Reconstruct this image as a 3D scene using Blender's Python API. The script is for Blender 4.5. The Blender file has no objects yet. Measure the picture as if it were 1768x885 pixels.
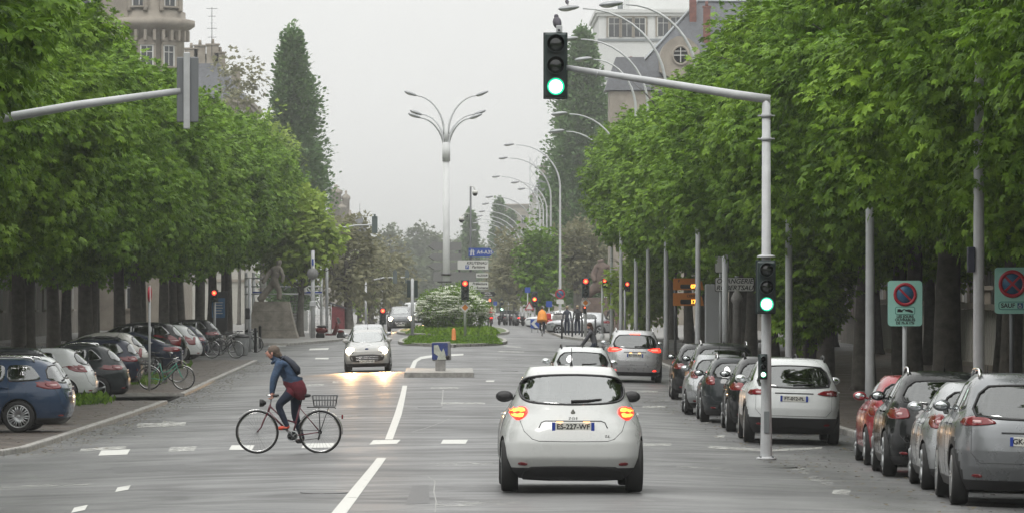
import bpy, bmesh, math, random
import numpy as np
from mathutils import Vector, Matrix, noise
R = math.radians
SC = bpy.context.scene
COL = SC.collection
# ---------------------------------------------------------------- camera, sky, sun, exposure
CAMH = 2.4                      # camera height above the crown of the road
F = 7500.0                      # focal length in photo pixels (long lens)
HX, HY = 785.0, 520.0           # vanishing point of the avenue in the photo
cam = bpy.data.cameras.new("camera"); camo = bpy.data.objects.new("camera", cam); COL.objects.link(camo)
camo.location = (0, 0, CAMH); camo.rotation_euler = (R(90), 0, 0)
cam.sensor_width = 36; cam.lens = 36 * F / 1768
cam.shift_x = (884 - HX) / 1768; cam.shift_y = (HY - 442.5) / 1768
cam.clip_start = 0.5; cam.clip_end = 20000
SC.camera = camo
SUN_EL, SUN_AZ = R(58), R(200)
w = bpy.data.worlds.new("World"); SC.world = w; w.use_nodes = True
nt = w.node_tree; nt.nodes.clear()
out = nt.nodes.new('ShaderNodeOutputWorld'); bg = nt.nodes.new('ShaderNodeBackground')
sky = nt.nodes.new('ShaderNodeTexSky'); sky.sky_type = 'NISHITA'; sky.sun_disc = False
sky.sun_elevation = SUN_EL; sky.sun_rotation = SUN_AZ
hs = nt.nodes.new('ShaderNodeHueSaturation'); hs.inputs['Saturation'].default_value = 0.15
nt.links.new(sky.outputs[0], hs.inputs['Color'])
# overcast: a cloud sheet brighter overhead than at the horizon hides nearly all the blue
tc = nt.nodes.new('ShaderNodeTexCoord'); sx = nt.nodes.new('ShaderNodeSeparateXYZ')
nt.links.new(tc.outputs['Generated'], sx.inputs[0])
mr = nt.nodes.new('ShaderNodeMapRange'); mr.inputs[1].default_value = 0.0; mr.inputs[2].default_value = 0.9
mr.inputs[3].default_value = 8.8; mr.inputs[4].default_value = 23.0
nt.links.new(sx.outputs['Z'], mr.inputs[0])
cn = nt.nodes.new('ShaderNodeTexNoise'); cn.inputs['Scale'].default_value = 4.5; cn.inputs['Detail'].default_value = 5
nt.links.new(tc.outputs['Generated'], cn.inputs['Vector'])
cm = nt.nodes.new('ShaderNodeMapRange'); cm.inputs[1].default_value = .3; cm.inputs[2].default_value = .7
cm.inputs[3].default_value = .93; cm.inputs[4].default_value = 1.06
nt.links.new(cn.outputs['Fac'], cm.inputs[0])
ml = nt.nodes.new('ShaderNodeMath'); ml.operation = 'MULTIPLY'
nt.links.new(mr.outputs[0], ml.inputs[0]); nt.links.new(cm.outputs[0], ml.inputs[1])
cc = nt.nodes.new('ShaderNodeMix'); cc.data_type = 'RGBA'; cc.blend_type = 'MULTIPLY'; cc.inputs[0].default_value = 1
cc.inputs[6].default_value = (1.0, 1.005, 0.985, 1)
nt.links.new(ml.outputs[0], cc.inputs[7])
mx = nt.nodes.new('ShaderNodeMix'); mx.data_type = 'RGBA'; mx.inputs[0].default_value = 0.94
nt.links.new(hs.outputs[0], mx.inputs[6]); nt.links.new(cc.outputs[2], mx.inputs[7])
nt.links.new(mx.outputs[2], bg.inputs['Color']); bg.inputs['Strength'].default_value = 0.1
nt.links.new(bg.outputs[0], out.inputs['Surface'])
sd = bpy.data.lights.new("sun", 'SUN'); sd.energy = 1.1; sd.angle = R(18); sd.color = (1.0, .97, .93)
so = bpy.data.objects.new("sun", sd); COL.objects.link(so)
so.rotation_euler = (R(90) - SUN_EL, 0, math.pi - SUN_AZ)
vs = SC.view_settings; SC.display_settings.display_device = 'sRGB'
vs.view_transform = 'Standard'; vs.look = 'None'; vs.exposure = 0.0; vs.gamma = 1.0; vs.use_curve_mapping = False
SC.cycles.max_bounces = 8; SC.cycles.diffuse_bounces = 3; SC.cycles.glossy_bounces = 3
SC.cycles.transmission_bounces = 4; SC.cycles.transparent_max_bounces = 16; SC.cycles.volume_bounces = 0
SC.cycles.sample_clamp_indirect = 4; SC.cycles.caustics_reflective = False; SC.cycles.caustics_refractive = False
# ---------------------------------------------------------------- terrain height
PROF = [(0, .2), (40, .15), (53, .05), (70, -.1), (90, -.18), (120, -.22), (142, -.1), (160, 0), (200, .2), (250, .4), (330, .45), (5000, .45)]
def lprof(y):
    if y <= PROF[0][0]: return PROF[0][1]
    for i in range(len(PROF) - 1):
        a, b = PROF[i], PROF[i + 1]
        if y <= b[0]:
            t = (y - a[0]) / (b[0] - a[0])
            if b[0] - a[0] > 1000: return a[1]
            sl = lambda j: 0 if j <= 0 or j >= len(PROF) - 2 else (PROF[j + 1][1] - PROF[j - 1][1]) / (PROF[j + 1][0] - PROF[j - 1][0])
            h = b[0] - a[0]; m0, m1 = sl(i) * h, sl(i + 1) * h
            return (2*t**3 - 3*t*t + 1) * a[1] + (t**3 - 2*t*t + t) * m0 + (-2*t**3 + 3*t*t) * b[1] + (t**3 - t*t) * m1
    return PROF[-1][1]
def gz(x, y):
    return lprof(y) - .03 * max(0.0, min(abs(x), 8.0) - 2.0)
def at(px, s):                      # photo column and scale (photo pixels per metre) -> place on the ground
    X, Y = (px - HX) / s, F / s
    return X, Y
def gpt(px, py):                    # photo pixel -> point of the ground it shows
    z = 0.0
    for _ in range(25):
        D = F * (CAMH - z) / (py - HY); X = (px - HX) / F * D; z = z * .5 + .5 * gz(X, D)
    return X, D
def zpx(py, s): return CAMH - (py - HY) / s
# ---------------------------------------------------------------- objects and tags
def tag(o, label=None, cat=None, group=None, kind=None):
    if label: o['label'] = label
    if cat: o['category'] = cat
    if group: o['group'] = group
    if kind: o['kind'] = kind
    return o
def thing(name, label, cat, loc=(0, 0, 0), rz=0, group=None):
    o = bpy.data.objects.new(name, None); COL.objects.link(o); o.empty_display_size = .2
    o.location = loc; o.rotation_euler = (0, 0, rz); tag(o, label, cat, group); return o
def link(name, me, parent=None, loc=None, rot=None):
    o = bpy.data.objects.new(name, me); COL.objects.link(o)
    if parent: o.parent = parent
    if loc: o.location = loc
    if rot: o.rotation_euler = rot
    return o
def dup(root, loc=None, rz=None, label=None, group=None, scale=None, swap=None):
    def rec(o, par):
        c = o.copy(); COL.objects.link(c); c.parent = par
        for ch in [k for k in KIDS(o)]: rec(ch, c)
        return c
    r = rec(root, None)
    if loc: r.location = loc
    if rz is not None: r.rotation_euler = (0, 0, rz)
    if scale: r.scale = scale
    if label: r['label'] = label
    if group: r['group'] = group
    return r
def KIDS(o): return list(o.children)
# ---------------------------------------------------------------- materials
MATS = {}
def pm(name, col, rough=.6, metal=0.0, var=0.0, scale=3.0, bump=0.0, coat=0.0, emit=None, es=0.0, spec=.5, col2=None, detail=4, rvar=0.0):
    if name in MATS: return MATS[name]
    m = bpy.data.materials.new(name); m.use_nodes = True; t = m.node_tree; b = t.nodes['Principled BSDF']
    b.inputs['Base Color'].default_value = (*col, 1); b.inputs['Roughness'].default_value = rough
    b.inputs['Metallic'].default_value = metal; b.inputs['Specular IOR Level'].default_value = spec
    if coat: b.inputs['Coat Weight'].default_value = coat; b.inputs['Coat Roughness'].default_value = .04
    if emit: b.inputs['Emission Color'].default_value = (*emit, 1); b.inputs['Emission Strength'].default_value = es
    if var or bump or col2 or rvar:
        tc = t.nodes.new('ShaderNodeTexCoord'); n = t.nodes.new('ShaderNodeTexNoise')
        n.inputs['Scale'].default_value = scale; n.inputs['Detail'].default_value = detail; n.inputs['Roughness'].default_value = .65
        t.links.new(tc.outputs['Object'], n.inputs['Vector'])
        if var or col2:
            r = t.nodes.new('ShaderNodeValToRGB'); c2 = col2 or tuple(min(1, c * (1 + var)) for c in col)
            c1 = col if col2 else tuple(c * (1 - var) for c in col)
            r.color_ramp.elements[0].position = .33; r.color_ramp.elements[1].position = .67
            r.color_ramp.elements[0].color = (*c1, 1); r.color_ramp.elements[1].color = (*c2, 1)
            t.links.new(n.outputs['Fac'], r.inputs[0]); t.links.new(r.outputs[0], b.inputs['Base Color'])
        if rvar:
            q = t.nodes.new('ShaderNodeMapRange'); q.inputs[1].default_value = .3; q.inputs[2].default_value = .7
            q.inputs[3].default_value = max(0.02, rough - rvar); q.inputs[4].default_value = min(1, rough + rvar)
            t.links.new(n.outputs['Fac'], q.inputs[0]); t.links.new(q.outputs[0], b.inputs['Roughness'])
        if bump:
            bp = t.nodes.new('ShaderNodeBump'); bp.inputs['Strength'].default_value = bump; bp.inputs['Distance'].default_value = .02
            t.links.new(n.outputs['Fac'], bp.inputs['Height']); t.links.new(bp.outputs[0], b.inputs['Normal'])
    MATS[name] = m; return m
def glass(name, tint=(.35, .4, .4), alpha=.25):
    if name in MATS: return MATS[name]
    m = bpy.data.materials.new(name); m.use_nodes = True; t = m.node_tree; t.nodes.clear()
    o = t.nodes.new('ShaderNodeOutputMaterial'); g = t.nodes.new('ShaderNodeBsdfGlossy'); g.inputs['Roughness'].default_value = .03
    g.inputs['Color'].default_value = (.95, .97, .97, 1)
    tr = t.nodes.new('ShaderNodeBsdfTransparent'); tr.inputs['Color'].default_value = (*tint, 1)
    fr = t.nodes.new('ShaderNodeFresnel'); fr.inputs['IOR'].default_value = 1.5
    ad = t.nodes.new('ShaderNodeMath'); ad.operation = 'ADD'; ad.inputs[1].default_value = alpha
    mx = t.nodes.new('ShaderNodeMixShader')
    t.links.new(fr.outputs[0], ad.inputs[0]); t.links.new(ad.outputs[0], mx.inputs[0])
    t.links.new(tr.outputs[0], mx.inputs[1]); t.links.new(g.outputs[0], mx.inputs[2]); t.links.new(mx.outputs[0], o.inputs['Surface'])
    MATS[name] = m; return m
def leafmat(name, c1, c2, trans=.3, scale=1.2):
    if name in MATS: return MATS[name]
    m = bpy.data.materials.new(name); m.use_nodes = True; t = m.node_tree; b = t.nodes['Principled BSDF']
    tc = t.nodes.new('ShaderNodeTexCoord'); n = t.nodes.new('ShaderNodeTexNoise'); n.inputs['Scale'].default_value = scale; n.inputs['Detail'].default_value = 6
    n.inputs['Roughness'].default_value = .8
    t.links.new(tc.outputs['Object'], n.inputs['Vector'])
    r = t.nodes.new('ShaderNodeValToRGB'); r.color_ramp.elements[0].position = .38; r.color_ramp.elements[1].position = .64
    r.color_ramp.elements[0].color = (*c1, 1); r.color_ramp.elements[1].color = (*c2, 1)
    t.links.new(n.outputs['Fac'], r.inputs[0]); t.links.new(r.outputs[0], b.inputs['Base Color'])
    b.inputs['Roughness'].default_value = .55; b.inputs['Specular IOR Level'].default_value = .16
    tl = t.nodes.new('ShaderNodeBsdfTranslucent'); t.links.new(r.outputs[0], tl.inputs['Color'])
    mx = t.nodes.new('ShaderNodeMixShader'); mx.inputs[0].default_value = trans
    t.links.new(b.outputs[0], mx.inputs[1]); t.links.new(tl.outputs[0], mx.inputs[2])
    t.links.new(mx.outputs[0], t.nodes['Material Output'].inputs['Surface'])
    MATS[name] = m; return m
# ---------------------------------------------------------------- mesh builder
class MB:
    def __init__(s): s.v = []; s.f = []; s.m = []; s.mi = 0; s.sm = []
    def add(s, vs, fs, smooth=False):
        b = len(s.v); s.v += [tuple(p) for p in vs]
        for f in fs: s.f.append(tuple(b + i for i in f)); s.m.append(s.mi); s.sm.append(smooth)
        return s
    def mat(s, i): s.mi = i; return s
    def box(s, c, d, rz=0, bev=0.0, M=None):
        hx, hy, hz = d[0]/2, d[1]/2, d[2]/2
        if bev > 0:
            b = min(bev, hx*.9, hy*.9, hz*.9); vs = []; bm = bmesh.new()
            bmesh.ops.create_cube(bm, size=1, matrix=Matrix.Diagonal((2*hx, 2*hy, 2*hz, 1)))
            bmesh.ops.bevel(bm, geom=bm.edges[:], offset=b, segments=2, affect='EDGES', profile=.5)
            bm.verts.ensure_lookup_table(); vs = [v.co.copy() for v in bm.verts]; fs = [[v.index for v in f.verts] for f in bm.faces]; bm.free()
        else:
            vs = [Vector((x, y, z)) for x in (-hx, hx) for y in (-hy, hy) for z in (-hz, hz)]
            fs = [(0, 1, 3, 2), (4, 6, 7, 5), (0, 4, 5, 1), (2, 3, 7, 6), (0, 2, 6, 4), (1, 5, 7, 3)]
        T = Matrix.Translation(c) @ Matrix.Rotation(rz, 4, 'Z')
        if M is not None: T = Matrix.Translation(c) @ M.to_4x4()
        return s.add([T @ v for v in vs], fs)
    def tube(s, pts, r, n=10, caps=True, closed=False, flat=None):
        pts = [Vector(p) for p in pts]; k = len(pts); rs = r if isinstance(r, (list, tuple)) else [r] * k
        vs = []; up = None
        for i, p in enumerate(pts):
            if closed: d = pts[(i + 1) % k] - pts[i - 1]
            else: d = pts[min(i + 1, k - 1)] - pts[max(i - 1, 0)]
            d.normalize()
            if up is None:
                up = Vector((0, 0, 1)) if abs(d.z) < .9 else Vector((1, 0, 0))
            a = d.cross(up).normalized(); b = a.cross(d).normalized(); up = b
            for j in range(n):
                t = 2 * math.pi * j / n; vs.append(p + (a * math.cos(t) + b * math.sin(t) * (flat or 1)) * rs[i])
        fs = []
        for i in range(k if closed else k - 1):
            i2 = (i + 1) % k
            for j in range(n): j2 = (j + 1) % n; fs.append((i*n + j, i*n + j2, i2*n + j2, i2*n + j))
        s.add(vs, fs, True)
        if caps and not closed:
            b0 = len(s.v) - len(vs)
            s.f.append(tuple(b0 + j for j in reversed(range(n)))); s.m.append(s.mi); s.sm.append(False)
            s.f.append(tuple(b0 + (k - 1) * n + j for j in range(n))); s.m.append(s.mi); s.sm.append(False)
        return s
    def lathe(s, prof, c=(0, 0, 0), n=20, axis='Z', sc=(1, 1), caps=True):
        vs = []; 
        for r, z in prof:
            for j in range(n):
                t = 2 * math.pi * j / n; x, y = r * math.cos(t) * sc[0], r * math.sin(t) * sc[1]
                p = (x, y, z) if axis == 'Z' else ((x, z, y) if axis == 'Y' else (z, x, y))
                vs.append((p[0] + c[0], p[1] + c[1], p[2] + c[2]))
        fs = []
        for i in range(len(prof) - 1):
            for j in range(n): j2 = (j + 1) % n; fs.append((i*n + j, i*n + j2, (i+1)*n + j2, (i+1)*n + j))
        s.add(vs, fs, True); b0 = len(s.v) - len(vs)
        if caps and prof[0][0] > 1e-4: s.f.append(tuple(b0 + j for j in reversed(range(n)))); s.m.append(s.mi); s.sm.append(False)
        if caps and prof[-1][0] > 1e-4: s.f.append(tuple(b0 + (len(prof)-1)*n + j for j in range(n))); s.m.append(s.mi); s.sm.append(False)
        return s
    def prism(s, poly, a, b, axis='Y'):       # 2D outline extruded from a to b along an axis
        k = len(poly); P = lambda u, v, w_: {'Y': (u, w_, v), 'X': (w_, u, v), 'Z': (u, v, w_)}[axis]
        vs = [P(u, v, a) for u, v in poly] + [P(u, v, b) for u, v in poly]
        fs = [tuple(reversed(range(k))), tuple(range(k, 2*k))] + [(i, (i+1) % k, k + (i+1) % k, k + i) for i in range(k)]
        return s.add(vs, fs)
    def ball(s, c, r, n=14, M=None):
        r = r if isinstance(r, (list, tuple)) else (r, r, r); vs = []; fs = []; m = n // 2 + 1
        for i in range(m + 1):
            a = math.pi * i / m
            for j in range(n):
                t = 2 * math.pi * j / n; v = Vector((r[0]*math.sin(a)*math.cos(t), r[1]*math.sin(a)*math.sin(t), r[2]*math.cos(a)))
                if M is not None: v = M @ v
                vs.append(v + Vector(c))
        for i in range(m):
            for j in range(n): j2 = (j+1) % n; fs.append((i*n + j, (i+1)*n + j, (i+1)*n + j2, i*n + j2))
        return s.add(vs, fs, True)
    def mesh(s, name, mats):
        me = bpy.data.meshes.new(name); me.from_pydata(s.v, [], s.f)
        for m in (mats if isinstance(mats, (list, tuple)) else [mats]): me.materials.append(m)
        me.polygons.foreach_set('material_index', s.m); me.polygons.foreach_set('use_smooth', s.sm)
        bm = bmesh.new(); bm.from_mesh(me); bmesh.ops.remove_doubles(bm, verts=bm.verts, dist=1e-5)
        bmesh.ops.recalc_face_normals(bm, faces=bm.faces); bm.to_mesh(me); bm.free(); me.update(); return me
    def build(s, name, mats, parent=None, loc=None, rot=None): return link(name, s.mesh(name, mats), parent, loc, rot)
def np_mesh(name, V, Fq, mats, mi=None, smooth=False):
    me = bpy.data.meshes.new(name); n, k = Fq.shape
    me.vertices.add(len(V)); me.vertices.foreach_set('co', V.astype(np.float32).ravel())
    me.loops.add(n * k); me.loops.foreach_set('vertex_index', Fq.astype(np.int32).ravel())
    me.polygons.add(n); me.polygons.foreach_set('loop_start', np.arange(0, n*k, k, dtype=np.int32))
    for m in mats: me.materials.append(m)
    if mi is not None: me.polygons.foreach_set('material_index', mi.astype(np.int32))
    if smooth: me.polygons.foreach_set('use_smooth', np.ones(n, dtype=bool))
    me.update(calc_edges=True); return me
def text_mesh(s, size, mat, shear=0.0, space=1.0, bold=0.0, name='lettering'):
    cu = bpy.data.curves.new('lettering', 'FONT'); cu.body = s; cu.size = size; cu.align_x = 'CENTER'; cu.align_y = 'CENTER'
    cu.shear = shear; cu.space_character = space; cu.extrude = .002; cu.offset = bold
    o = bpy.data.objects.new('lettering', cu); COL.objects.link(o); dg = bpy.context.evaluated_depsgraph_get()
    me = bpy.data.meshes.new_from_object(o.evaluated_get(dg)); bpy.data.objects.remove(o); bpy.data.curves.remove(cu)
    me.materials.clear(); me.materials.append(mat); me.name = name; return me
def text(s, size, mat, parent, loc, rot=(R(90), 0, 0), name='lettering', **k):    # reads towards -Y (the camera side)
    return link(name, text_mesh(s, size, mat, **k), parent, loc, rot)
def sheet(name, rows, mat, kind='structure', dz=0.0, parent=None, zf=gz):           # rows of (x, y) points
    mb = MB(); n = len(rows[0]); vs = [(x, y, zf(x, y) + dz) for r in rows for x, y in r]
    fs = [(i*n + j, i*n + j + 1, (i+1)*n + j + 1, (i+1)*n + j) for i in range(len(rows)-1) for j in range(n-1)]
    mb.add(vs, fs, True); o = mb.build(name, mat, parent)
    if kind: o['kind'] = kind
    return o
# ================================================================ SETTING
def asphalt_mat():
    m = bpy.data.materials.new('asphalt'); m.use_nodes = True; t = m.node_tree; b = t.nodes['Principled BSDF']
    tc = t.nodes.new('ShaderNodeTexCoord')
    def nz(scale, detail=4, rough=.6, dist=0, sx_=1, sy_=1):
        mp = t.nodes.new('ShaderNodeMapping'); mp.inputs['Scale'].default_value = (sx_, sy_, 1)
        n = t.nodes.new('ShaderNodeTexNoise'); n.inputs['Scale'].default_value = scale; n.inputs['Detail'].default_value = detail
        n.inputs['Roughness'].default_value = rough; n.inputs['Distortion'].default_value = dist
        t.links.new(tc.outputs['Object'], mp.inputs[0]); t.links.new(mp.outputs[0], n.inputs['Vector']); return n.outputs['Fac']
    def ramp(src, p0, p1, c0, c1):
        r = t.nodes.new('ShaderNodeMapRange'); r.inputs[1].default_value = p0; r.inputs[2].default_value = p1
        r.inputs[3].default_value = c0; r.inputs[4].default_value = c1; t.links.new(src, r.inputs[0]); return r.outputs[0]
    def mul(a, b_):
        q = t.nodes.new('ShaderNodeMath'); q.operation = 'MULTIPLY'; t.links.new(a, q.inputs[0]); t.links.new(b_, q.inputs[1]); return q.outputs[0]
    big = nz(.16, 4, .6, .6, .8, 1.0); mid = nz(.75, 6, .7, 1.2, .55, 1); fine = nz(38, 3, .7); wet = nz(.33, 5, .62, 1.8, .6, 1)
    grit = nz(6.5, 6, .75); v = mul(mul(mul(ramp(big, .42, .58, .74, 1.24), ramp(mid, .38, .62, .8, 1.22)), ramp(fine, .3, .7, .72, 1.28)), ramp(grit, .3, .7, .8, 1.2))
    # wheel tracks polished darker along the lanes, wandering a little
    sp = t.nodes.new('ShaderNodeSeparateXYZ'); t.links.new(tc.outputs['Object'], sp.inputs[0])
    ma = t.nodes.new('ShaderNodeMath'); ma.operation = 'MULTIPLY_ADD'; ma.inputs[1].default_value = 2.2; t.links.new(big, ma.inputs[0]); t.links.new(sp.outputs['X'], ma.inputs[2])
    mb_ = t.nodes.new('ShaderNodeMath'); mb_.operation = 'MULTIPLY'; mb_.inputs[1].default_value = 4.1; t.links.new(ma.outputs[0], mb_.inputs[0])
    sn = t.nodes.new('ShaderNodeMath'); sn.operation = 'SINE'; t.links.new(mb_.outputs[0], sn.inputs[0]); v = mul(v, ramp(sn.outputs[0], -.6, .9, 1.07, .86))
    c = t.nodes.new('ShaderNodeMix'); c.data_type = 'RGBA'; c.blend_type = 'MULTIPLY'; c.inputs[0].default_value = 1
    c.inputs[6].default_value = (.088, .088, .0885, 1); t.links.new(v, c.inputs[7])
    t.links.new(c.outputs[2], b.inputs['Base Color'])
    t.links.new(ramp(wet, .40, .64, .40, .62), b.inputs['Roughness'])
    bp = t.nodes.new('ShaderNodeBump'); bp.inputs['Strength'].default_value = .5; bp.inputs['Distance'].default_value = .006
    t.links.new(fine, bp.inputs['Height']); t.links.new(bp.outputs[0], b.inputs['Normal'])
    return m
M_ASPH = asphalt_mat(); MATS['asphalt'] = M_ASPH
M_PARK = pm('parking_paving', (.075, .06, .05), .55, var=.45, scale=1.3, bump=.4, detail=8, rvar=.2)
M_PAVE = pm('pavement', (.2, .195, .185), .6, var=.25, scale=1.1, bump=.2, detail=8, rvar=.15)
M_KERB = pm('kerb_granite', (.3, .29, .27), .6, var=.35, scale=4, bump=.3, detail=8)
M_SOIL = pm('earth', (.09, .08, .05), .9, col2=(.06, .09, .03), scale=.4)
M_GRASS = pm('lawn', (.05, .085, .02), .8, col2=(.1, .13, .035), scale=3.0, bump=.5, detail=8)
def kerb_joints(m):
    t = m.node_tree; b = t.nodes['Principled BSDF']; src = b.inputs['Base Color'].links[0].from_socket; tc = t.nodes.new('ShaderNodeTexCoord'); s = t.nodes.new('ShaderNodeSeparateXYZ'); t.links.new(tc.outputs['Object'], s.inputs[0])
    f = t.nodes.new('ShaderNodeMath'); f.operation = 'PINGPONG'; f.inputs[1].default_value = .5; o = t.nodes.new('ShaderNodeMath'); o.inputs[1].default_value = .37; t.links.new(s.outputs['Y'], o.inputs[0]); t.links.new(o.outputs[0], f.inputs[0])
    g = t.nodes.new('ShaderNodeMapRange'); g.inputs[1].default_value = .0; g.inputs[2].default_value = .035; g.inputs[3].default_value = .3; g.inputs[4].default_value = 1; t.links.new(f.outputs[0], g.inputs[0])
    x = t.nodes.new('ShaderNodeMix'); x.data_type = 'RGBA'; x.blend_type = 'MULTIPLY'; x.inputs[0].default_value = 1; t.links.new(src, x.inputs[6]); t.links.new(g.outputs[0], x.inputs[7]); t.links.new(x.outputs[2], b.inputs['Base Color'])
kerb_joints(M_KERB)
def grid(x0, x1, y0, y1, nx, ny): return [[(x0 + (x1-x0)*j/nx, y0 + (y1-y0)*i/ny) for j in range(nx+1)] for i in range(ny+1)]
def ygeo(a, b, n): return [a * (b / a) ** (i / n) for i in range(n + 1)]
# the ground: one sheet out to the horizon
xs = [-4000, -1500, -600, -250, -120, -60, -30, -16, -8, -2, 2, 8, 16, 30, 60, 120, 250, 600, 1500, 4000]
ys = [-300, -60, 0] + ygeo(12, 1000, 60) + [1600, 3000, 6000]
sheet('ground', [[(x, y) for x in xs] for y in ys], M_SOIL, dz=-.16)
xr = [-90, -60, -30, -16, -10, -8, -6, -4, -2, 0, 2, 4, 6, 8, 10, 16, 30, 60, 90]
sheet('road', [[(x, y) for x in xr] for y in ygeo(6, 900, 150)], M_ASPH)
def slab(name, ys, f0, f1, h, mat, kerb=(1, 1), kw=.16, xn=4, kname='kerb'):
    """raised strip following the ground; f0/f1 give its two edges at each y"""
    rows = []
    for y in ys:
        a, b = f0(y), f1(y); rows.append([(a + (b-a)*j/xn, y) for j in range(xn+1)])
    o = sheet(name, rows, mat, dz=h)
    mb = MB()
    for side, on in ((0, kerb[0]), (1, kerb[1])):
        if not on: continue
        sg = 1 if side == 0 else -1; f = f0 if side == 0 else f1; vs = []
        for y in ys:
            x = f(y); g = gz(x, y)
            vs += [(x - sg*.005, y, g - .1), (x - sg*.005, y, g + h - .01), (x + sg*.02, y, g + h + .006), (x + sg*kw, y, g + h + .006)]
        k = len(ys); fs = [(i*4 + j, i*4 + j + 1, i*4 + 5 + j, i*4 + 4 + j) for i in range(k-1) for j in range(3)]
        mb.add(vs, fs)
    for yy, on in ((ys[0], 1), (ys[-1], 1)):      # end faces
        a, b = f0(yy), f1(yy); n = 8; vs = []
        for j in range(n+1):
            x = a + (b-a)*j/n; vs += [(x, yy, gz(x, yy) - .1), (x, yy, gz(x, yy) + h + .005)]
        mb.add(vs, [(2*j, 2*j+1, 2*j+3, 2*j+2) for j in range(n)])
    mb.build(kname, M_KERB)['kind'] = 'structure'
    return o
def ylin(a, b, st): n = max(1, int((b-a)/st)); return [a + (b-a)*i/n for i in range(n+1)]
C = lambda v: (lambda y: v)
# left: parking strip under the trees, its kerb running away from the camera, a dropped gap in the middle
KL = lambda y: -7.72 - .35 * (y - 75) / 100 - (max(0, 77 - y) * .6 if y < 77 else 0)
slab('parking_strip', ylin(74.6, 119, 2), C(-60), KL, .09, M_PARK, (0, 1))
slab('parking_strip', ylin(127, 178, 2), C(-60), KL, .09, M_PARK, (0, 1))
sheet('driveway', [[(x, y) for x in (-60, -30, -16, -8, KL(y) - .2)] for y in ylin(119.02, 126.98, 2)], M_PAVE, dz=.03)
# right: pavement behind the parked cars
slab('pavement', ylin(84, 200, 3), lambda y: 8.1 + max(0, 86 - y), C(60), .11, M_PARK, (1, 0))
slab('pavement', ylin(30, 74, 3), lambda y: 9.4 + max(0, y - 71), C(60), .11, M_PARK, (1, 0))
# the far corners of the second crossing
slab('pavement', ylin(224, 700, 6), C(-70), lambda y: -8.6 + 2.6 * min(1, max(0, (y - 224) / 14)) - (0 if y < 300 else min(2, (y - 300) * .05)), .13, M_PAVE, (0, 1))
slab('pavement', ylin(236, 700, 6), lambda y: 7.6 - 1.4 * min(1, max(0, (y - 236) / 16)), C(70), .13, M_PAVE, (1, 0))
# traffic islands with grass
def isl(y0, y1, hw, cx=0.0):
    c, r = (y0 + y1) / 2, (y1 - y0) / 2
    f = lambda y: hw * (max(0.0, 1 - (abs(y - c) / r) ** 3)) ** .5
    return lambda y: cx - f(y) - .05, lambda y: cx + f(y) + .05
a_, b_ = isl(208, 243, 2.75, -.1); slab('traffic_island', ylin(206, 243, 1.5), a_, b_, .14, M_GRASS, (1, 1), .22, 8)
a_, b_ = isl(249, 330, 3.6, -.1); slab('traffic_island', ylin(249, 330, 3), a_, b_, .14, M_GRASS, (1, 1), .22, 8)
a_, b_ = isl(335, 700, 2.6, -.1); slab('traffic_island', ylin(335, 700, 10), a_, b_, .14, M_GRASS, (1, 1), .22, 4)
slab('refuge_island', ylin(143, 150, .7), C(-1.65), C(.62), .16, M_KERB, (1, 1), .25, 3)
# ---------------------------------------------------------------- painted markings
def paint_mat(name, amount):
    m = bpy.data.materials.new(name); m.use_nodes = True; t = m.node_tree; b = t.nodes['Principled BSDF']
    tc = t.nodes.new('ShaderNodeTexCoord'); n = t.nodes.new('ShaderNodeTexNoise'); n.inputs['Scale'].default_value = 4.5; n.inputs['Detail'].default_value = 9; n.inputs['Roughness'].default_value = .75
    t.links.new(tc.outputs['Object'], n.inputs['Vector'])
    r = t.nodes.new('ShaderNodeMapRange'); r.inputs[1].default_value = amount - .07; r.inputs[2].default_value = amount + .07
    t.links.new(n.outputs['Fac'], r.inputs[0])
    b.inputs['Base Color'].default_value = (.52, .52, .49, 1); b.inputs['Roughness'].default_value = .5
    tr = t.nodes.new('ShaderNodeBsdfTransparent'); mx = t.nodes.new('ShaderNodeMixShader')
    t.links.new(r.outputs[0], mx.inputs[0]); t.links.new(b.outputs[0], mx.inputs[1]); t.links.new(tr.outputs[0], mx.inputs[2])
    t.links.new(mx.outputs[0], t.nodes['Material Output'].inputs['Surface']); return m
M_P1 = paint_mat('road_paint', .66); M_P2 = paint_mat('worn_road_paint', .5); M_P3 = paint_mat('faint_road_paint', .42)
def ribbon(name, pairs, mat, dz=.005):          # pairs: (left point, right point) in photo pixels, walked along the marking
    rows = []
    P = [(gpt(*a), gpt(*b)) for a, b in pairs]
    for (a, b), (c, d) in zip(P[:-1], P[1:]):
        for i in range(8):
            t = i / 8; rows.append([(a[0]+(c[0]-a[0])*t, a[1]+(c[1]-a[1])*t), (b[0]+(d[0]-b[0])*t, b[1]+(d[1]-b[1])*t)])
    rows.append([P[-1][0], P[-1][1]]); return sheet(name, rows, mat, dz=dz)
ribbon('road_marking', [((560, 900), (588, 900)), ((651, 790), (667, 790))], M_P1)
ribbon('road_marking', [((664.6, 758), (678, 758)), ((681, 714.7), (693.6, 714.7)), ((695, 665), (703, 665))], M_P1)
ribbon('road_marking', [((637.5, 767), (644.6, 759.2)), ((685, 765.5), (692, 758.6))], M_P1)
ribbon('road_marking', [((702, 646), (712, 646)), ((713.6, 622), (720, 624)), ((726, 615), (728, 619)), ((748, 612), (748, 616)), ((800, 610), (800, 612.5))], M_P1)
def dash(x0, y0, x1, y1, th, mat=M_P2): ribbon('road_marking', [((x0, y0), (x0 - th*.6, y0 + th)), ((x1, y1), (x1 - th*.6, y1 + th))], mat)
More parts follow.
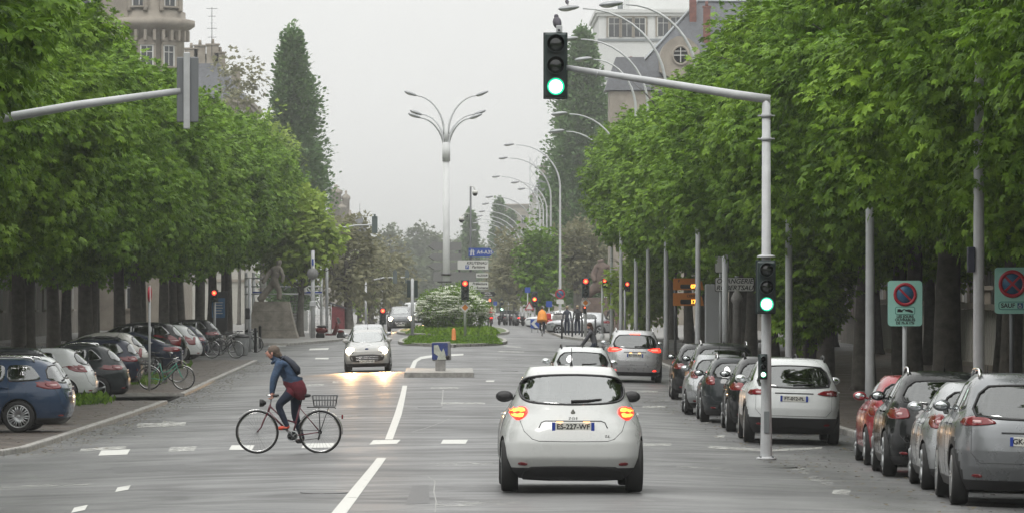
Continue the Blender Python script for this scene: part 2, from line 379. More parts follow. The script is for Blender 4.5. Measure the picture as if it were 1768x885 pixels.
for d in [(765, 758.5, 808, 758.5, 7, M_P1), (400, 768, 440, 768, 8, M_P1), (525, 765, 578, 764, 8, M_P1), (295, 771, 340, 770, 8, M_P2), (175, 777, 225, 775, 9, M_P1), (140, 774, 220, 769, 5, M_P2),
          (742, 799, 856, 796, 7, M_P3), (755, 867, 905, 862, 8, M_P3), (762, 694, 838, 694, 3, M_P2), (745, 668, 793, 668, 2.4, M_P2), (840, 656, 854, 656, 2.4, M_P1),
          (575, 658, 608, 658, 2.4, M_P2), (640, 661, 668, 661, 2.4, M_P2), (500, 664, 560, 662, 2.4, M_P2), (590, 717, 620, 716, 3.5, M_P3),
          (203, 841, 226, 837, 8, M_P1), (128, 876, 152, 871, 9, M_P1), (0, 838, 160, 832, 5, M_P3), (240, 732, 322, 728, 6, M_P2), (1225, 769, 1330, 775, 4, M_P2),
          (1330, 775, 1420, 771, 3.5, M_P2), (1112, 765, 1160, 765, 4, M_P2), (1170, 803, 1270, 807, 4, M_P3), (1365, 800, 1400, 812, 8, M_P3), (1400, 818, 1440, 830, 9, M_P3),
          (1100, 674, 1136, 674, 2.5, M_P2), (1110, 700, 1150, 700, 3, M_P2), (1215, 727, 1230, 727, 3, M_P2), (1236, 751, 1252, 751, 4, M_P2), (1090, 690, 1180, 690, 2.5, M_P3),
          (1440, 845, 1470, 845, 8, M_P2), (465, 594, 495, 594, 3, M_P1), (500, 590, 530, 590, 3, M_P2), (535, 601, 568, 600, 3, M_P1), (545, 617, 568, 617, 2.4, M_P1),
          (485, 577, 505, 577, 2, M_P2), (870, 595, 900, 598, 2, M_P2), (855, 618, 915, 620, 2.2, M_P3), (860, 605, 905, 606, 2, M_P2), (930, 600, 990, 600, 2, M_P3), (600, 590, 640, 588, 2, M_P3),
          (188, 747, 210, 745, 3, M_P3), (180, 780, 195, 777, 4, M_P3)]:
    dash(*d)
ribbon('road_marking', [((238, 731), (236, 735)), ((280, 729), (279, 734)), ((282, 726), (282, 737)), ((320, 730), (319, 732))], M_P2, dz=.009)
# seams and repaired cracks in the asphalt
M_CRK = pm('crack_sealant', (.26, .26, .25), .6, var=.3, scale=8)
for pts in ([(750, 884), (752, 865), (748, 848), (750, 830), (738, 822)], [(762, 700), (763, 686), (764, 672)], [(710, 745), (735, 738), (762, 728), (775, 722)]):
    ribbon('road_crack', [((x, y), (x + 2.2, y)) for x, y in pts], M_CRK, dz=.003)
M_HATCH = pm('manhole_iron', (.05, .05, .05), .4, .6, var=.3, scale=20)
for px, py, r in ((1335, 806, .38), (560, 850, .3), (742, 703, .3), (880, 640, .3)):
    x, y = gpt(px, py); o = MB().lathe([(r, -.02), (r, .008), (r*.93, .010), (0, .010)], n=24).build('manhole_cover', M_HATCH, None, (x, y, gz(x, y)))
    tag(o, {1335: 'dark round iron manhole cover near the foot of the signal mast', 560: 'worn round manhole cover in the foreground left of the centre line', 742: 'small manhole cover in the lane before the refuge island', 880: 'small manhole cover beyond the white hatchback'}[px], 'manhole cover', 'manhole covers in the road')

# fallen leaves and grit along the left gutter (nobody could count them)
rng_ = random.Random(4); mb = MB()
for i in range(2600):
    y = rng_.uniform(62, 178); x = KL(y) + abs(rng_.gauss(0, .5)) * rng_.choice((1, 1, -2.5)); z = gz(x, y) + (.1 if x < KL(y) and not 119 < y < 127 and y > 75 else .008); a = rng_.uniform(0, 6.28); r = rng_.uniform(.015, .05)
    mb.add([(x + r*math.cos(a + k*1.57), y + r*math.sin(a + k*1.57), z + rng_.uniform(0, .012)) for k in range(4)], [(0, 1, 2, 3)])
for i in range(1500):
    x = rng_.uniform(5, 9); y = rng_.uniform(50, 130); z = gz(x, y) + (.125 if x > 8.3 and y > 88 else .008); a = rng_.uniform(0, 6.28); r = rng_.uniform(.015, .045)
    mb.add([(x + r*math.cos(a + k*1.57), y + r*math.sin(a + k*1.57), z + rng_.uniform(0, .012)) for k in range(4)], [(0, 1, 2, 3)])
tag(mb.build('fallen_leaves', pm('leaf_litter', (.11, .085, .04), .8, var=.5, scale=5)), 'brown leaf litter scattered along the gutters', 'leaf litter', kind='stuff')
# darker repaired patches in the asphalt
M_PATCH = pm('tar_patch', (.055, .055, .056), .5, var=.3, scale=14, bump=.3, detail=8)
for q in ([(205, 816), (330, 808), (318, 800), (190, 806)], [(1165, 716), (1240, 722), (1236, 712), (1160, 707)], [(560, 697), (640, 694), (636, 688), (556, 690)], [(700, 870), (742, 868), (740, 836), (712, 838)], [(860, 684), (905, 683), (903, 678), (862, 679)]):
    P = [gpt(*p) for p in q]; sheet('asphalt_patch', [[P[0], P[1]], [((P[0][0]+P[3][0])/2, (P[0][1]+P[3][1])/2), ((P[1][0]+P[2][0])/2, (P[1][1]+P[2][1])/2)], [P[3], P[2]]], M_PATCH, dz=.0025)
# ================================================================ TREES
M_BARK = pm('bark', (.035, .03, .024), .85, col2=(.085, .075, .06), scale=5, bump=.8, detail=8)
M_BARKG = pm('grey_bark', (.07, .065, .055), .85, col2=(.16, .15, .13), scale=4, bump=.8, detail=8)
L_AV = leafmat('avenue_leaves', (.035, .09, .006), (.225, .385, .032), .3, 2.6)
L_AV2 = leafmat('avenue_leaves_bright', (.045, .11, .007), (.275, .44, .038), .3, 2.6)
L_POP = leafmat('poplar_leaves', (.07, .15, .05), (.18, .28, .1), .35, 1.5)
L_LIME = leafmat('fresh_leaves', (.2, .31, .04), (.38, .48, .1), .35, 1.0)
L_BRN = leafmat('budding_leaves', (.15, .155, .085), (.31, .30, .18), .35, 2.0)
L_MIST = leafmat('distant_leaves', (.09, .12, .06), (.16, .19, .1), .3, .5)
L_DARK = leafmat('dark_leaves', (.02, .05, .012), (.06, .1, .025), .2, 2.0)
PALM = []
def leaf_template(kind):
    """unit leaf: stalk at the origin, pointing along +x, normal +z"""
    V = []; Fq = []
    angs = {'palm': (-75, -38, 0, 38, 75), 'tri': (-45, 0, 45), 'one': (0,)}[kind]
    for a in angs:
        L = {'palm': {75: .68, 38: .9, 0: 1.0}, 'tri': {45: .8, 0: 1.0}, 'one': {0: 1.0}}[kind][abs(a)]
        wd = .19 if kind == 'palm' else (.26 if kind == 'tri' else .34)
        t = R(a); u = np.array([math.cos(t), math.sin(t), 0]); v = np.array([-math.sin(t), math.cos(t), 0]); b = len(V)
        V += [u * .03, u * L * .6 + v * wd * L + np.array([0, 0, -.05]), u * L + np.array([0, 0, -.22 * L]), u * L * .6 - v * wd * L + np.array([0, 0, -.05])]
        Fq.append([b, b + 1, b + 2, b + 3])
    return np.array(V), np.array(Fq)
def leaves(rng, P, A, N, size, kind):
    """P positions, A pointing axes, N normals, size array -> verts, quads"""
    T, Fq = leaf_template(kind); n = len(P)
    A = A / (np.linalg.norm(A, axis=1, keepdims=True) + 1e-9)
    B = np.cross(N, A); B /= (np.linalg.norm(B, axis=1, keepdims=True) + 1e-9); N = np.cross(A, B)
    V = P[:, None, :] + size[:, None, None] * (T[None, :, 0:1] * A[:, None, :] + T[None, :, 1:2] * B[:, None, :] + T[None, :, 2:3] * N[:, None, :])
    k = len(T); Q = (Fq[None] + (np.arange(n) * k)[:, None, None]).reshape(-1, 4)
    return V.reshape(-1, 3), Q
def unit(rng, n):
    v = rng.normal(size=(n, 3)); return v / np.linalg.norm(v, axis=1, keepdims=True)
def crown(name, seed, rad, centre, n_cl, per, size, kind, mat, cl_r=.55, power=2.6, rough=.12, droop=.6, fill=.18, profile=None, zsquash=1.0):
    """clumps of leaves spread over a bulging volume; profile(t) gives the radius along the height for columns"""
    rng = np.random.default_rng(seed)
    d = unit(rng, n_cl)
    if profile is not None:
        t = rng.random(n_cl) ** .85; ang = rng.random(n_cl) * 2 * np.pi
        rr = np.array([profile(x) for x in t]) * (1 + rough * rng.normal(size=n_cl)) * np.where(rng.random(n_cl) < fill, rng.random(n_cl) ** .5, 1.0)
        rr = rr * (1 + .55 * np.array([noise.noise(Vector((math.cos(q) * 1.3, math.sin(q) * 1.3, x * 7 + seed))) for q, x in zip(ang, t)]))
        Cn = np.stack([rr * np.cos(ang) * rad[0], rr * np.sin(ang) * rad[1], (t * 2 - 1) * rad[2]], 1)
        O = np.stack([np.cos(ang), np.sin(ang), np.full(n_cl, .8)], 1)
    else:
        q = (np.abs(d) ** power).sum(1) ** (-1 / power)       # superellipsoid: boxy, as clipped crowns are
        lump = np.array([noise.noise(Vector(v * 2.2 + seed * 7.1)) for v in d]) * 2.2 * rough + rng.normal(size=n_cl) * rough * .35
        inner = np.where(rng.random(n_cl) < fill, .45 + .45 * rng.random(n_cl), 1.0)
        Cn = d * (q * (1 + lump) * inner)[:, None] * np.array(rad)[None]; O = d
    n = n_cl * per
    ci = np.repeat(np.arange(n_cl), per)
    off = unit(rng, n) * (rng.random(n) ** .45)[:, None]
    cr = cl_r * (.6 + .8 * rng.random(n_cl))
    P = Cn[ci] + off * cr[ci][:, None] * np.array([1, 1, zsquash])[None] + np.array(centre)[None]
    out_ = O[ci] * .8 + off * 1.1
    A = out_ + rng.normal(size=(n, 3)) * .35; A[:, 2] -= droop
    N = out_ * .6 + rng.normal(size=(n, 3)) * .3; N[:, 2] += .75
    V, Q = leaves(rng, P, A, N, size * (.65 + .7 * rng.random(n)), kind)
    return np_mesh(name, V, Q, [mat])
def wood(name, seed, h, r0, mat, n_limb=9, reach=3.0, top=None, lean=0.0, flare=1.5, zs=(.5, 1.0), up=1.1, twigs=3):
    rng = random.Random(seed); mb = MB(); top = top or h * 1.7
    pts = []; k = 12
    for i in range(k + 1):
        t = i / k; pts.append((lean * t * h + .07 * math.sin(t * 5 + seed), .07 * math.cos(t * 4 + seed), t * top))
    rs = [r0 * (flare if i == 0 else (1.12 if i == 1 else 1.0)) * (1 - .75 * (i / k) ** 1.3) for i in range(k + 1)]
    pts.insert(1, (pts[0][0], pts[0][1], .25)); rs.insert(1, r0 * 1.15)
    mb.tube(pts, rs, 11)
    for i in range(n_limb):
        a = 2 * math.pi * (i / n_limb) + rng.uniform(-.4, .4); z0 = rng.uniform(*zs) * top; base = Vector((lean * z0, 0, z0)); rr = r0 * .42 * (1.25 - z0 / top)
        q = [base]; L = reach * rng.uniform(.7, 1.1)
        for j in range(1, 6):
            t = j / 5; q.append(base + Vector((math.cos(a) * L * t, math.sin(a) * L * t, up * L * t * (1 - .35 * t))) + Vector([rng.uniform(-.12, .12) for _ in range(3)]))
        mb.tube(q, [rr * (1 - .85 * j / 5) + .008 for j in range(6)], 6)
        for m_ in range(twigs):
            b = q[rng.randint(2, 5)]; d = Vector((math.cos(a) + rng.uniform(-.9, .9), math.sin(a) + rng.uniform(-.9, .9), rng.uniform(.2, 1.2))).normalized() * L * .45
            mb.tube([b, b + d * .5 + Vector((0, 0, .08)), b + d], [rr * .3 + .006, rr * .2 + .005, .006], 4)
    return mb.mesh(name, mat)
# --- the two clipped rows. Crown about 9.6 m across the avenue, 9 m along it, 8 m tall.
def av_crown(seed, hi, mat):
    if hi: return crown('crown', seed, (4.6, 4.9, 3.9), (0, 0, 8.3), 520, 44, .2, 'palm', mat, cl_r=.52, power=2.4, rough=.13, droop=.75, fill=.25)
    return crown('crown', seed, (4.6, 4.9, 3.9), (0, 0, 8.3), 500, 44, .235, 'tri', mat, cl_r=.54, power=2.4, rough=.13, droop=.7, fill=.25)
CR_HI = [av_crown(11, True, L_AV), av_crown(12, True, L_AV2), av_crown(13, True, L_AV)]
CR_LO = [av_crown(21, False, L_AV), av_crown(22, False, L_AV2)]
WD = [wood('trunk', 31, 4.6, .27, M_BARK, 9, 3.4, top=8.5, zs=(.46, .9)), wood('trunk', 32, 4.6, .32, M_BARK, 8, 3.2, top=8.5, zs=(.45, .9)), wood('trunk', 33, 4.6, .25, M_BARK, 9, 3.4, top=8.3, lean=.03, zs=(.47, .9))]
def av_tree(x, y, i, label, group):
    t = thing('avenue_tree', label, 'tree', (x, y, gz(x, y) + .05), 0, group); rng = random.Random(i * 17 + 3)
    a = link('trunk', WD[i % 3], t); a.rotation_euler = (0, 0, rng.uniform(0, 6)); a.scale = (rng.uniform(.85, 1.2),) * 2 + (1,)
    hi = y < 165; me = CR_HI[(i * 2 + i // 3) % 3] if hi else CR_LO[i % 2]
    c = link('crown', me, t); c.rotation_euler = (0, 0, (0, math.pi)[rng.random() < .5] + rng.uniform(-.2, .2))
    s = rng.uniform(.9, 1.0); c.scale = (s * (1.12 if i == 5 and y == 62 else 1), s * (1, -1)[rng.random() < .5] * 1.05, rng.uniform(.88, .96)); c.location = (0, 0, rng.uniform(-.25, .2) + max(0, min(1, (y - 190) / 50)) * .9)
    return t
WORD = ['nearest', 'second', 'third', 'fourth', 'fifth', 'sixth', 'seventh', 'eighth', 'ninth', 'tenth', 'eleventh', 'twelfth', 'thirteenth', 'fourteenth', 'fifteenth', 'sixteenth', 'seventeenth',
        'eighteenth', 'nineteenth', 'twentieth', 'twenty-first', 'twenty-second', 'twenty-third', 'twenty-fourth', 'twenty-fifth', 'farthest']
LY = [86, 94, 102, 110.5, 118, 127, 135, 143.5, 152, 161, 170, 179, 188, 197, 206, 215, 224, 233, 242, 251, 260, 268]
for i, y in enumerate(LY):
    wd_ = 'farthest' if i == len(LY) - 1 else WORD[i]
    av_tree(-13.95 + .35 * math.sin(i * 2.3), y, i, f'clipped dense green avenue tree, {wd_} from the camera in the left row', 'clipped trees of the left row')
RY = [56, 64, 72, 80, 88.5, 97, 105, 113, 121, 130, 139, 148, 157, 166, 175, 184, 193, 202, 211, 220, 229, 238]
for i, y in enumerate(RY):
    wd_ = 'farthest' if i == len(RY) - 1 else WORD[i]
    av_tree(12.2 + .3 * math.sin(i * 1.7), y, i + 40, f'clipped dense green avenue tree, {wd_} from the camera in the right row', 'clipped trees of the right row')
av_tree(-11.35, 62, 5, 'overhanging leafy tree at the left edge whose leaves cover the end of the signal arm', None)
# second rows behind the first, seen as dark trunks between the front ones
for i, y in enumerate([100, 112, 126, 140, 156, 174, 192, 212, 232, 252]):
    av_tree(-21.0 + .3 * math.sin(i), y, i + 80, f'dark shaded tree, {WORD[i]} from the camera in the row behind the left parked cars', 'trees of the back row on the left')
for i, y in enumerate([78, 92, 108, 126, 146, 168, 192, 216]):
    av_tree(18.6 + .3 * math.sin(i), y, i + 100, f'dark shaded tree, {WORD[i]} from the camera in the row nearest the right-hand house fronts', 'trees of the back row on the right')
# --- poplars
pop = lambda t: (.32 + .68 * (t / .3) ** .6 if t < .3 else (1 - ((t - .3) / .7) ** 2.1)) * 1.0 + .03
def poplar(x, y, h, rx, seed, label, mat=L_POP, n=900, size=.62):
    z = gz(x, y); t = thing('poplar_tree', label, 'tree', (x, y, z), 0, None)
    link('trunk', wood('trunk', seed, h * .3, .5, M_BARKG, 14, rx * .8, top=h * .9, zs=(.2, .8), up=2.4), t)
    link('crown', crown('crown', seed, (rx, rx, h * .47), (0, 0, h * .53), n, 15, size, 'one', mat, cl_r=.75, rough=.2, droop=-.2, fill=.45, profile=pop, zsquash=1.5), t); return t
def by(px, s): return at(px, s)
for (px, s, top, wpx, seed, lab) in ((505, 20, 66, 88, 51, 'tall dark conical poplar rising behind the left avenue trees'), (1006, 16.2, 62, 104, 52, 'tall dark conical poplar beside the white modern block'),
                                     (812, 9.5, 372, 24, 53, 'slim hazy poplar behind the camera mast'), (862, 9, 350, 22, 54, 'slim hazy poplar left of the grey far houses'), (882, 8.6, 372, 20, 55, 'small slim poplar in the haze beside the far lamps')):
    x, y = at(px, s); h = zpx(top, s) - gz(x, y); poplar(x, y, h, wpx / s / 2, seed, lab, n=2600 if s > 15 else 420, size=(.36 if s > 18 else .44) if s > 15 else .7)
# --- looser trees
def loose(name, x, y, h, rx, seed, mat, label, n=240, per=16, size=.35, zc=.62, rz=.38, bark=M_BARKG, group=None, cl=.7, rough=.22, fill=.5, power=2.0, trunk=.22, kind='tri'):
    t = thing(name, label, 'tree', (x, y, gz(x, y) + .1), 0, group)
    link('trunk', wood('trunk', seed, h * .4, trunk, bark, 11, rx * .85, top=h * .82, zs=(.35, .9), up=.9, twigs=5), t)
    link('crown', crown('crown', seed, (rx, rx, h * rz), (0, 0, h * zc), n, per, size, kind, mat, cl_r=cl, rough=rough, droop=.3, fill=fill, power=power), t); return t
def ploose(name, px, s, top, wpx, seed, mat, label, **k):
    x, y = at(px, s); return loose(name, x, y, zpx(top, s) - gz(x, y), wpx / s / 2, seed, mat, label, **k)
ploose('leafy_tree', 520, 30, 352, 108, 61, L_LIME, 'fresh yellow-green tree above the stone statue group', n=330, per=20, size=.28, zc=.76, rz=.27)
ploose('leafy_tree', 452, 23, 200, 110, 62, L_LIME, 'pale green tree with thin branches left of the tall poplar', n=180, per=14, size=.32, zc=.78, rz=.2)
ploose('leafy_tree', 412, 20, 92, 74, 63, L_BRN, 'sparse tree with open twigs against the sky beside the slate roof', n=70, per=10, size=.34, zc=.86, rz=.13, trunk=.15, cl=.9)
ploose('plane_tree', 600, 24, 378, 100, 64, L_BRN, 'dark brownish budding tree behind the fenced works', n=190, per=14, size=.3, zc=.62, rz=.38, trunk=.35)
ploose('plane_tree', 640, 20.5, 420, 95, 65, L_BRN, 'brown-grey budding tree beside the far signal arms', n=170, per=12, size=.32, zc=.6, rz=.4, trunk=.25)
ploose('plane_tree', 678, 17, 430, 90, 66, L_BRN, 'brown-grey budding tree behind the oncoming vans', n=150, per=12, size=.34, zc=.6, rz=.4, trunk=.25)
ploose('plane_tree', 622, 19, 452, 60, 67, L_LIME, 'small green tree left of the red hut', n=120, per=12, size=.3, zc=.6, rz=.4)
ploose('plane_tree', 890, 18, 410, 72, 68, L_BRN, 'dark brown budding tree over the parked scooters', n=220, per=13, size=.3, zc=.62, rz=.38, trunk=.25)
ploose('plane_tree', 866, 14, 438, 52, 69, L_BRN, 'brown budding tree farther off behind the direction signs', n=150, per=12, size=.36, zc=.62, rz=.38)
ploose('leafy_tree', 930, 20, 398, 72, 70, L_AV, 'green tree between the far lamps and the round sign', n=240, per=14, size=.34, zc=.62, rz=.38)
ploose('leafy_tree', 998, 18.5, 392, 84, 71, L_BRN, 'brownish tree with a thick trunk behind the waiting pedestrians', n=240, per=14, size=.32, zc=.72, rz=.3, trunk=.5)
ploose('leafy_tree', 1110, 31, 440, 110, 72, L_LIME, 'light green tree behind the silver lamp posts on the right', n=220, per=15, size=.28, zc=.6, rz=.36)
ploose('leafy_tree', 1395, 62, 392, 128, 73, L_AV2, 'young bright green tree beside the front signal mast', n=210, per=20, size=.2, zc=.68, rz=.3, cl=.45, trunk=.08, kind='palm')
# misty wood at the far end of the avenue
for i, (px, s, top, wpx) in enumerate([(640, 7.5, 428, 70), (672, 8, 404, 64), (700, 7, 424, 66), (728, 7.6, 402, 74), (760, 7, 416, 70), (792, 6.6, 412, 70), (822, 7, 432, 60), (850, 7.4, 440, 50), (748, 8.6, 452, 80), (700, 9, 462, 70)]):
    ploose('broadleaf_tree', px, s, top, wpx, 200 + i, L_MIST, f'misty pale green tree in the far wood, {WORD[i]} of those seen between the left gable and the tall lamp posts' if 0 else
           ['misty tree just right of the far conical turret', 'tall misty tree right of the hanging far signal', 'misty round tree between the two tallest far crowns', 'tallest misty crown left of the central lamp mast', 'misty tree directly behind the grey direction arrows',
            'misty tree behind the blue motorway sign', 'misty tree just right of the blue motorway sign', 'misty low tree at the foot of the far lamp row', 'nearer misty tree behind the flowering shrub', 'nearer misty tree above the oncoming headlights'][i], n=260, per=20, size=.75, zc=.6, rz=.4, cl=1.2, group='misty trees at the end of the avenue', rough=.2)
# --- flowering shrub on the island
def shrub(px, s, label, seed, w_, h_, flowers=True):
    x, y = at(px, s); t = thing('flowering_shrub' if flowers else 'shrub', label, 'shrub', (x, y, gz(x, y) + .14))
    link('stems', wood('stems', seed, h_ * .5, .05, M_BARK, 14, w_ * .4, top=h_ * .8, zs=(.05, .6), up=.8), t)
    link('foliage', crown('foliage', seed, (w_/2, w_/2, h_ * .5), (0, 0, h_ * .5), 520, 20, .13, 'one', L_AV, cl_r=.26, power=2.2, rough=.14, droop=.1, fill=.3), t)
    if flowers:
        rng = np.random.default_rng(seed); n = 560; d = unit(rng, n); d[:, 2] = np.abs(d[:, 2]) * 1.0 - .35; d /= np.linalg.norm(d, axis=1, keepdims=True)
        lump = np.array([1 + .1 * noise.noise(Vector(v * 2.2 + seed * 7.1)) * 2.2 for v in d])
        Cn = d * lump[:, None] * np.array([w_/2 + .1, w_/2 + .1, h_ * .5 + .08]) + np.array([0, 0, h_ * .5])
        per = 26; ci = np.repeat(np.arange(n), per); a = rng.random(n * per) * 6.283; rr = rng.random(n * per) ** .5 * .22
        P = Cn[ci] + np.stack([rr * np.cos(a), rr * np.sin(a), rng.normal(size=n*per) * .018], 1)
        A = np.stack([np.cos(a), np.sin(a), np.zeros_like(a)], 1); N = rng.normal(size=(n*per, 3)) * .3; N[:, 2] += 1
        V, Q = leaves(rng, P, A, N, np.full(n * per, .1), 'one')
        f = link('flowers', np_mesh('flowers', V, Q, [pm('white_blossom', (.8, .82, .7), .7)]), t)
    return t
shrub(783, 28.5, 'wide shrub covered in flat white blossom on the grassy island', 81, 3.9, 2.6)
# grass and low plants (nobody could count them)
def tufts(name, areas, n, h, mat, seed=5, dz=.1, gauss=False):
    rng = np.random.default_rng(seed); V = []; Q = []
    for (x0, x1, y0, y1, k) in areas:
        m_ = int(n * k); x = np.clip(rng.normal((x0+x1)/2, (x1-x0)/4, m_), x0 - .2, x1 + .2) if gauss else rng.uniform(x0, x1, m_); y = rng.normal((y0+y1)/2, (y1-y0)/4, m_) if gauss else rng.uniform(y0, y1, m_); z = np.array([gz(a, b) for a, b in zip(x, y)]) + dz
        a = rng.random(m_) * 6.283; A = np.stack([np.cos(a) * .4, np.sin(a) * .4, np.ones(m_)], 1); N = np.stack([np.cos(a), np.sin(a), np.full(m_, .2)], 1)
        v, q = leaves(rng, np.stack([x, y, z], 1), A, N, h * (.25 + rng.random(m_) ** 2) * (.5 + .7 * np.abs(np.sin(x * 2.1 + y * .9))), 'one'); Q.append(q + sum(len(t) for t in V)); V.append(v)
    return tag(link(name, np_mesh(name, np.concatenate(V), np.concatenate(Q), [mat])), None, None, None, 'stuff')
g = tufts('island_grass', [(-2.5, 2.3, 210, 241, 1), (-2.9, 2.7, 256, 322, 1.2)], 14000, .1, L_AV)
tag(g, 'rough green grass on the traffic islands', 'grass')
g = tufts('tall_weeds', [(-1.4, 2.2, 246, 266, 1)], 6000, .3, L_AV2, 6, .1, True); tag(g, 'tall green weeds round the foot of the flowering shrub', 'weeds')
g = tufts('verge_grass', [(-10.2, -9.2, 98.5, 101, .5), (-10.3, -9.3, 113, 118, .5), (-10.6, -9.3, 136, 141, .5), (-11.5, -10, 158, 165, .4), (-15, -12, 88, 180, 1)], 1100, .26, L_AV, 7, .1, True); tag(g, 'green weeds growing between the parked cars on the left', 'weeds')
# ================================================================ VEHICLES
def paint(name, col, metal=0.0, rough=.32): return pm('paint_' + name, col, rough, metal if max(col) > .1 else metal * .3, rvar=.12, scale=5, coat=.55, spec=.35 if max(col) > .1 else .08)
P_WHITE = paint('white', (.62, .64, .64)); P_WHITE2 = paint('pearl_white', (.55, .56, .55)); P_SILVER = paint('silver', (.36, .37, .38), .6); P_GREY = paint('grey', (.11, .115, .12), .5)
P_DGREY = paint('dark_grey', (.025, .03, .033), .4); P_BLACK = paint('black', (.007, .008, .009)); P_BLUE = paint('blue', (.03, .052, .095), .4); P_NAVY = paint('navy', (.014, .02, .04), .3)
P_RED = paint('red', (.3, .02, .03), .2); P_BEIGE = paint('light_beige', (.42, .41, .38), .3)
M_DARK = pm('dark_plastic', (.018, .018, .019), .55); M_RUB = pm('tyre_rubber', (.014, .014, .014), .75, bump=.2, scale=60); M_INT = pm('car_interior', (.03, .03, .032), .8)
M_RIM = pm('alloy', (.42, .43, .44), .3, .8); M_CHR = pm('chrome', (.7, .7, .7), .12, 1.0); M_MIRR = pm('mirror_glass', (.75, .78, .8), .03, 1.0)
M_TAIL = pm('tail_lens', (.17, .004, .008), .15, coat=.5); M_TAILD = pm('dark_tail_lens', (.1, .005, .008), .12, coat=1)
M_TAILON = pm('lit_tail_lens', (.5, .01, .01), .2, emit=(1, .03, .015), es=3.0); M_BRAKE = pm('lit_brake_lamp', (.9, .3, .1), .2, emit=(1, .33, .04), es=3.2)
M_BRAKER = pm('lit_brake_red', (.9, .1, .06), .2, emit=(1, .06, .04), es=7.0)
M_HEAD = pm('headlamp_lens', (.16, .17, .18), .08, coat=1); M_HEADON = pm('lit_headlamp', (1, .95, .8), .2, emit=(1, .86, .6), es=30.0)
M_PLATE = pm('plate_white', (.62, .62, .58), .35); M_PLB = pm('plate_blue', (.02, .05, .3), .35); M_TXT = pm('plate_lettering', (.012, .012, .014), .5); M_PLAMP = pm('plate_lamp_glow', (1, .7, .4), .3, emit=(1, .42, .15), es=1.6)
G_CAR = glass('car_glass', (.24, .28, .27), .10); G_DARK = glass('privacy_glass', (.05, .055, .06), .12); G_ZOE = glass('rear_glass', (.55, .58, .57), .2)
M_SEAT = pm('seat_fabric', (.05, .05, .055), .9); M_LINER = pm('well_liner', (.008, .008, .008), .9); M_SEAM = pm('panel_gap', (.03, .032, .035), .6)
# level tables: z/H, rear x/L, front x/L, half width/(W/2), squareness
def tb(rows): return np.array(rows, float)
TAB = {
 'hatch': tb([(.115,-.455,.455,.90,5),(.17,-.485,.485,.955,5),(.28,-.5,.5,.99,4.6),(.40,-.5,.498,1.0,4.4),(.50,-.487,.49,.995,4.4),(.57,-.475,.465,.975,4.4),(.62,-.463,.40,.94,4.4),(.655,-.455,.30,.905,4.4),
              (.69,-.448,.205,.87,4.6),(.74,-.432,.165,.83,4.8),(.82,-.405,.10,.765,4.8),(.90,-.375,.03,.70,4.8),(.955,-.345,-.03,.64,4.4),(.985,-.315,-.09,.57,4)]),
 'round': tb([(.115,-.45,.455,.88,5.5),(.17,-.475,.485,.95,5.5),(.28,-.5,.5,1.0,5.2),(.40,-.5,.498,1.0,5.0),(.50,-.485,.49,.985,4.6),(.57,-.47,.465,.955,4.0),(.62,-.457,.40,.915,3.7),(.655,-.447,.30,.875,3.8),
              (.69,-.438,.205,.835,4.0),(.74,-.42,.165,.79,4.2),(.82,-.385,.10,.73,4.4),(.90,-.35,.03,.67,4.6),(.955,-.325,-.03,.625,4.6),(.985,-.305,-.09,.57,4.2)]),
 'suv': tb([(.125,-.45,.45,.90,5),(.19,-.475,.48,.955,5),(.30,-.495,.5,.99,5),(.42,-.5,.5,1.0,5),(.52,-.493,.49,.995,5),(.58,-.487,.46,.98,5),(.62,-.482,.38,.955,5),(.65,-.477,.29,.925,5),
            (.68,-.472,.205,.895,5),(.74,-.455,.17,.86,5),(.82,-.428,.115,.80,5),(.90,-.40,.06,.745,5),(.955,-.375,.0,.69,4.6),(.985,-.345,-.06,.62,4)]),
 'wagon': tb([(.115,-.46,.455,.90,5),(.17,-.485,.485,.955,5),(.28,-.5,.5,.985,5),(.40,-.5,.498,1.0,5),(.50,-.492,.49,.995,5),(.56,-.485,.465,.975,5),(.60,-.48,.40,.945,5),(.635,-.474,.30,.915,5),
              (.67,-.467,.205,.885,5),(.74,-.452,.155,.835,5),(.82,-.437,.09,.77,5),(.90,-.42,.02,.705,5),(.955,-.40,-.04,.645,4.8),(.985,-.375,-.10,.58,4.4)]),
 'sedan': tb([(.115,-.455,.455,.90,5),(.17,-.485,.485,.955,5),(.28,-.5,.5,.985,5),(.40,-.5,.498,1.0,5),(.50,-.497,.49,.995,5),(.58,-.492,.465,.975,5),(.63,-.487,.40,.945,5),(.66,-.475,.30,.92,5),
              (.685,-.42,.205,.885,5),(.74,-.375,.155,.83,5),(.82,-.32,.09,.765,5),(.90,-.25,.02,.70,5),(.955,-.19,-.04,.645,4.6),(.985,-.14,-.08,.58,4)]),
 'van': tb([(.10,-.46,.46,.92,6),(.15,-.49,.49,.965,6),(.25,-.5,.5,1.0,6),(.36,-.5,.5,1.0,6),(.44,-.5,.48,1.0,6),(.49,-.5,.45,.995,6),(.53,-.499,.40,.985,6),(.56,-.498,.36,.975,6),
            (.60,-.496,.32,.965,6),(.70,-.49,.285,.94,6),(.80,-.484,.24,.91,6),(.90,-.478,.20,.88,6),(.96,-.47,.15,.83,5),(.985,-.45,.10,.76,4)])}
